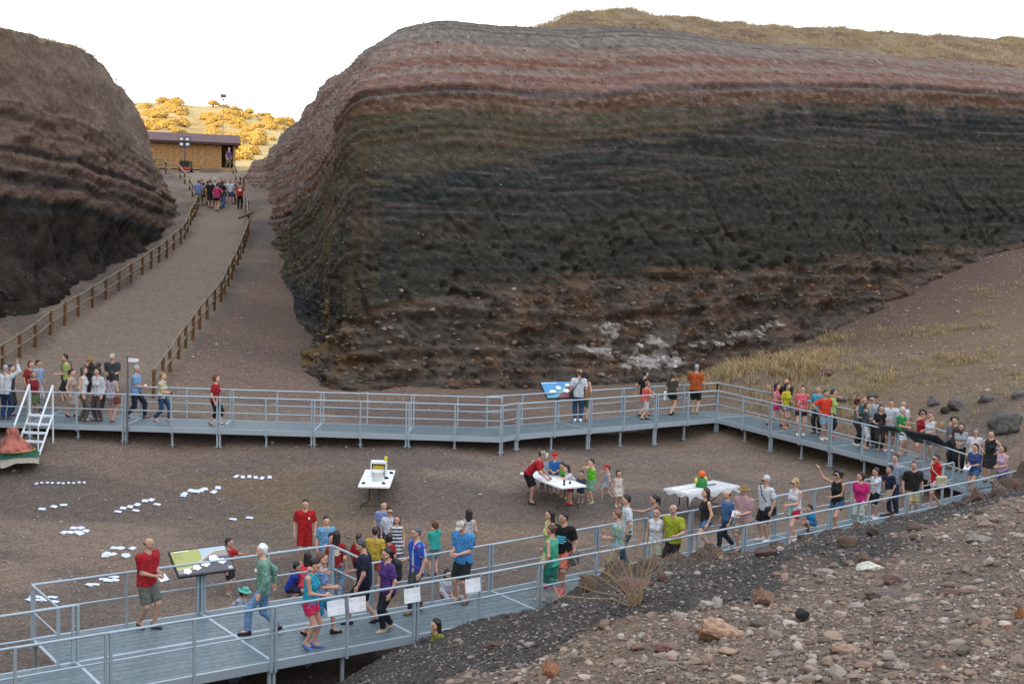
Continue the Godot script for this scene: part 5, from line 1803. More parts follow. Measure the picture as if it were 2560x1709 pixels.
func tables() -> void:
	var white := mat(Color(0.86, 0.87, 0.88), 0.4)
	# table with the tub
	var c := W(-3.9, 37.7, -8.14)
	table("white folding table standing end-on with a tub and crate on it", c, PI / 2 + 0.03, Vector3(2.6, 0.74, 0.92))
	var tb = st_new()
	lathe(tb, [Vector2(0.13, 0), Vector2(0.15, 0.02), Vector2(0.165, 0.26), Vector2(0.185, 0.265), Vector2(0.185, 0.29), Vector2(0.16, 0.29), Vector2(0.14, 0.04), Vector2(0.0, 0.04)], 22)
	on_table("tub", "round white plastic tub on the end-on folding table", "tub", done(tb), mat(Color(0.8, 0.81, 0.78), 0.35), c + Vector3(0.05, 0.74, 0.45))
	var cr := thing("crate", "white open-fronted plastic crate behind the tub on the table", "crate", c + Vector3(0.02, 0.74, -0.25))
	var cs = st_new()
	for x in [-0.22, 0.22]: bx(cs, Vector3(x, 0.22, 0), Vector3(0.03, 0.44, 0.3))
	bx(cs, Vector3(0, 0.44, 0), Vector3(0.47, 0.06, 0.32)); bx(cs, Vector3(0, 0.22, -0.02), Vector3(0.41, 0.025, 0.26)); bx(cs, Vector3(0, 0.015, 0), Vector3(0.41, 0.03, 0.3)); bx(cs, Vector3(0, 0.22, -0.145), Vector3(0.41, 0.42, 0.015))
	obj("shell", done(cs), white, cr)
	obj("yellow_block", box_mesh(Vector3(0.34, 0.1, 0.16), Vector3(0, 0.29, 0)), mat(Color(0.7, 0.62, 0.12), 0.6), cr)
	var yf = st_new()
	lathe(yf, [Vector2(0.04, 0), Vector2(0.06, 0.1), Vector2(0.035, 0.14), Vector2(0.0, 0.15)], 10)
	on_table("beaker", "small bright yellow beaker on top of the white crate", "beaker", done(yf), mat(Color(0.8, 0.7, 0.1), 0.5), cr.position + Vector3(0.2, 0.47, 0))
	var specs = [[-0.3, 0.95, "grey"], [0.28, 0.9, "grey"], [0.34, -0.75, "black"], [0.28, 0.1, "dark green"]]
	var names = ["grey stone sample at the near left corner of the tub table", "grey stone sample at the near right corner of the tub table", "black stone sample at the far right corner of the tub table", "dark green sample right of the tub on its table"]
	for k in 4:
		var o := on_table("stone_sample", names[k], "stone", boulders[k], mat([Color(0.2, 0.2, 0.21), Color(0.2, 0.2, 0.22), Color(0.03, 0.035, 0.06), Color(0.05, 0.09, 0.04)][k]), c + Vector3(specs[k][0], 0.77, specs[k][1]))
		o.scale = Vector3(0.15, 0.09, 0.11)
	# the children's table
	c = W(1.35, 38.3, -8.13)
	var yaw := -1.06
	table("white folding table crowded by children and a man in red", c, yaw, Vector3(2.5, 0.74, 0.9))
	var rng := RandomNumberGenerator.new()
	rng.seed = 3
	var bs := Basis(Vector3.UP, yaw)
	for k in 7:
		var q := c + bs * Vector3(-1.05 + k * 0.34, 0.745, rng.randf_range(-0.25, 0.25))
		var o := on_table("drawing", ["drawing paper at the far end of the children's table", "second drawing paper from the far end of the children's table", "third drawing paper from the far end of the children's table", "middle drawing paper on the children's table", "third drawing paper from the near end of the children's table", "second drawing paper from the near end of the children's table", "drawing paper at the near end of the children's table"][k], "paper", paper_mesh, drawing_mats[k % 3], q, yaw + rng.randf_range(-0.5, 0.5))
		o.scale = Vector3(0.3, 0.3, 0.22)
	for k in 3:
		var jr = st_new()
		lathe(jr, [Vector2(0.03, 0), Vector2(0.035, 0.07), Vector2(0.02, 0.08), Vector2(0, 0.08)], 10)
		on_table("paint_pot", ["small dark paint pot nearest the small boy on the children's table", "small dark paint pot beside the bending girl on the children's table", "flat dark brush tray pot near the table corner"][k], "pot", done(jr), mat(Color(0.06, 0.07, 0.12), 0.5), c + bs * Vector3([0.85, 0.6, 1.0][k], 0.745, [-0.1, -0.05, 0.2][k]))
	# the table with the cloth
	c = W(5.85, 37.95, -8.17)
	yaw = 0.72
	table("white folding table under a white cloth with a toy on it", c, yaw, Vector3(2.3, 0.74, 1.0))
	bs = Basis(Vector3.UP, yaw)
	var cp := PackedVector3Array()
	var nx = 41
	for j in 22:
		for i in nx:
			var x := lerpf(-1.24, 1.24, i / float(nx - 1))
			var z := lerpf(0.62, -0.62, j / 21.0)
			var ox := maxf(absf(x) - 1.15, 0.0)
			var oz := maxf(absf(z) - 0.5, 0.0)
			var drop := ox * 1.3 + oz * 1.3
			drop += (ox + oz) * 0.5 * sin(x * 11.0 + z * 14.0)
			cp.append(Vector3(signf(x) * minf(absf(x), 1.165 + ox * 0.2), 0.752 - drop, signf(z) * minf(absf(z), 0.515 + oz * 0.25)))
	on_table("tablecloth", "white cloth with a scalloped edge over the third table", "tablecloth", sheet(cp, nx, 22), cloth("#e6e8ea"), c, yaw)
	for k in 6:
		var q := c + bs * Vector3(-0.95 + (k % 3) * 0.32, 0.758, -0.18 + (k / 3) * 0.38)
		var o := on_table("card", ["card with dark print at the back left of the cloth table", "second back card with red print on the cloth table", "back card beside the toy on the cloth table", "card with dark print at the front left of the cloth table", "second front card with red print on the cloth table", "front card beside the toy on the cloth table"][k], "card", paper_mesh, drawing_mats[k % 3], q, yaw + 0.2 * (k % 2))
		o.scale = Vector3(0.24, 0.3, 0.3)
	var toy := thing("toy_figure", "green and orange home-made toy with pale wings on the cloth table", "toy", c + bs * Vector3(-0.1, 0.752, 0.05), yaw)
	var b1 = st_new()
	lathe(b1, [Vector2(0.17, 0), Vector2(0.175, 0.1), Vector2(0.14, 0.22), Vector2(0.07, 0.3), Vector2(0.0, 0.31)], 16)
	obj("body", done(b1), mat(Color(0.03, 0.42, 0.16), 0.6), toy)
	var b2 = st_new()
	lathe(b2, [Vector2(0.0, 0.3), Vector2(0.08, 0.32), Vector2(0.115, 0.4), Vector2(0.09, 0.48), Vector2(0, 0.51)], 16)
	obj("head", done(b2), mat(Color(0.85, 0.36, 0.04), 0.5), toy)
	for s in [-1.0, 1.0]:
		var b3 = st_new()
		lathe(b3, [Vector2(0, -0.02), Vector2(0.1, 0), Vector2(0, 0.02)], 14)
		var wg := obj("wing", done(b3), mat(Color(0.75, 0.72, 0.3), 0.6), toy)
		wg.transform = Transform3D(Basis(Vector3.RIGHT, 1.3), Vector3(s * 0.2, 0.22, -0.03))
	on_table("tray", "narrow grey tray on the right half of the cloth table", "tray", box_mesh(Vector3(0.3, 0.02, 0.1)), mat(Color(0.35, 0.42, 0.4), 0.5), c + bs * Vector3(0.45, 0.77, 0.0), yaw)
	# the volcano model
	c = W(-15.55, 38.9, -7.88)
	table("folding table at the left edge carrying the volcano model", c, 0.35, Vector3(1.7, 0.72, 0.9))
	bs = Basis(Vector3.UP, 0.35)
	for L in 2:
		var vp := PackedVector3Array()
		var nn = 61
		for j in 9:
			for i in nn:
				var a: float = TAU * i / (nn - 1.0)
				var sq := 1.0 / maxf(absf(cos(a)) / 0.93, absf(sin(a)) / 0.53)
				var rr := sq * (1.0 + j * 0.014)
				var hang: float = (0.16 if L == 0 else 0.4) * (0.75 + 0.35 * pow(absf(cos(a * 2)), 3))
				rr *= 1.0 + (0.03 * sin(a * 17.0) * j / 8.0) + L * -0.015
				vp.append(Vector3(cos(a) * rr, 0.745 - L * 0.004 - hang * j / 8.0, sin(a) * rr))
		on_table("tablecloth", ["green cover over the volcano table", "white pleated skirt hanging from the volcano table"][L], "tablecloth", sheet(vp, nn, 9), cloth(["#2f6a58", "#d8d4c4"][L]), c, 0.35)
	on_table("cover_top", "flat top of the green cover under the volcano model", "tablecloth", box_mesh(Vector3(1.72, 0.012, 0.94)), cloth("#2f6a58"), c + Vector3(0, 0.742, 0), 0.35)
	var vc := PackedVector3Array()
	var vcol := PackedColorArray()
	for j in 26:
		for i in 49:
			var a: float = TAU * i / 48.0
			var t: float = j / 25.0
			var rr: float = curve(t, [[0.0, 0.56], [0.12, 0.5], [0.3, 0.4], [0.45, 0.3], [0.6, 0.22], [0.8, 0.19], [0.9, 0.15], [1.0, 0.06]])
			var dx := Vector3(cos(a), 0, -sin(a))
			rr *= 1.0 + n_mid.get_noise_3d(dx.x * 22, t * 30, dx.z * 22) * 0.4
			vc.append(dx * rr + Vector3(0, t * 0.74 - (0.1 if t > 0.95 else 0.0), 0))
			vcol.append(mixc(Color(0.36, 0.11, 0.075), Color(0.2, 0.07, 0.055), 0.5 + n_mid.get_noise_3d(dx.x * 30, t * 40, dx.z * 30) * 1.5))
	var vm := StandardMaterial3D.new()
	vm.vertex_color_use_as_albedo = true
	vm.roughness = 0.9
	on_table("volcano_model", "rough red-brown volcano model on the green covered table", "model", sheet(vc, 49, 26, vcol), vm, c + bs * Vector3(0.28, 0.75, 0.0), 0.0)
	on_table("yellow_rim", "yellow paper ring around the foot of the volcano model", "paper", (func():
		var s = st_new()
		lathe(s, [Vector2(0.5, 0), Vector2(0.66, 0.01), Vector2(0.66, 0.025), Vector2(0.5, 0.03)], 24)
		return done(s)).call(), mat(Color(0.5, 0.42, 0.14)), c + bs * Vector3(0.28, 0.75, 0.0))
var drawing_mats = []

func signs() -> void:
	# arrow post
	var sp := thing("arrow_signpost", "thin grey post with a white arrow board pointing right", "signpost", W(-12.5, 41.45, -6.69))
	obj("post", box_mesh(Vector3(0.05, 3.1, 0.05), Vector3(0, 0.8, 0)), mat(Color(0.33, 0.36, 0.39), 0.5), sp)
	var st = st_new()
	prism(st, [Vector3(0.03, 0.06, 0), Vector3(0.03, -0.06, 0), Vector3(0.32, -0.06, 0), Vector3(0.39, 0, 0), Vector3(0.32, 0.06, 0)].map(func(q): return Vector3(q.x, -q.z, -q.y)), Vector3(0, -0.02, 0))
	var ar := obj("arrow_board", done(st), mat(Color(0.85, 0.86, 0.88), 0.5), sp)
	ar.transform = Transform3D(Basis(Vector3.RIGHT, PI / 2), Vector3(0, 2.2, 0.045))
	# white steps with handrails
	var ws := thing("white_steps", "white metal steps with handrails climbing to the far walkway", "steps", W(-15.35, 40.3, -7.52), -0.12)
	var wm := mat(Color(0.82, 0.84, 0.86), 0.45)
	for k in 5: obj("tread", box_mesh(Vector3(0.74, 0.05, 0.24), Vector3(0, 0.16 + k * 0.25, -0.04 - k * 0.2)), wm, ws)
	for s in [-1.0, 1.0]:
		obj("stringer", tube_mesh([Vector3(s * 0.4, -0.05, 0.06), Vector3(s * 0.4, 1.22, -0.96)], [0.04], 6), wm, ws)
		obj("handrail", tube_mesh([Vector3(s * 0.4, 0.95, 0.05), Vector3(s * 0.4, 2.15, -0.92)], [0.035], 8), wm, ws)
		obj("support", tube_mesh([Vector3(s * 0.4, 2.15, -0.92), Vector3(s * 0.4, -0.1, -0.94)], [0.03], 8), wm, ws)
		obj("support", tube_mesh([Vector3(s * 0.4, 0.95, 0.05), Vector3(s * 0.4, 0.0, 0.05)], [0.025], 8), wm, ws)
	# printed panels
	var im := Image.create(420, 200, false, Image.FORMAT_RGB8)
	im.fill(Color(0.6, 0.6, 0.34))
	for x in 420:
		var top := int(150.0 - 118.0 * smoothstep(0.18, 0.85, x / 420.0))
		im.fill_rect(Rect2i(x, top, 1, 200 - top), Color(0.55, 0.5, 0.47))
		var lo := int(185.0 - 105.0 * smoothstep(0.12, 0.7, x / 420.0))
		im.fill_rect(Rect2i(x, lo, 1, 200 - lo), Color(0.3, 0.29, 0.32))
		var hi := int(120 - 120.0 * smoothstep(0.1, 0.62, x / 420.0))
		if x > 215: im.fill_rect(Rect2i(x, 0, 1, max(0, top - 6)), Color(0.62, 0.68, 0.74))
		im.fill_rect(Rect2i(x, max(0, top - 5), 1, 5), Color(0.8, 0.8, 0.74))
	for k in 7: im.fill_rect(Rect2i(14, 12 + k * 9, 80 - (k * 13) % 30, 3), Color(0.45, 0.46, 0.3))
	im.fill_rect(Rect2i(20, 4, 120, 4), Color(0.95, 0.95, 0.9))
	for q in [[70, 172, 28], [150, 150, 28], [222, 128, 32], [300, 90, 34], [352, 122, 30]]: disc(im, Vector2(q[0], q[1]), Vector2(q[2], q[2] * 0.72), Color(0.93, 0.95, 0.97), 0.13)
	im.fill_rect(Rect2i(380, 170, 34, 24), Color(0.7, 0.66, 0.6))
	panel("sloping info panel in the near deck bay printed with a hill profile and white blobs", near_at(0.05, 3.62) , deg_to_rad(35.7), Vector2(1.2, 0.66), 1.06, 0.6, print_mat(im), Color(0.12, 0.13, 0.14))
	im = Image.create(300, 190, false, Image.FORMAT_RGB8)
	im.fill(Color(0.25, 0.5, 0.68))
	for x in 300:
		var t := int(170 - 140 * smoothstep(0.2, 0.9, x / 300.0))
		im.fill_rect(Rect2i(x, t, 1, 190 - t), Color(0.4, 0.22, 0.24))
		im.fill_rect(Rect2i(x, t, 1, 26), Color(0.3, 0.62, 0.62))
	im.fill_rect(Rect2i(0, 8, 150, 6), Color(0.8, 0.88, 0.92))
	for q in [[80, 120, 34], [150, 70, 26], [215, 110, 30], [250, 40, 22]]: disc(im, Vector2(q[0], q[1]), Vector2(q[2], q[2] * 0.7), Color(0.92, 0.94, 0.96), 0.1)
	panel("sloping blue info panel with white blobs behind the middle walkway rail", W(1.75, 45.9, -6.72), deg_to_rad(28), Vector2(1.25, 0.72), 1.12, 0.75, print_mat(im), Color(0.1, 0.12, 0.14), 1)
	im = Image.create(64, 40, false, Image.FORMAT_RGB8)
	im.fill(Color(0.2, 0.24, 0.26))
	im.fill_rect(Rect2i(4, 4, 40, 5), Color(0.7, 0.72, 0.7))
	var rp := Vector3(7.8, 0, 47.82) + Vector3(0.58354, 0, -0.81208) * 9.4 + Vector3(0.81, 0, 0.58) * -0.15
	panel("large dark info panel seen from below on the right walkway rail", W(rp.x, rp.z, -7.22), deg_to_rad(125.8), Vector2(1.25, 0.75), 1.14, 0.55, print_mat(im), Color(0.07, 0.085, 0.09), 1)
	rp = Vector3(7.8, 0, 47.82) + Vector3(0.58354, 0, -0.81208) * 8.0 + Vector3(0.81, 0, 0.58) * -0.1
	panel("smaller dark info panel left of the large one on the right walkway", W(rp.x, rp.z, -7.1), deg_to_rad(125.8), Vector2(0.7, 0.5), 1.1, 0.5, print_mat(im), Color(0.09, 0.1, 0.11), 1)
	# sheets hung from the near rail
	var k = 0
	for e in [[0.82, "first white printed sheet from the left hanging on the near rail"], [1.12, "second white printed sheet from the left hanging on the near rail"], [1.92, "white printed sheet on the near rail under the purple tee"], [2.86, "white printed sheet on the near rail under the sky blue polo"]]:
		var o := obj("hanging_sheet", paper_mesh, drawing_mats[k % 3])
		var at := near_at(e[0], -0.11) + Vector3(0, 0.86, 0)
		o.transform = Transform3D(Basis(Vector3.UP, deg_to_rad(35.7)) * Basis(Vector3.RIGHT, PI / 2 - 0.15) * Basis().scaled(Vector3(0.38, 1, 0.29)), at)
		tag(o, e[1], "paper")
		k += 1

func weed() -> void:
	var rng := RandomNumberGenerator.new()
	rng.seed = 17
	var b := Vector2(1.75, 16.6)
	var at := W(b.x, b.y, bank(b.x, b.y))
	var root := thing("dry_bush", "dry leafless bush of thin tan stems in the foreground rubble", "bush", at)
	root.scale = Vector3.ONE * 0.86
	var m := mat(Color(0.58, 0.49, 0.36), 0.85)
	var tips = [[-1.0, 0.95], [-0.95, 0.5], [-0.75, 0.75], [-0.62, 1.05], [-1.25, 0.32], [-0.5, 0.6], [-0.35, 0.9], [-0.22, 1.2], [-0.1, 0.75], [0.02, 1.05], [0.12, 1.3], [0.2, 0.85], [0.35, 1.2], [0.42, 1.0], [0.5, 1.25], [0.58, 0.8], [-1.5, 0.2], [-1.7, 0.12], [-0.4, 1.35], [-0.85, 1.15], [-0.28, 1.75], [0.3, 0.55]]
	for t in tips:
		var z := rng.randf_range(-0.45, 0.45)
		var tip := Vector3(t[0] - 0.1, t[1], z)
		var mid := tip * 0.5 + Vector3(rng.randf_range(-0.08, 0.08), 0.1 if t[1] > 0.4 else 0.02, rng.randf_range(-0.1, 0.1))
		var st = st_new()
		tube(st, [Vector3(rng.randf_range(-0.06, 0.06), -0.05, rng.randf_range(-0.06, 0.06)), tip * 0.22 + Vector3(0, 0.06, 0), mid, tip * 0.8 + Vector3(0, 0.03, 0), tip], [0.007, 0.006, 0.005, 0.004, 0.003], 5)
		for k in 3:
			var q := mid.lerp(tip, rng.randf_range(0.0, 0.8))
			tube(st, [q, q + Vector3(rng.randf_range(-0.16, 0.16), rng.randf_range(0.05, 0.25), rng.randf_range(-0.15, 0.15))], [0.005, 0.0025], 4)
		obj("stem", done(st), m, root)
	for e in [[0.9, 13.6, "short dry twig sticking up from the rubble below the tan slab"], [2.0, 18.6, "bent dry twig right of the dry bush"], [3.4, 21.0, "long dry straw lying on the rubble crest"]]:
		var st = st_new()
		tube(st, [Vector3(0, -0.04, 0), Vector3(0.12, 0.2, 0.03), Vector3(0.3, 0.3, 0)], [0.008, 0.006, 0.003], 5)
		tube(st, [Vector3(0.1, 0.16, 0.02), Vector3(0.02, 0.34, 0.05)], [0.005, 0.003], 5)
		var o := obj("twig", done(st), m)
		o.position = W(e[0], e[1], bank(e[0], e[1]))
		tag(o, e[2], "twig")

func carried(called: String, label: String, cat: String, who: Node3D, at: Vector3, mesh: Mesh, m: Material, turn := Basis()) -> void:
	var o := obj(called, mesh, m)
	o.transform = who.transform * Transform3D(turn, at)
	tag(o, label, cat)

func bag_mesh(s: Vector3) -> ArrayMesh:
	var e := minf(s.x, minf(s.y, s.z)) * 0.42
	var bones = []
	for x in [-1, 1]:
		for y in [-1, 1]:
			bones.append([Vector3(x * (s.x / 2 - e), y * (s.y / 2 - e), 0), Vector3(-x * (s.x / 2 - e), y * (s.y / 2 - e), 0), e, e])
			bones.append([Vector3(x * (s.x / 2 - e), y * (s.y / 2 - e), 0), Vector3(x * (s.x / 2 - e), 0, 0), e, e])
	bones.append([Vector3(0, -s.y / 2 + e, 0), Vector3(0, s.y / 2 - e, 0), e, e])
	return net_mesh(bones, 0.022, 90.0)

func strap(label: String, who: Node3D, hip: Vector3, c: Color) -> void:
	# runs over the shoulder opposite the bag
	var b: Vector3 = who.get_meta("back")
	var sx := -signf(hip.x)
	var top := Vector3(sx * 0.13, b.y + 0.1, 0)
	var st = st_new()
	tube(st, [hip + Vector3(0, 0.1, 0.02), Vector3(hip.x * 0.3, (hip.y + top.y) * 0.5 + 0.05, 0.2), top + Vector3(0, 0, 0.12), top + Vector3(0, 0.03, 0), top + Vector3(0, 0, -0.13), Vector3(hip.x * 0.3, (hip.y + top.y) * 0.5 + 0.05, -0.19), hip + Vector3(0, 0.1, -0.02)], [0.014], 6)
	carried("bag_strap", label, "strap", who, Vector3.ZERO, done(st), mat(c, 0.7))

func _ready() -> void:
	sky_and_sun()
	n_fine = noise(FastNoiseLite.TYPE_SIMPLEX, 0.05, 3, 1)
	n_mid = noise(FastNoiseLite.TYPE_SIMPLEX, 0.05, 3, 2)
	n_big = noise(FastNoiseLite.TYPE_SIMPLEX, 0.05, 2, 3)
	n_cell = noise(FastNoiseLite.TYPE_CELLULAR, 0.05, 1, 4)
	n_cell.cellular_return_type = FastNoiseLite.RETURN_CELL_VALUE
	make_patterns()
	wood_tex = noise_tex(noise(FastNoiseLite.TYPE_SIMPLEX, 0.02, 4, 12), 256, ramp([[0.0, grey(0.6)], [0.5, grey(0.85)], [1.0, grey(1.0)]]))
	stone_tex = noise_tex(noise(FastNoiseLite.TYPE_SIMPLEX, 0.02, 5, 13), 256, ramp([[0.0, grey(0.5)], [0.45, grey(0.8)], [0.6, grey(0.92)], [1.0, grey(1.0)]]))
	stone_bump = noise_tex(noise(FastNoiseLite.TYPE_SIMPLEX, 0.03, 5, 14), 256)
	for k in 3:
		var im := Image.create(48, 36, false, Image.FORMAT_RGB8)
		im.fill(Color(0.86, 0.87, 0.89))
		for j in 6: im.fill_rect(Rect2i(4, 4 + j * 5, 18 + (j * 7 + k * 5) % 20, 2), [Color(0.76, 0.78, 0.82), Color(0.8, 0.66, 0.66), Color(0.74, 0.79, 0.78)][k])
		var dm := StandardMaterial3D.new()
		dm.uv1_triplanar = true
		dm.uv1_scale = Vector3(1, 1, 1)
		dm.albedo_texture = ImageTexture.create_from_image(im)
		drawing_mats.append(dm)
	land = Plate.new(GROUND_SPOTS, 0.05, Vector2(-46, 8), Vector2(61, 130), 0.9)
	rubble = Plate.new(BANK_SPOTS, 0.02, Vector2(-10, 0), Vector2(27, 42), 0.7)
	make_metal()
	make_rocks()
	build_land()
	build_walkways()
	timber = wood(Color(0.46, 0.3, 0.15))
	pale_timber = wood(Color(0.54, 0.49, 0.4))
	fences()
	hut()
	shrubs()
	scatter_stones()
	stones()
	weed()
	papers()
	signs()
	tables()
	make_people_stock()
	people()

func fences() -> void:
	var s = []
	for k in 24:
		var d := 46.6 + k * 1.62
		s.append(ground_at(path_edge(d).x, d))
	fence("long timber post-and-rail fence on the left side of the path", s)
	s = []
	for k in 7:
		var d := 85.4 + k * 3.2
		s.append(ground_at(path_edge(d).x + (0.0 if k < 5 else -1.0), d))
	s.append(ground_at(-30.8, 105.5))
	fence("timber fence continuing up to the left end of the hut", s)
	s = []
	for k in 26:
		var d := 45.9 + k * 1.55
		s.append(ground_at(path_edge(d).y, d))
	fence("timber post-and-rail fence on the right side of the path", s)
	s = []
	for e in [[-19.0, 89.5], [-20.2, 94.0], [-21.6, 99.0], [-22.9, 104.0]]: s.append(ground_at(e[0], e[1]))
	fence("short upper timber fence leading to the hut door", s)
	var tp := W(path_edge(76).y, 76.0, land.at(path_edge(76).y, 76.0))
	var bd := thing("trail_board", "tilted wooden board on a stake at the right path fence", "board", tp)
	var b := obj("board", box_mesh(Vector3(0.95, 0.1, 0.4)), wood(Color(0.42, 0.29, 0.14)), bd)
	b.transform = Transform3D(Basis(Vector3.BACK, 0.42) * Basis(Vector3.RIGHT, 0.3), Vector3(-0.1, 1.12, 0.1))
	obj("stake", tube_mesh([Vector3(0, -0.2, 0), Vector3(0, 1.1, 0)], [0.07], 8), timber, bd)


const GROUND_SPOTS = [
	Vector3(-12, 24, -9), Vector3(-8, 30, -8.9), Vector3(-4, 24, -9.05), Vector3(0, 30, -8.75), Vector3(4, 32, -8.75), Vector3(8, 36, -8.55), Vector3(0, 38, -8.15), Vector3(-8, 38, -8.1),
	Vector3(-16, 38, -7.95), Vector3(-16, 30, -8.7), Vector3(-20, 41, -7.2), Vector3(-14, 41.6, -7.15), Vector3(-6, 41.6, -7.15), Vector3(0, 41.6, -7.27), Vector3(1.4, 43.2, -7.42), Vector3(4, 45.3, -7.49),
	Vector3(6.5, 47, -7.48), Vector3(9.5, 45.5, -7.62), Vector3(11.5, 42.5, -7.75), Vector3(8, 41, -8), Vector3(12, 40, -8.1), Vector3(13.5, 38.5, -8.2), Vector3(-6, 44.2, -6.95), Vector3(-12, 44, -6.9),
	Vector3(-7, 47, -6.6), Vector3(0, 50, -6.5), Vector3(8, 57, -6.35), Vector3(-3, 49, -6.4), Vector3(4, 50, -6.9), Vector3(16, 42, -7.2), Vector3(18, 36, -7.4), Vector3(0, 16, -9.1),
	Vector3(-12, 14, -9.2), Vector3(10, 20, -8.9), Vector3(-24, 24, -8.8), Vector3(-26, 34, -7.6), Vector3(-19.3, 46, -6.24), Vector3(-12.92, 46, -6.24), Vector3(-19.25, 51, -5.29), Vector3(-13.26, 51, -5.29),
	Vector3(-19.2, 56, -4.34), Vector3(-13.55, 56, -4.34), Vector3(-18.91, 61, -3.39), Vector3(-13.82, 61, -3.39), Vector3(-18.74, 66, -2.44), Vector3(-14.42, 66, -2.44), Vector3(-18.85, 71, -1.49), Vector3(-15.04, 71, -1.49),
	Vector3(-19.37, 76, -0.54), Vector3(-15.82, 76, -0.54), Vector3(-20.2, 81, 0.41), Vector3(-16.93, 81, 0.41), Vector3(-21.45, 86, 1.32), Vector3(-18.17, 86, 1.32), Vector3(-23.4, 92, 2.33), Vector3(-19.77, 92, 2.33),
	Vector3(-25.6, 98, 3.3), Vector3(-21.2, 98, 3.3), Vector3(-27.4, 104, 4.1), Vector3(-21.2, 104, 4.1), Vector3(-28, 110, 4.58), Vector3(-21.2, 110, 4.58), Vector3(-20.34, 77, -0.08), Vector3(-20.45, 70, -1.87),
	Vector3(-21.01, 62, -3), Vector3(-21.69, 54, -3.9), Vector3(-22.5, 46, -4.6), Vector3(-9.5, 50, -6.4), Vector3(-10.2, 56, -5.1), Vector3(-10.6, 60, -4.2), Vector3(-12.9, 69, -2), Vector3(-16, 81, 1),
	Vector3(-18.3, 90, 2.5), Vector3(-9.5, 47, -6.6), Vector3(-22, 118, 4.9), Vector3(-35, 118, 4.9), Vector3(-30, 125, 5), Vector3(-16, 118, 5), Vector3(12.28, 50.5, -5.93), Vector3(9.7, 54, -5.59),
	Vector3(18.53, 58, -4.3), Vector3(21.64, 54, -3.87), Vector3(17.38, 68, -3.51), Vector3(22.77, 72, -1.33), Vector3(30.08, 76, 0.43), Vector3(13.04, 62, -5.38), Vector3(16.73, 46.5, -5.59), Vector3(17.97, 44.5, -5.29),
	Vector3(40, 60, 0.5), Vector3(40, 44, -2.5), Vector3(30, 30, -5), Vector3(22, 44, -5.5), Vector3(55, 80, 4),
]

const BANK_SPOTS = [
	Vector3(-1.93, 23.5, -8), Vector3(-0.36, 25.3, -7.77), Vector3(1.11, 26.8, -7.88), Vector3(1.9, 27.4, -7.41), Vector3(2.36, 27.8, -7.14), Vector3(3.02, 28.3, -7.16), Vector3(3.93, 29, -7.36), Vector3(4.64, 29.5, -7.23),
	Vector3(5.64, 30.3, -7.54), Vector3(6.75, 31, -7.44), Vector3(8.07, 32, -7.44), Vector3(9.46, 33, -7.42), Vector3(10.23, 33.5, -7.35), Vector3(11.65, 34.6, -7.34), Vector3(12.94, 35.5, -6.98), Vector3(13.86, 36.2, -6.81),
	Vector3(14.53, 36.8, -6.5), Vector3(15.17, 37.3, -6.1), Vector3(-0.97, 19.5, -7), Vector3(-2.33, 20.5, -7.46), Vector3(0.29, 21.5, -6.97), Vector3(-0.36, 20, -6.77), Vector3(1.72, 22.5, -6.52), Vector3(3.41, 24.5, -6.57),
	Vector3(5.27, 26, -6.75), Vector3(6.87, 27.5, -6.84), Vector3(1.84, 17, -4.8), Vector3(1.17, 16.5, -5.16), Vector3(-0.27, 15.5, -5.5), Vector3(3.1, 20, -5.26), Vector3(6.49, 24.5, -5.72), Vector3(8.73, 28, -6.09),
	Vector3(9.33, 26, -5.37), Vector3(9.4, 23, -4.57), Vector3(4.6, 11, -3.82), Vector3(2.48, 12, -4.25), Vector3(0.5, 13.5, -4.85), Vector3(4.2, 14, -4.19), Vector3(6.61, 16, -4.21), Vector3(2.05, 14.5, -4.64),
	Vector3(3.74, 17, -4.85), Vector3(0, 0, -1.7), Vector3(5, 2, -1.9), Vector3(-5, 4, -4), Vector3(-8, 12, -7.5), Vector3(-4.5, 19, -8.6), Vector3(12, 5, -2), Vector3(18, 20, -3),
	Vector3(24, 38, -4.5), Vector3(20, 30, -4), Vector3(-3, 22, -8.4),
]


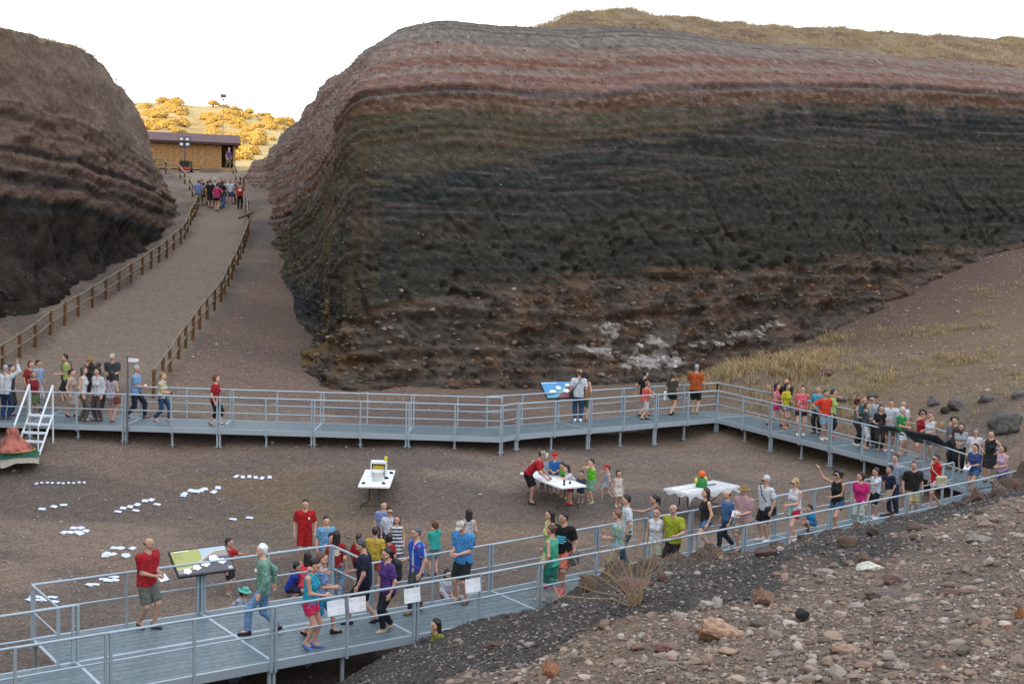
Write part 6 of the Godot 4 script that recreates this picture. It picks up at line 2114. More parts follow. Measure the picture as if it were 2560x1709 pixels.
func people() -> void:
	var who := {}
	var paper_small := box_mesh(Vector3(0.22, 0.004, 0.16))
	who[0] = person("man in untucked white long-sleeved shirt and jeans with left arm raised", Vector3(-16.8, 2.5, -42.2), 170, 1.79, "m t:long,#e4e8ee b:trousers,#23406e s:#3a3a3c h:short,#8a8a8c R:u L:d", true)
	who[1] = person("dark-haired man half hidden behind the white shirt with the raised arm", Vector3(-16.99, 2.5, -43.1), 90, 1.72, "m t:tee,#3b3f46 b:trousers,#2c3038 s:#222222 h:short,#17130f", true)
	who[2] = person("woman with reddish hair in a red and orange top beside the white steps", Vector3(-17.11, 2.5, -45.2), 60, 1.64, "f t:tee,#a8332c b:skirt,#7d3a2c s:#4a2a22 h:bob,#5a2a1c", true)
	who[3] = person("man in light blue shirt and white trousers behind the white steps", Vector3(-16.54, 2.51, -44.4), 70, 1.75, "m t:tee,#9db4d8 b:trousers,#c9ccd8 s:#3a3a40 h:short,#1a1614 x:bag", true)
	who[4] = person("child with light brown hair in a red dress behind the white steps", Vector3(-16.18, 2.51, -43.1), 20, 1.53, "f t:tank,#96222c b:skirt,#5b6a4a,floral s:#6b3028 h:bob,#6e5636", true)
	who[5] = person("man in pale yellow-green shirt and dark shorts with a black camera bag", Vector3(-16.02, 2.51, -45.8), -70, 1.84, "m t:tee,#c3d27a b:shorts,#33363a s:#5a4a40 h:short,#14100e R:f L:f p:w+.2", true)
	who[6] = person("woman in knee-length beige dress with sunglasses pushed up on her hair", Vector3(-14.95, 2.51, -43.2), 80, 1.63, "f t:tank,#c2aea4 b:skirt,#c4b3a8 s:#3c2420 h:pony,#1c1412 L:f R:d p:w+.25", true)
	who[7] = person("woman in white sleeveless blouse and taupe trousers with long brown hair", Vector3(-14.26, 2.49, -42.3), 95, 1.83, "f t:tank,#e6e6ea b:trousers,#6d6660 s:#4a3a34 h:long,#4e4034 p:w-.2", true)
	who[8] = person("person in a straw hat and dark patterned top among the far left group", Vector3(-14.98, 2.5, -45.3), -20, 1.84, "f t:tee,#3c3638,floral b:shorts,#1c1a1c s:#3a2c28 h:short,#1c1614 c:sun,#b08c50 L:m", true)
	who[9] = person("dark-haired person in navy top half hidden in the far left group", Vector3(-14.47, 2.51, -44.6), 150, 1.68, "m t:tee,#7c7266 b:trousers,#23262e s:#222224 h:short,#120f0e", true)
	who[10] = person("woman in loose white blouse and brown trousers with short black hair", Vector3(-13.79, 2.51, -42.5), -30, 1.77, "f t:long,#e8eaf0 b:trousers,#5d4c48 s:#3c302c h:bob,#120e0e L:d R:d", true)
	who[11] = person("woman in sleeveless lilac-grey top with a brown handbag and bare legs", Vector3(-13.32, 2.49, -42.4), 170, 1.70, "f t:tank,#b9b2bd b:mini,#b4a9b6 s:#8a6a58 h:long,#120e0e p:w+.15", true)
	who[12] = person("man in dark grey shirt and white cap taller than the far left group", Vector3(-14.51, 2.51, -46.3), 0, 1.84, "m t:tee,#3e4650 b:shorts,#3a3c40 s:#403a36 h:short,#2a221e c:cap,#d8d4c4 L:f R:f g:1.15", true)
	who[13] = person("man in light blue shirt and navy trousers walking past the arrow post", Vector3(-12.82, 2.5, -43.4), 90, 1.84, "m t:tee,#8db9e6 b:trousers,#1c2740 s:#4a3a3a h:short,#8f9699 p:w+.62 R:f L:f g:1.12", true)
	who[14] = person("woman in white and yellow tee and jeans holding a small camera", Vector3(-11.78, 2.51, -42.9), 85, 1.66, "f t:tee,#dcd9c0,floral b:trousers,#2c4f7c s:#c09a90 h:short,#8a6c48 p:w+.45 R:f L:f", true)
	who[15] = person("woman in red tee and black capri trousers walking alone on the far walkway", Vector3(-9.84, 2.51, -42.3), 85, 1.69, "f t:tee,#b01424 b:capri,#0e0e12 s:#6a6468 h:bob,#5a2c20 p:w+.3 R:d L:d g:1.12", true)
	who[16] = person("man in white tee and pale hat with a black bag on a strap", Vector3(2.46, 2.48, -45.89), 175, 1.84, "m t:tee,#e2e8f2 b:trousers,#2a5278 s:#e4e6ea h:short,#5a4a3c c:cap,#dcd8c4", true)
	who[17] = person("woman in floral top and shorts with curly dark hair beside the far panel", Vector3(2.68, 2.48, -46), 170, 1.73, "f t:tank,#a87850,floral b:shorts,#4c7a58,floral s:#8a5a50 h:curly,#1c0e0a L:f", true)
	who[18] = person("man in black tee and denim shorts on the far walkway", Vector3(5.01, 2.48, -47.73), 110, 1.73, "m t:tee,#0d0d10 b:shorts,#35506e s:#2a2422 h:short,#14100f p:w+.4", true)
	who[19] = person("woman in coral tee and white shorts leaning towards the far rail", Vector3(4.94, 2.48, -46.8), 120, 1.45, "f t:tee,#f0645a b:shorts,#e8e8ec s:#2c2626 h:short,#6a5c50 p:w+.35 L:r R:r g:1.15 lean:10", true)
	who[20] = person("woman in olive brown top and short black shorts carrying a white bag", Vector3(6.15, 2.48, -48.3), 140, 1.65, "f t:tee,#4f4840 b:mini,#0e0c0e s:#2a2020 h:bob,#4a3c30 p:w+.45 L:d R:f", true)
	who[21] = person("man in orange tee and black shorts nearest the walkway corner", Vector3(7.12, 2.48, -48.9), 165, 1.86, "m t:tee,#c4581c b:shorts,#111114 s:#b08a78 h:short,#8d959c L:r R:d p:w+.15 g:1.1", true)
	who[22] = person("girl in pink tank top with a waist-long black ponytail", Vector3(9.79, 2.39, -46.9), 60, 1.61, "f t:tank,#f583a6 b:mini,#e0468a s:#2a1c1c h:long,#0e0a0c p:w+.5 R:f", true)
	who[23] = person("woman in bright yellow tee and denim shorts with long dark hair", Vector3(10.05, 2.37, -46.4), 50, 1.65, "f t:tee,#d6cf1e b:mini,#6f8fb4 s:#a87860 h:long,#120e0e L:f R:d", true)
	who[24] = person("man in black shirt with sunglasses on his bald head", Vector3(10.19, 2.39, -47.07), 0, 1.72, "m t:tee,#111014 b:shorts,#181b28 s:#2c2828 h:fringe,#2c2420 L:f R:f", true)
	who[25] = person("woman in multicoloured top and black shorts with white shoes", Vector3(10.4, 2.32, -45.3), -10, 1.75, "f t:tee,#e86c80,floral b:mini,#0f0f12 s:#ececf0 h:short,#1a1312 L:c R:f g:1.1", true)
	who[26] = person("man in cyan shirt half hidden behind the orange-red polo", Vector3(11.11, 2.32, -45.78), -40, 1.70, "m t:tee,#4fb8d8 b:trousers,#2c3038 s:#333336 h:short,#6a5c54", true)
	who[27] = person("man in orange-red polo and pale denim shorts with hand on hip", Vector3(11.06, 2.28, -44.7), 20, 1.72, "m t:tee,#f2401c b:shorts,#8fa8bc s:#e2ded0 h:short,#1c1614 R:h L:d g:1.15", true)
	who[28] = person("woman in lime tee and navy capri trousers with hand at her face", Vector3(11.47, 2.29, -45.29), 60, 1.68, "f t:tee,#c6de76 b:capri,#171b30 s:#d05a70 h:bob,#0f0c0e L:m R:d", true)
	who[29] = person("woman in grey tank top and dark floral trousers with auburn hair", Vector3(11.99, 2.23, -43.9), 70, 1.60, "f t:tank,#5c6c78 b:trousers,#30323c,floral s:#d8d8dc h:curly,#3a1614 L:f R:f", true)
	who[30] = person("woman in dark striped tee and white capri trousers", Vector3(12.15, 2.21, -43.4), 60, 1.57, "f t:tee,#4a4f56,stripe b:capri,#dfe6ea s:#b08a78 h:bob,#46342a L:c R:c", true)
	who[31] = person("woman in teal tee and black trousers behind the rail group", Vector3(12.29, 2.23, -44.14), -10, 1.66, "f t:tee,#2ba9b8 b:trousers,#15151a s:#2a2628 h:short,#7a5846 R:m", true)
	who[32] = person("woman in black tee with a brown print and dark trousers", Vector3(12.61, 2.19, -43.2), 0, 1.55, "f t:tee,#141218 b:trousers,#35322e s:#a07060 h:bob,#0f0c0c x:front,#6a4a3c,big R:r L:d", true)
	who[33] = person("man in pale blue tee and sunglasses behind the white tee", Vector3(12.5, 2.21, -43.85), -30, 1.74, "m t:tee,#bccbd8 b:trousers,#32363e s:#333333 h:short,#14110f x:glasses", true)
	who[34] = person("man in white tee and brown shorts in the rail group", Vector3(12.96, 2.18, -43.21), -20, 1.75, "m t:tee,#e6ebf4 b:shorts,#7a4e1e s:#e0dede h:short,#2a201c L:d R:f g:1.1", true)
	who[35] = person("grey-haired man in green striped polo and white shorts", Vector3(13.17, 2.15, -42.7), 40, 1.60, "m t:tee,#2f9a4e,stripe b:shorts,#e8ecf0 s:#a08878 h:short,#aab4b0 L:f R:f", true)
	who[36] = person("bald man in white polo and navy shorts and flip-flops", Vector3(13.23, 2.16, -42.84), 20, 1.77, "m t:tee,#e6e9f6 b:shorts,#22344c s:#3a2c28 h:fringe,#8a7a6c R:f L:d", true)
	who[37] = person("woman in red top and denim shorts with dark curly hair", Vector3(13.71, 2.12, -42.17), -20, 1.62, "f t:tank,#b81a2a b:mini,#5f7f9c s:#4c4a48 h:curly,#140e10 R:m L:f", true)
	who[38] = person("woman in white tank and pink shorts with a purple headscarf", Vector3(13.9, 2.11, -41.91), -30, 1.60, "f t:tank,#eceef4 b:mini,#e01c84 s:#6a4a40 h:short,#5a2a58 R:m L:f", true)
	who[39] = person("bearded man in grey shirt and black trousers by the dark panel", Vector3(14.34, 2.01, -41.28), 60, 1.68, "m t:tee,#7d838f b:trousers,#0e0e12 s:#6a5444 h:short,#12100f L:f R:f hp:25", true)
	who[40] = person("woman in light grey top and dark trousers behind the dark panel", Vector3(14.59, 1.95, -40.95), -30, 1.56, "f t:tee,#b9c0c8 b:trousers,#15161e s:#5a4a44 h:bob,#100d0e L:f R:f", true)
	who[41] = person("man with short dark hair half hidden behind the grey top", Vector3(14.47, 1.98, -41.11), -60, 1.70, "m t:tee,#57483c b:trousers,#2c2a2c s:#302a28 h:short,#15110f", true)
	who[42] = person("woman in white tee and jeans with a grey bob and hanging sunglasses", Vector3(14.9, 1.88, -40.52), -20, 1.53, "f t:tee,#edf0f8 b:trousers,#2c4a70 s:#3c3838 h:bob,#4c5458 L:d R:d g:1.2", true)
	who[43] = person("woman in black polka-dot top at the right edge", Vector3(15.23, 1.8, -40.05), -30, 1.64, "f t:tank,#141416,dots b:skirt,#26262a s:#443836 h:pony,#14100f R:h L:h", true)
	who[44] = person("woman in pale pink sleeveless blouse with brown hair at the far right turn", Vector3(14.93, 1.67, -38.2), -60, 1.60, "f t:tank,#e2bede b:trousers,#7a7684 s:#604844 h:bob,#3e2018 L:f R:f hy:-20", true)
	who[45] = person("woman in navy tee and denim shorts holding a white paper", Vector3(14.2, 1.65, -38.5), -60, 1.60, "f t:tee,#34508c b:mini,#587fa8 s:#5a4844 h:pony,#0e0b0d R:f L:f g:1.2 p:w+.3", true)
	who[46] = person("woman in red tee and white shorts with a straw tote on her shoulder", Vector3(12.6, 1.53, -37.2), -70, 1.58, "f t:tee,#d8141c b:mini,#eeeef6 s:#8a6656 h:short,#170f10 L:m R:d x:glasses p:w+.4", true)
	who[47] = person("man in black polo and beige shorts holding hands with the red tee", Vector3(11.47, 1.47, -35.8), 0, 1.63, "m t:tee,#1a1614 b:shorts,#cdb98c s:#54483e h:short,#4a3428 g:1.2 L:d R:d hy:-20", true)
	who[48] = person("man in grey polo at the rail behind the boy in navy", Vector3(11.09, 1.46, -36.2), -50, 1.76, "m t:tee,#a9b8cc b:trousers,#28405c s:#38383c h:short,#2a221e R:d", true)
	who[49] = person("boy in navy polo and beige shorts pointing into the pit", Vector3(10.96, 1.46, -36.2), -80, 1.45, "m t:tee,#141f42 b:shorts,#c4b696 s:#1f3c48 h:short,#0c0a0b R:o L:d p:w+.3", true)
	who[50] = person("boy in white tee and black shorts pointing beside the boy in navy", Vector3(10.45, 1.44, -35.84), -70, 1.43, "m t:tee,#e2e9f4 b:shorts,#101014 s:#e0e0e4 h:short,#1c1311 L:o R:d", true)
	who[51] = person("woman in magenta tee and floral trousers with a dark bob", Vector3(9.68, 1.4, -34.6), -40, 1.55, "f t:tee,#e42686 b:trousers,#c8d8d8,floral s:#d8d4d4 h:bob,#1c0f10 L:d R:d hy:-30", true)
	who[52] = person("woman in black one-shoulder top and denim skirt waving an arm", Vector3(8.95, 1.37, -34.2), -50, 1.70, "f t:tank,#0e0d11 b:mini,#3f6488 s:#d83a5c h:curly,#130e10 R:u2 L:f p:w+.35", true)
	who[53] = person("woman in white tank and red shorts with a blond bob and sunglasses", Vector3(7.56, 1.32, -33.1), -60, 1.71, "f t:tank,#e9ecf6 b:mini,#c8142a s:#e8e6ea h:bob,#9a8254 L:f R:d x:glasses p:w+.35", true)
	who[54] = person("boy in cyan clothes crouching by the inner rail", Vector3(8.29, 1.36, -34.29), -70, 1.10, "k t:tee,#1c9ad6 b:shorts,#1e8fce s:#2a3038 h:short,#101012 p:crouch L:f R:f", true)
	who[55] = person("grey-haired man in white tee and black shorts with a shoulder strap", Vector3(6.82, 1.31, -33.23), -60, 1.72, "m t:tee,#e9eef6 b:shorts,#141216 s:#e0dee0 h:short,#a9b4b8 L:d R:d g:1.2 x:glasses", true)
	who[56] = person("man in straw hat and pink checked shirt and beige shorts", Vector3(6.02, 1.27, -32), -40, 1.72, "m t:tee,#c8a6a8,check b:shorts,#b7a68c s:#4a3830 h:short,#2c221c c:sun,#a08250 L:f R:f g:1.15", true)
	who[57] = person("bald bearded man in blue shirt and navy trousers", Vector3(5.67, 1.27, -32.4), -75, 1.55, "m t:tee,#4f80b4 b:trousers,#22394e s:#b0b4b8 h:fringe,#191412 p:w+.45 L:d R:d g:1.15", true)
	who[58] = person("woman in dark olive tank and denim shorts with long brown hair", Vector3(5.06, 1.25, -31.96), -75, 1.68, "f t:tank,#1f211c b:mini,#5b86b4 s:#3a3030 h:long,#2c1c16 p:w+.45 L:d R:b", true)
	who[59] = person("bald man in lime green tee resting a hand on the rail", Vector3(3.95, 1.2, -29.7), -40, 1.74, "m t:tee,#b2bc2c b:trousers,#2a241f s:#2c2824 h:fringe,#5c4c40 L:r R:d g:1.15 hy:-20", true)
	who[60] = person("woman in white V-neck top and patterned shorts with short brown hair", Vector3(3.56, 1.2, -29.9), -20, 1.62, "f t:tank,#eef1f8 b:shorts,#b4b8a8,floral s:#5a4a44 h:short,#4e3024 L:d R:d", true)
	who[61] = person("woman in grey tank with a dark ponytail stretching out an arm", Vector3(3.65, 1.21, -30.95), -85, 1.68, "f t:tank,#8fa2b2 b:mini,#1b2236 s:#332c2c h:pony,#161012 R:o L:d", true)
	who[62] = person("man in white tee with dark hair behind the tie-dye shirt", Vector3(2.92, 1.19, -30.43), -90, 1.78, "m t:tee,#e2ecf4 b:trousers,#45597a s:#363434 h:short,#130f10 L:d R:d", true)
	who[63] = person("woman in pastel tie-dye shirt and beige trousers", Vector3(2.61, 1.18, -29.3), -110, 1.66, "f t:tee,#a9bfc0,floral2 b:trousers,#c2bba0 s:#5c5048 h:short,#6e4630 L:f R:f g:1.25", true)
	who[64] = person("young man in black tee with a blue print and coral shorts", Vector3(1.32, 1.14, -28.5), -30, 1.80, "m t:tee,#08080b b:shorts,#f28a70 s:#f04a5c h:short,#0e0b0c x:front,#58b8d8,big L:d R:d p:w+.3 hy:-30", true)
	who[65] = person("woman in pale yellow top with long dark hair", Vector3(1.03, 1.14, -28.8), -75, 1.79, "f t:tee,#d8de84 b:shorts,#d0d88c s:#d84a7c h:long,#1c1014 R:b L:d p:w+.3", true)
	who[66] = person("woman in green and blue floral dress resting a hand on the rail", Vector3(1.02, 1.13, -27.6), -120, 1.73, "f t:tank,#4cbf9c,floral2 b:skirt,#2f8f86,floral2 s:#b0a098 h:bun,#5a3424 R:r L:d p:w+.35", true)
	who[67] = person("man in sky blue polo and white cap looking down at his hands", Vector3(-0.92, 1.09, -27.5), -35, 1.84, "m t:tee,#4d9ce0 b:shorts,#1c2228 s:#5c4c3c h:short,#2a2624 c:cap,#e4e0d0 L:f R:f g:1.15 hp:30", true)
	who[68] = person("grey-haired man in blue and white sports jersey", Vector3(-1.87, 1.08, -26.7), -60, 1.84, "m t:tee,#2a66c4,jersey b:trousers,#4c4e52 s:#5e4c38 h:short,#4c565c L:d R:f g:1.05 p:w+.3", true)
	who[69] = person("woman in purple tee and dark jeans wearing a black backpack", Vector3(-2.36, 1.08, -25.4), -60, 1.70, "f t:tee,#5c3488 b:trousers,#16192c s:#a89c8c h:pony,#140f12 L:d R:d g:1.15 p:w+.25", true)
	who[70] = person("man in navy polo and black shorts with greying hair", Vector3(-2.89, 1.08, -25.8), -95, 1.80, "m t:tee,#0f1838 b:shorts,#0c0c10 s:#1c2438 h:short,#3c4144 L:d R:f g:1.2 p:w+.55 hp:20", true)
	who[71] = person("white-haired man in pale green shirt and light jeans striding left", Vector3(-4.8, 1.08, -25), -80, 1.84, "m t:long,#7fae9c b:trousers,#7fa8d4 s:#151518 h:short,#d8dce0 x:front,#d8e0dc p:w+.62 L:d R:b", true)
	who[72] = person("woman in turquoise top and pink shorts at the outer rail", Vector3(-3.75, 1.08, -24.16), 80, 1.77, "f t:tank,#1fa8cc b:mini,#f0306c s:#5068a8 h:bun,#14080c L:m R:f hp:25 p:w+.12", true)
	who[73] = person("woman with brown hair in a light blue and yellow top striding behind", Vector3(-3.7, 1.08, -25), 100, 1.70, "f t:tee,#7fa0d8 b:shorts,#2a9cc0 s:#101014 h:short,#5a3420 p:w+.6 L:f R:f", true)
	who[74] = person("bald man in red tee and grey shorts reading a paper by the info panel", Vector3(-7.17, 1.08, -25.1), 60, 1.84, "m t:tee,#b80c1e b:shorts,#6f746c s:#2c2a2c h:fringe,#6a4a3c L:f R:f g:1.1 hy:20 p:w+.25", true)
	who[75] = person("tall boy in all-red sports kit standing on the pit floor", Vector3(-5.22, 0.47, -32.6), 10, 1.70, "m t:tee,#c80e16 b:shorts,#b80c14 s:#c8c8c8 h:short,#17100f x:front,#e8e8e8 L:d R:d", true)
	who[76] = person("boy in pale blue tee beside the boy in red kit", Vector3(-4.56, 0.43, -31.8), 20, 1.50, "m t:tee,#7ab8e4 b:trousers,#6c9ccc s:#888888 h:short,#110d0e L:d R:d", true)
	who[77] = person("dark-haired child peeking from behind the red tee with white print", Vector3(-4.3, 0.37, -30.9), 40, 1.36, "k t:tee,#a8b8c8 b:shorts,#3c4c60 s:#777777 h:short,#15100f", true)
	who[78] = person("woman in red tee with a white back print and jeans", Vector3(-4.05, 0.35, -30), 175, 1.62, "f t:tee,#a4101e b:trousers,#86aacc s:#555555 h:long,#1e0f10 L:d R:d x:print", true)
	who[79] = person("boy with brown hair in red tee behind the navy polo", Vector3(-3.61, 0.39, -30.8), 150, 1.36, "k t:tee,#a80f16 b:shorts,#2c2c34 s:#666666 h:short,#3a2018", true)
	who[80] = person("boy in yellow tee with his back to the viewer", Vector3(-3.21, 0.39, -30.8), 170, 1.52, "m t:tee,#d2b440 b:shorts,#d06a5c s:#777777 h:short,#301a12 L:d R:d g:1.1", true)
	who[81] = person("girl with dark hair in red tee beside the striped dress", Vector3(-2.88, 0.41, -30.9), 165, 1.34, "f t:tee,#b4141c b:shorts,#35303c s:#666666 h:bob,#1e1012", true)
	who[82] = person("smiling boy in lilac blue tee near the table with the white bucket", Vector3(-3.28, 0.55, -33.5), 15, 1.46, "k t:tee,#94a8e0 b:trousers,#2f456c s:#555555 h:short,#14100f L:f R:d", true)
	who[83] = person("boy in white tee and dark sunglasses", Vector3(-3.08, 0.53, -33.1), 10, 1.40, "k t:tee,#dfe8f4 b:shorts,#4a566c s:#666666 h:short,#130e0e x:glasses", true)
	who[84] = person("girl in navy and white striped dress", Vector3(-2.81, 0.49, -32.3), 0, 1.42, "f t:tank,#e4e6ee,stripe2 b:skirt,#e4e6ee,stripe2 s:#7a6a60 h:long,#44301e L:d R:d", true)
	who[85] = person("girl in teal and white top with brown hair facing away", Vector3(-1.8, 0.48, -31.9), -150, 1.40, "f t:tee,#2fa8a0,yoke b:shorts,#9ab0b4 s:#776a60 h:bob,#5c3a22 R:m L:f", true)
	who[86] = person("child in dark tank top behind the white cap", Vector3(-0.99, 0.52, -33), 170, 1.44, "k t:tank,#c8ccd4 b:shorts,#333a48 s:#666666 h:long,#2a1c18", true)
	who[87] = person("child with black hair sitting on the pit floor by the inner rail", Vector3(-1.42, 0.42, -30), 30, 1.36, "k t:tee,#d8dce8 b:trousers,#c8c4cc s:#8a7a70 h:long,#0c0a0c p:sit L:f R:f", true)
	who[88] = person("boy in royal blue tee kneeling behind the walkway", Vector3(-5.07, 0.33, -29.9), 100, 1.36, "k t:tee,#1a3cb0 b:shorts,#1c2440 s:#444444 h:short,#0c0b0d p:crouch R:m L:f", true)
	who[89] = person("woman with black hair in neon coral top crouching behind the walkway", Vector3(-4.78, 0.33, -30.1), 170, 1.60, "f t:tee,#ff4a66 b:shorts,#121218 s:#444444 h:long,#0c0a0c p:crouch", true)
	who[90] = person("girl in pale dress and turquoise sun hat crouching on the pit floor", Vector3(-6.06, 0.25, -28.3), 80, 1.30, "k t:tee,#c2cce0 b:skirt,#c2cce0 s:#8a7a70 h:bob,#2a2020 c:sun,#6fd4c4 p:crouch L:f2 R:f2 lean:35", true)
	who[91] = person("boy in red tee and navy shorts beside the near info panel", Vector3(-6.68, 0.3, -30.2), 75, 1.39, "k t:tee,#c20e16 b:shorts,#131a34 s:#5c6470 h:short,#0f0b0c L:o R:d", true)
	who[92] = person("dark-haired person sitting under the near walkway on the dark bank", Vector3(-1.2, 0.86, -24.35), -60, 1.50, "f t:tee,#8a8a2c b:trousers,#26262c s:#303030 h:long,#120c0d p:sit", true)
	who[93] = person("man in red tee and green cap leaning over the white table", Vector3(0.7, 1.06, -38.2), 75, 1.74, "m t:tee,#c4162a b:shorts,#08080b s:#2c2c2c h:short,#3a2c24 c:cap,#a0aa8c lean:38 L:o2 R:o2 x:print", true)
	who[94] = person("child in white cap at the far side of the white table", Vector3(1.19, 1.2, -39.1), -20, 1.26, "k t:tee,#a9c0d8 b:trousers,#b4b8c4 s:#7a3c50 h:short,#5a4232 c:cap,#e2e6ea L:f R:f lean:10", true)
	who[95] = person("child in red cap and blue tee at the white table", Vector3(1.44, 1.18, -39), -10, 1.32, "k t:tee,#1f74c4 b:shorts,#4a5a60 s:#5c5040 h:short,#3a2820 c:cap,#d81c24 L:f R:f lean:8", true)
	who[96] = person("boy in green top bending over the white table", Vector3(1.74, 1.11, -38.8), -40, 1.20, "k t:tank,#5cc434 b:shorts,#c06a70 s:#7cc83c h:short,#171112 L:f R:f lean:30", true)
	who[97] = person("girl in white top with long dark hair bending over the white table", Vector3(1.92, 1.04, -38.4), -70, 1.26, "k t:tee,#e0dfe4 b:shorts,#c0304c s:#c02838 h:long,#171112 L:o R:f lean:30", true)
	who[98] = person("small boy in dark blue tee and denim shorts at the table corner", Vector3(2.25, 1.05, -38.6), -20, 0.99, "k t:tee,#3a4c5c b:shorts,#1f3a5c s:#a8a8ac h:short,#1a1312 L:f R:o", true)
	who[99] = person("boy in neon green tank top and patterned shorts eating", Vector3(2.56, 1.03, -38.6), -60, 1.37, "k t:tank,#6fe02c b:shorts,#7fb49c,floral s:#44c860 h:short,#1a1110 L:m R:m", true)
	who[100] = person("boy in red cap and pale blue dungarees", Vector3(3.09, 1.09, -39.1), -80, 1.10, "k t:tank,#a9bede b:shorts,#a9bede s:#6a4436 h:short,#4a3020 c:cap,#d82a34 R:m L:d p:w+.35", true)
	who[101] = person("small girl in white dress with dark hair", Vector3(3.36, 0.99, -38.5), 20, 1.12, "k t:tank,#efe4de b:skirt,#ece0da s:#e0d4cc h:bob,#140e0e L:d R:d", true)
	who[102] = person("man in light blue shirt and beige trousers at the left edge of the ramp group", Vector3(-21.04, 10.3, -85.1), 170, 1.73, "m t:tee,#7f97cc b:trousers,#aea487 s:#3c3834 h:short,#3c3430 L:h R:d g:1.15", false)
	who[103] = person("woman in brown tank top beside the light blue shirt on the ramp", Vector3(-20.79, 10.37, -85.5), 150, 1.52, "f t:tank,#8a6a50 b:mini,#6a4a3c s:#3a2c28 h:pony,#1c1412", false)
	who[104] = person("man in black tee and grey shorts in the middle of the ramp group", Vector3(-20.2, 10.22, -84.9), 190, 1.83, "m t:tee,#0f0f14 b:shorts,#3c3f48 s:#2c2c2c h:short,#3c3834 g:1.1", false)
	who[105] = person("man in white tee behind the black tee on the ramp", Vector3(-20.57, 10.41, -85.7), 120, 1.62, "m t:tee,#d8dce8 b:trousers,#22242c s:#222222 h:short,#12100f", false)
	who[106] = person("woman in pink tee and black shorts on the ramp", Vector3(-19.6, 10.04, -84.2), 175, 1.79, "f t:tee,#d83c7c b:mini,#0f0e14 s:#7a5a50 h:pony,#151012 R:h p:w+.2", false)
	who[107] = person("person in black tee and jeans stepping right on the ramp", Vector3(-19.44, 10.21, -85), 150, 1.84, "f t:tee,#14131a b:trousers,#5a7cb0 s:#2a2a30 h:long,#2c1c18 p:w+.5", false)
	who[108] = person("man in white printed tee and denim shorts on the ramp", Vector3(-19.2, 10.53, -86.3), 10, 1.65, "m t:tee,#dfe8ee b:shorts,#2e4a6c s:#8a8a8a h:short,#2a221e", false)
	who[109] = person("man in red tee with white print and black trousers on the ramp", Vector3(-18.2, 10.21, -84.7), 185, 1.74, "m t:tee,#c01a20 b:trousers,#141216 s:#1c1c1c h:short,#15110f x:print", false)
	who[110] = person("dark-haired person at the back left of the ramp group", Vector3(-21.11, 10.54, -86.2), 0, 1.64, "f t:tee,#5c4038 b:trousers,#33343c s:#222222 h:bob,#1c1412", false)
	who[111] = person("grey-haired person at the back of the ramp group", Vector3(-20.58, 10.6, -86.5), 0, 1.68, "m t:tee,#8e8a98 b:trousers,#3c3a44 s:#222222 h:short,#6a5c54", false)
	who[112] = person("person with white hat at the back of the ramp group", Vector3(-20.26, 10.59, -86.5), 0, 1.64, "f t:tee,#dcdce2 b:trousers,#44464c s:#222222 h:short,#8a7c70 c:cap,#d8d2c8", false)
	who[113] = person("tall dark-haired person at the back middle of the ramp group", Vector3(-19.91, 10.6, -86.6), 20, 1.71, "m t:tee,#7c5a50 b:trousers,#2c2c34 s:#222222 h:short,#1e1614", false)
	who[114] = person("woman in white top behind the printed tee on the ramp", Vector3(-19.61, 10.58, -86.5), -20, 1.61, "f t:tee,#d4d8e4 b:shorts,#4c3c38 s:#222222 h:long,#3a241c", false)
	who[115] = person("person in dark top behind the right side of the ramp group", Vector3(-18.99, 10.61, -86.5), -10, 1.53, "m t:tee,#2c3038 b:shorts,#2c4c48 s:#222222 h:short,#15110f", false)
	who[116] = person("woman in green top behind the red tee on the ramp", Vector3(-18.78, 10.61, -86.5), 0, 1.55, "f t:tee,#7a9a80 b:trousers,#33343c s:#222222 h:bob,#3c2a20", false)
	carried("shoulder_bag", "black camera bag on the man in yellow-green", "bag", who[5], Vector3(-0.24, who[5].get_meta("hip").y+0.05, 0.02), bag_mesh(Vector3(0.3, 0.22, 0.16)), mat(Color.html("#131316"), 0.7), Basis(Vector3.UP, PI / 2))
	strap("black camera bag strap on the man in yellow-green", who[5], Vector3(-0.24, who[5].get_meta("hip").y+0.05, 0.02), Color.html("#131316"))
	carried("shoulder_bag", "black bag at the hip of the man in the pale hat", "bag", who[16], Vector3(0.25, who[16].get_meta("hip").y+0.02, 0.02), bag_mesh(Vector3(0.32, 0.24, 0.13)), mat(Color.html("#101014"), 0.7), Basis(Vector3.UP, PI / 2))
	strap("black bag strap at the hip of the man in the pale hat", who[16], Vector3(0.25, who[16].get_meta("hip").y+0.02, 0.02), Color.html("#101014"))
	carried("handbag", "brown leather bag beside the lilac-grey top", "bag", who[11], Vector3(-0.2, who[11].get_meta("hip").y-0.10, 0.02), bag_mesh(Vector3(0.32, 0.26, 0.14)), mat(Color.html("#6b3020"), 0.7), Basis(Vector3.UP, PI / 2))
	carried("shoulder_bag", "magenta bag of the girl in pink", "bag", who[22], Vector3(0.22, who[22].get_meta("hip").y-0.05, 0.02), bag_mesh(Vector3(0.28, 0.2, 0.12)), mat(Color.html("#c41c5c"), 0.7), Basis(Vector3.UP, PI / 2))
	strap("magenta bag strap of the girl in pink", who[22], Vector3(0.22, who[22].get_meta("hip").y-0.05, 0.02), Color.html("#c41c5c"))
	carried("tote_bag", "white paper bag carried by the woman in olive brown", "bag", who[20], Vector3(0.28, who[20].get_meta("hip").y-0.10, 0.02), bag_mesh(Vector3(0.28, 0.34, 0.1)), mat(Color.html("#d4d8dc"), 0.7), Basis(Vector3.UP, PI / 2))
	carried("tote_bag", "straw bag with pattern under the arm of the red tee", "bag", who[46], Vector3(0.26, who[46].get_meta("hip").y+0.02, 0.02), bag_mesh(Vector3(0.36, 0.34, 0.14)), mat(Color.html("#a8a088"), 0.7), Basis(Vector3.UP, PI / 2))
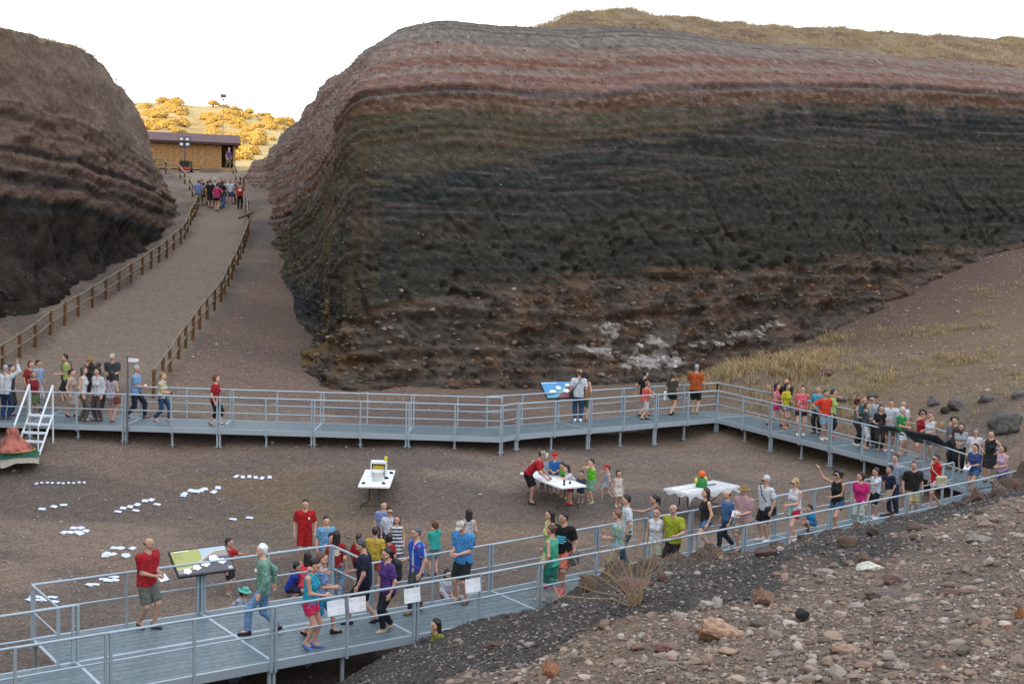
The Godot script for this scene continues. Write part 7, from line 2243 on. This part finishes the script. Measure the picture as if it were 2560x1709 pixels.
	strap("straw bag strap with pattern under the arm of the red tee", who[46], Vector3(0.26, who[46].get_meta("hip").y+0.02, 0.02), Color.html("#b8ac90"))
	carried("shoulder_bag", "black hip bag of the grey-haired man in white", "bag", who[55], Vector3(0.2, who[55].get_meta("hip").y-0.05, 0.02), bag_mesh(Vector3(0.34, 0.24, 0.14)), mat(Color.html("#0e0e12"), 0.7), Basis(Vector3.UP, PI / 2))
	strap("black hip bag strap of the grey-haired man in white", who[55], Vector3(0.2, who[55].get_meta("hip").y-0.05, 0.02), Color.html("#0e0e12"))
	carried("shoulder_bag", "teal and white print bag in front of the red shorts", "bag", who[53], Vector3(-0.05, who[53].get_meta("hip").y+0.00, 0.02), bag_mesh(Vector3(0.34, 0.32, 0.12)), mat(Color.html("#86b4ac"), 0.7), Basis(Vector3.UP, PI / 2))
	carried("handbag", "grey-brown bag hanging beside the coral shorts", "bag", who[64], Vector3(0.27, who[64].get_meta("hip").y-0.12, 0.02), bag_mesh(Vector3(0.36, 0.3, 0.14)), mat(Color.html("#4c443e"), 0.7), Basis(Vector3.UP, PI / 2))
	carried("paper", "folded white paper in the hands of the bald man in red", "paper", who[74], who[74].get_meta("hand_l") + Vector3(-0.06, -0.04, 0.1), paper_small, mat(Color(0.87, 0.88, 0.92), 0.8), Basis(Vector3.RIGHT, 0.7))
	carried("paper", "white paper held by the woman in navy", "paper", who[45], who[45].get_meta("hand_l") + Vector3(-0.06, -0.05, 0.08), paper_small, mat(Color(0.87, 0.88, 0.92), 0.8), Basis(Vector3.RIGHT, 0.9))
	carried("paper", "white cup-like paper held by the man in the straw hat", "paper", who[56], who[56].get_meta("hand_r") + Vector3(0.05, 0.0, 0.06), paper_small, mat(Color(0.87, 0.88, 0.92), 0.8), Basis(Vector3.RIGHT, 1.2))
	carried("camera", "small black camera held by the woman in white and yellow", "camera", who[14], who[14].get_meta("hand_l") + Vector3(-0.05, 0, 0.07), box_mesh(Vector3(0.12, 0.08, 0.06)), mat(Color(0.03, 0.03, 0.035), 0.5), Basis())
	carried("paper", "white leaflet held by the man passing the arrow post", "paper", who[13], who[13].get_meta("hand_l") + Vector3(-0.05, 0.02, 0.06), paper_small, mat(Color(0.87, 0.88, 0.92), 0.8), Basis(Vector3.RIGHT, 0.8))
	carried("backpack", "black backpack on the woman in purple", "backpack", who[69], who[69].get_meta("back") + Vector3(0, -0.12, -0.09), bag_mesh(Vector3(0.3, 0.42, 0.2)), mat(Color.html("#17181c"), 0.8))
	person("man in purple shirt and khaki trousers climbing to the hut door", Vector3(-23.6, 13.72, -105), 60, 1.68, "m t:tee,#6a4f9c b:trousers,#7a7458 s:#3a3a3a h:short,#8a7a70 lean:14 p:w+.3", false)


func stones() -> void:
	boulder("bright white boulder standing out on the rubble crest at right", Vector3(5.27, 4.54, -18.1), Vector3(0.52, 0.27, 0.37), Color.html("#d8d2c6"), 0.1, 0, "", 0)
	boulder("large tan slab with an angular top below the dry bush", Vector3(2.48, 4.73, -14.3), Vector3(0.84, 0.32, 0.6), Color.html("#b08c70"), 0.25, 1, "", 0.18)
	boulder("orange stone near the bottom edge left of centre", Vector3(0.53, 4.32, -14), Vector3(0.24, 0.29, 0.17), Color.html("#b0795a"), 0.4, 2, "", 0)
	boulder("pointed white stone right of the dry bush", Vector3(2.74, 4.54, -16.1), Vector3(0.16, 0.22, 0.11), Color.html("#c8bcb4"), 0.2, 3, "", 0)
	boulder("white stone left of the pointed white one", Vector3(2.58, 4.54, -16), Vector3(0.23, 0.16, 0.16), Color.html("#c0b2a8"), -0.3, 4, "", 0)
	boulder("brown stone with white crust in the middle of the rubble", Vector3(3.37, 4.54, -16.4), Vector3(0.38, 0.33, 0.27), Color.html("#8a6a58"), 0.6, 2, "", 0)
	boulder("earthy brown boulder behind the dry bush", Vector3(2.47, 3.89, -19.7), Vector3(0.26, 0.32, 0.19), Color.html("#80685a"), 0.3, 1, "", 0)
	boulder("flat reddish stone left of the earthy brown boulder", Vector3(1.84, 4.32, -17.6), Vector3(0.56, 0.26, 0.4), Color.html("#7a5a54"), -0.2, 3, "", 0)
	boulder("pinkish grey boulder right of the bright white boulder", Vector3(5.28, 4.63, -17.1), Vector3(0.34, 0.32, 0.24), Color.html("#8c6c68"), 0.5, 4, "", 0)
	boulder("long thin brown stone lying like a log at the right", Vector3(5.58, 4.93, -15.5), Vector3(0.73, 0.15, 0.22), Color.html("#7a5f52"), -0.25, 1, "", -0.22)
	boulder("flat grey brown slab right of centre in the rubble", Vector3(4.98, 4.68, -16.2), Vector3(0.74, 0.17, 0.53), Color.html("#6e5c54"), 0.1, 3, "", 0.05)
	boulder("dark round cinder ball in the middle of the rubble", Vector3(3.55, 4.79, -14.9), Vector3(0.21, 0.2, 0.15), Color.html("#2e3034"), 0.3, 0, "", 0)
	boulder("pale pink stone left of the bright white boulder", Vector3(4.62, 4.42, -18.2), Vector3(0.39, 0.19, 0.28), Color.html("#a58f86"), 0.2, 4, "", 0)
	boulder("white chip stone below the flat slab", Vector3(3.93, 4.88, -14.6), Vector3(0.18, 0.13, 0.13), Color.html("#cbbcae"), 0.1, 3, "", 0)
	boulder("long pale slab near the bottom right", Vector3(3.51, 5.05, -12.8), Vector3(0.51, 0.15, 0.36), Color.html("#a58672"), 0.1, 1, "", 0.06)
	boulder("grey white block near the bottom middle right", Vector3(2.84, 4.94, -12.9), Vector3(0.21, 0.14, 0.15), Color.html("#a49c92"), 0.4, 0, "", 0)
	boulder("rounded white stone near the bottom right", Vector3(3.78, 5.19, -11.9), Vector3(0.21, 0.15, 0.15), Color.html("#c0aea0"), 0.2, 2, "", 0)
	boulder("pink rounded stone at lower right", Vector3(4.43, 5.14, -13.3), Vector3(0.2, 0.14, 0.15), Color.html("#a07e70"), 0.3, 4, "", 0)
	boulder("orange brown stone cut by the right edge", Vector3(5.49, 5.29, -13.3), Vector3(0.2, 0.27, 0.14), Color.html("#94643f"), 0.1, 2, "", 0)
	boulder("reddish stone near the lower right edge", Vector3(5.21, 5.28, -12.9), Vector3(0.17, 0.13, 0.12), Color.html("#a5654a"), 0.6, 3, "", 0)
	boulder("light stone at the lower right corner", Vector3(4.77, 5.3, -12.2), Vector3(0.17, 0.14, 0.12), Color.html("#b0a49a"), 0.5, 1, "", 0)
	boulder("long white stone at the bottom right corner", Vector3(4.51, 5.33, -11.3), Vector3(0.22, 0.1, 0.15), Color.html("#bfb2a4"), -0.3, 4, "", -0.2)
	boulder("brown double stone at lower right", Vector3(4.14, 5.26, -11.7), Vector3(0.25, 0.16, 0.18), Color.html("#96705c"), 0.2, 0, "", 0)
	boulder("stone pair remnant at bottom centre right", Vector3(2.14, 4.52, -15.2), Vector3(0.29, 0.17, 0.21), Color.html("#957a6c"), 0.3, 2, "", 0)
	boulder("pinkish stone below the tan slab", Vector3(1.81, 4.61, -14), Vector3(0.27, 0.19, 0.19), Color.html("#8e6c60"), 0.5, 4, "", 0)
	boulder("grey stone at the bottom centre", Vector3(1.66, 4.47, -14.7), Vector3(0.19, 0.16, 0.13), Color.html("#8a7668"), 0.9, 1, "", 0)
	boulder("white flat stone at the foot of the dry bush", Vector3(1.7, 4.43, -15), Vector3(0.23, 0.13, 0.16), Color.html("#b8aca2"), 0.2, 0, "", 0)
	boulder("crusted white stone above the tan slab", Vector3(2.2, 4.5, -15.6), Vector3(0.27, 0.16, 0.19), Color.html("#b5a398"), 0.2, 3, "", 0)
	boulder("big pale boulder at the upper right of the rubble", Vector3(10.21, 4.14, -26.3), Vector3(0.47, 0.59, 0.33), Color.html("#7e6a5e"), 0.2, 1, "", 0)
	boulder("brown boulder left of the big pale boulder", Vector3(9.91, 3.93, -26.7), Vector3(0.39, 0.45, 0.28), Color.html("#6e584c"), 0.6, 2, "", 0)
	boulder("reddish brown boulder at the right edge of the rubble ridge", Vector3(13.76, 2.79, -34.1), Vector3(0.28, 0.34, 0.2), Color.html("#7a5e50"), 0.4, 3, "", 0)
	boulder("dark boulder low on the ridge at right", Vector3(9.33, 3.9, -25.9), Vector3(0.25, 0.22, 0.18), Color.html("#5e4c44"), 0.1, 4, "", 0)
	boulder("pink angular boulder in the upper right rubble", Vector3(7.59, 4.82, -19.9), Vector3(0.39, 0.24, 0.28), Color.html("#9c8076"), -0.3, 0, "", 0)
	boulder("white grey boulder below the pink angular one", Vector3(7.09, 4.81, -19), Vector3(0.46, 0.23, 0.33), Color.html("#948a80"), 0.2, 2, "", 0)
	boulder("brown ridge block just below the near deck", Vector3(6.76, 4.57, -20.7), Vector3(0.52, 0.22, 0.37), Color.html("#66544a"), -0.2, 1, "", -0.15)
	boulder("round dark boulder on the ridge below the floral trousers", Vector3(6.17, 4.37, -21.2), Vector3(0.27, 0.23, 0.19), Color.html("#5a4a44"), 0.3, 4, "", 0)
	boulder("broad brown boulder on the ridge left of the round one", Vector3(5.53, 4.4, -20.3), Vector3(0.44, 0.24, 0.32), Color.html("#66513f"), 0.2, 3, "", 0)
	boulder("upright tan boulder in front of the ridge", Vector3(5.33, 4.52, -18.8), Vector3(0.23, 0.23, 0.17), Color.html("#7d6652"), 0.5, 2, "", 0)
	boulder("brown ridge boulder under the red shorts", Vector3(4.28, 4.09, -20.7), Vector3(0.48, 0.24, 0.35), Color.html("#5c4a40"), 0.1, 0, "", 0)
	boulder("tan ridge boulder under the bald bearded man", Vector3(4.83, 2.08, -28.3), Vector3(0.49, 0.26, 0.35), Color.html("#6e5440"), 0.4, 1, "", 0)
	boulder("flat earth block at the left end of the ridge", Vector3(1.86, 1.77, -26.7), Vector3(0.71, 0.31, 0.51), Color.html("#66503f"), -0.5, 3, "", 0.5)
	boulder("dull red stone on the dark cinders at lower left", Vector3(-0.08, 2.51, -20.3), Vector3(0.52, 0.18, 0.37), Color.html("#5e4640"), 0.1, 4, "", 0)
	boulder("white chip beside the deck at the left end of the bank", Vector3(1.14, 2.18, -23.8), Vector3(0.17, 0.12, 0.12), Color.html("#c9c4bc"), 0.6, 2, "", 0)
	boulder("bluish grey boulder behind the lime tee", Vector3(14.02, 3.31, -49.2), Vector3(0.55, 0.47, 0.39), Color.html("#605c58"), 0, 0, "", 0)
	boulder("pale flat boulder on the grassy slope", Vector3(12.99, 3.15, -49.5), Vector3(1.01, 0.41, 0.72), Color.html("#7a706a"), 0.3, 1, "", 0)
	boulder("large grey boulder pair left half on the right slope", Vector3(15.7, 3.38, -47.1), Vector3(0.87, 0.62, 0.62), Color.html("#66605e"), 0.6, 2, "", 0)
	boulder("grey boulder right of the left half pair", Vector3(16.24, 3.43, -46.1), Vector3(0.97, 0.7, 0.69), Color.html("#6e6664"), 0.9, 3, "", 0)
	boulder("huge blue grey rock at the right edge of the slope", Vector3(17.21, 2.97, -44), Vector3(2.17, 1.44, 1.55), Color.html("#57544f"), 1.2, 4, "", 0)
	boulder("grey stone above the huge rock", Vector3(17.16, 3.76, -45.7), Vector3(0.9, 0.53, 0.64), Color.html("#6c6664"), 0.3, 1, "", 0)
	boulder("grey stone at the right edge above the huge rock", Vector3(18.01, 4.02, -44.9), Vector3(0.74, 0.62, 0.53), Color.html("#6a6462"), 0, 0, "", 0)
	boulder("small grey stone behind the orange-red polo", Vector3(12.04, 3.16, -50.1), Vector3(0.59, 0.38, 0.42), Color.html("#6e645e"), 0.6, 2, "", 0)
	boulder("dark stone between the slope boulders", Vector3(15.78, 3.24, -46), Vector3(0.51, 0.41, 0.37), Color.html("#3c3836"), 0.9, 3, "", 0)
	boulder("reddish stone patch on the slope", Vector3(13.03, 3.84, -52.7), Vector3(0.97, 0.47, 0.69), Color.html("#7a5c54"), 1.2, 4, "", 0)
	boulder("white stone above the golden grass", Vector3(16.2, 4.56, -62.5), Vector3(0.39, 0.28, 0.28), Color.html("#c4beb4"), 0.3, 1, "", 0)
	boulder("pale stone on the upper right slope", Vector3(16.77, 4.5, -54.8), Vector3(0.29, 0.26, 0.21), Color.html("#a89c94"), 0, 0, "", 0)
	boulder("big pale boulder set in the red beds near the top of the face", Vector3(6.92, 17.45, -63.13), Vector3(0.8, 0.75, 0.8), Color.html("#a8988c"), 0.3, 2)
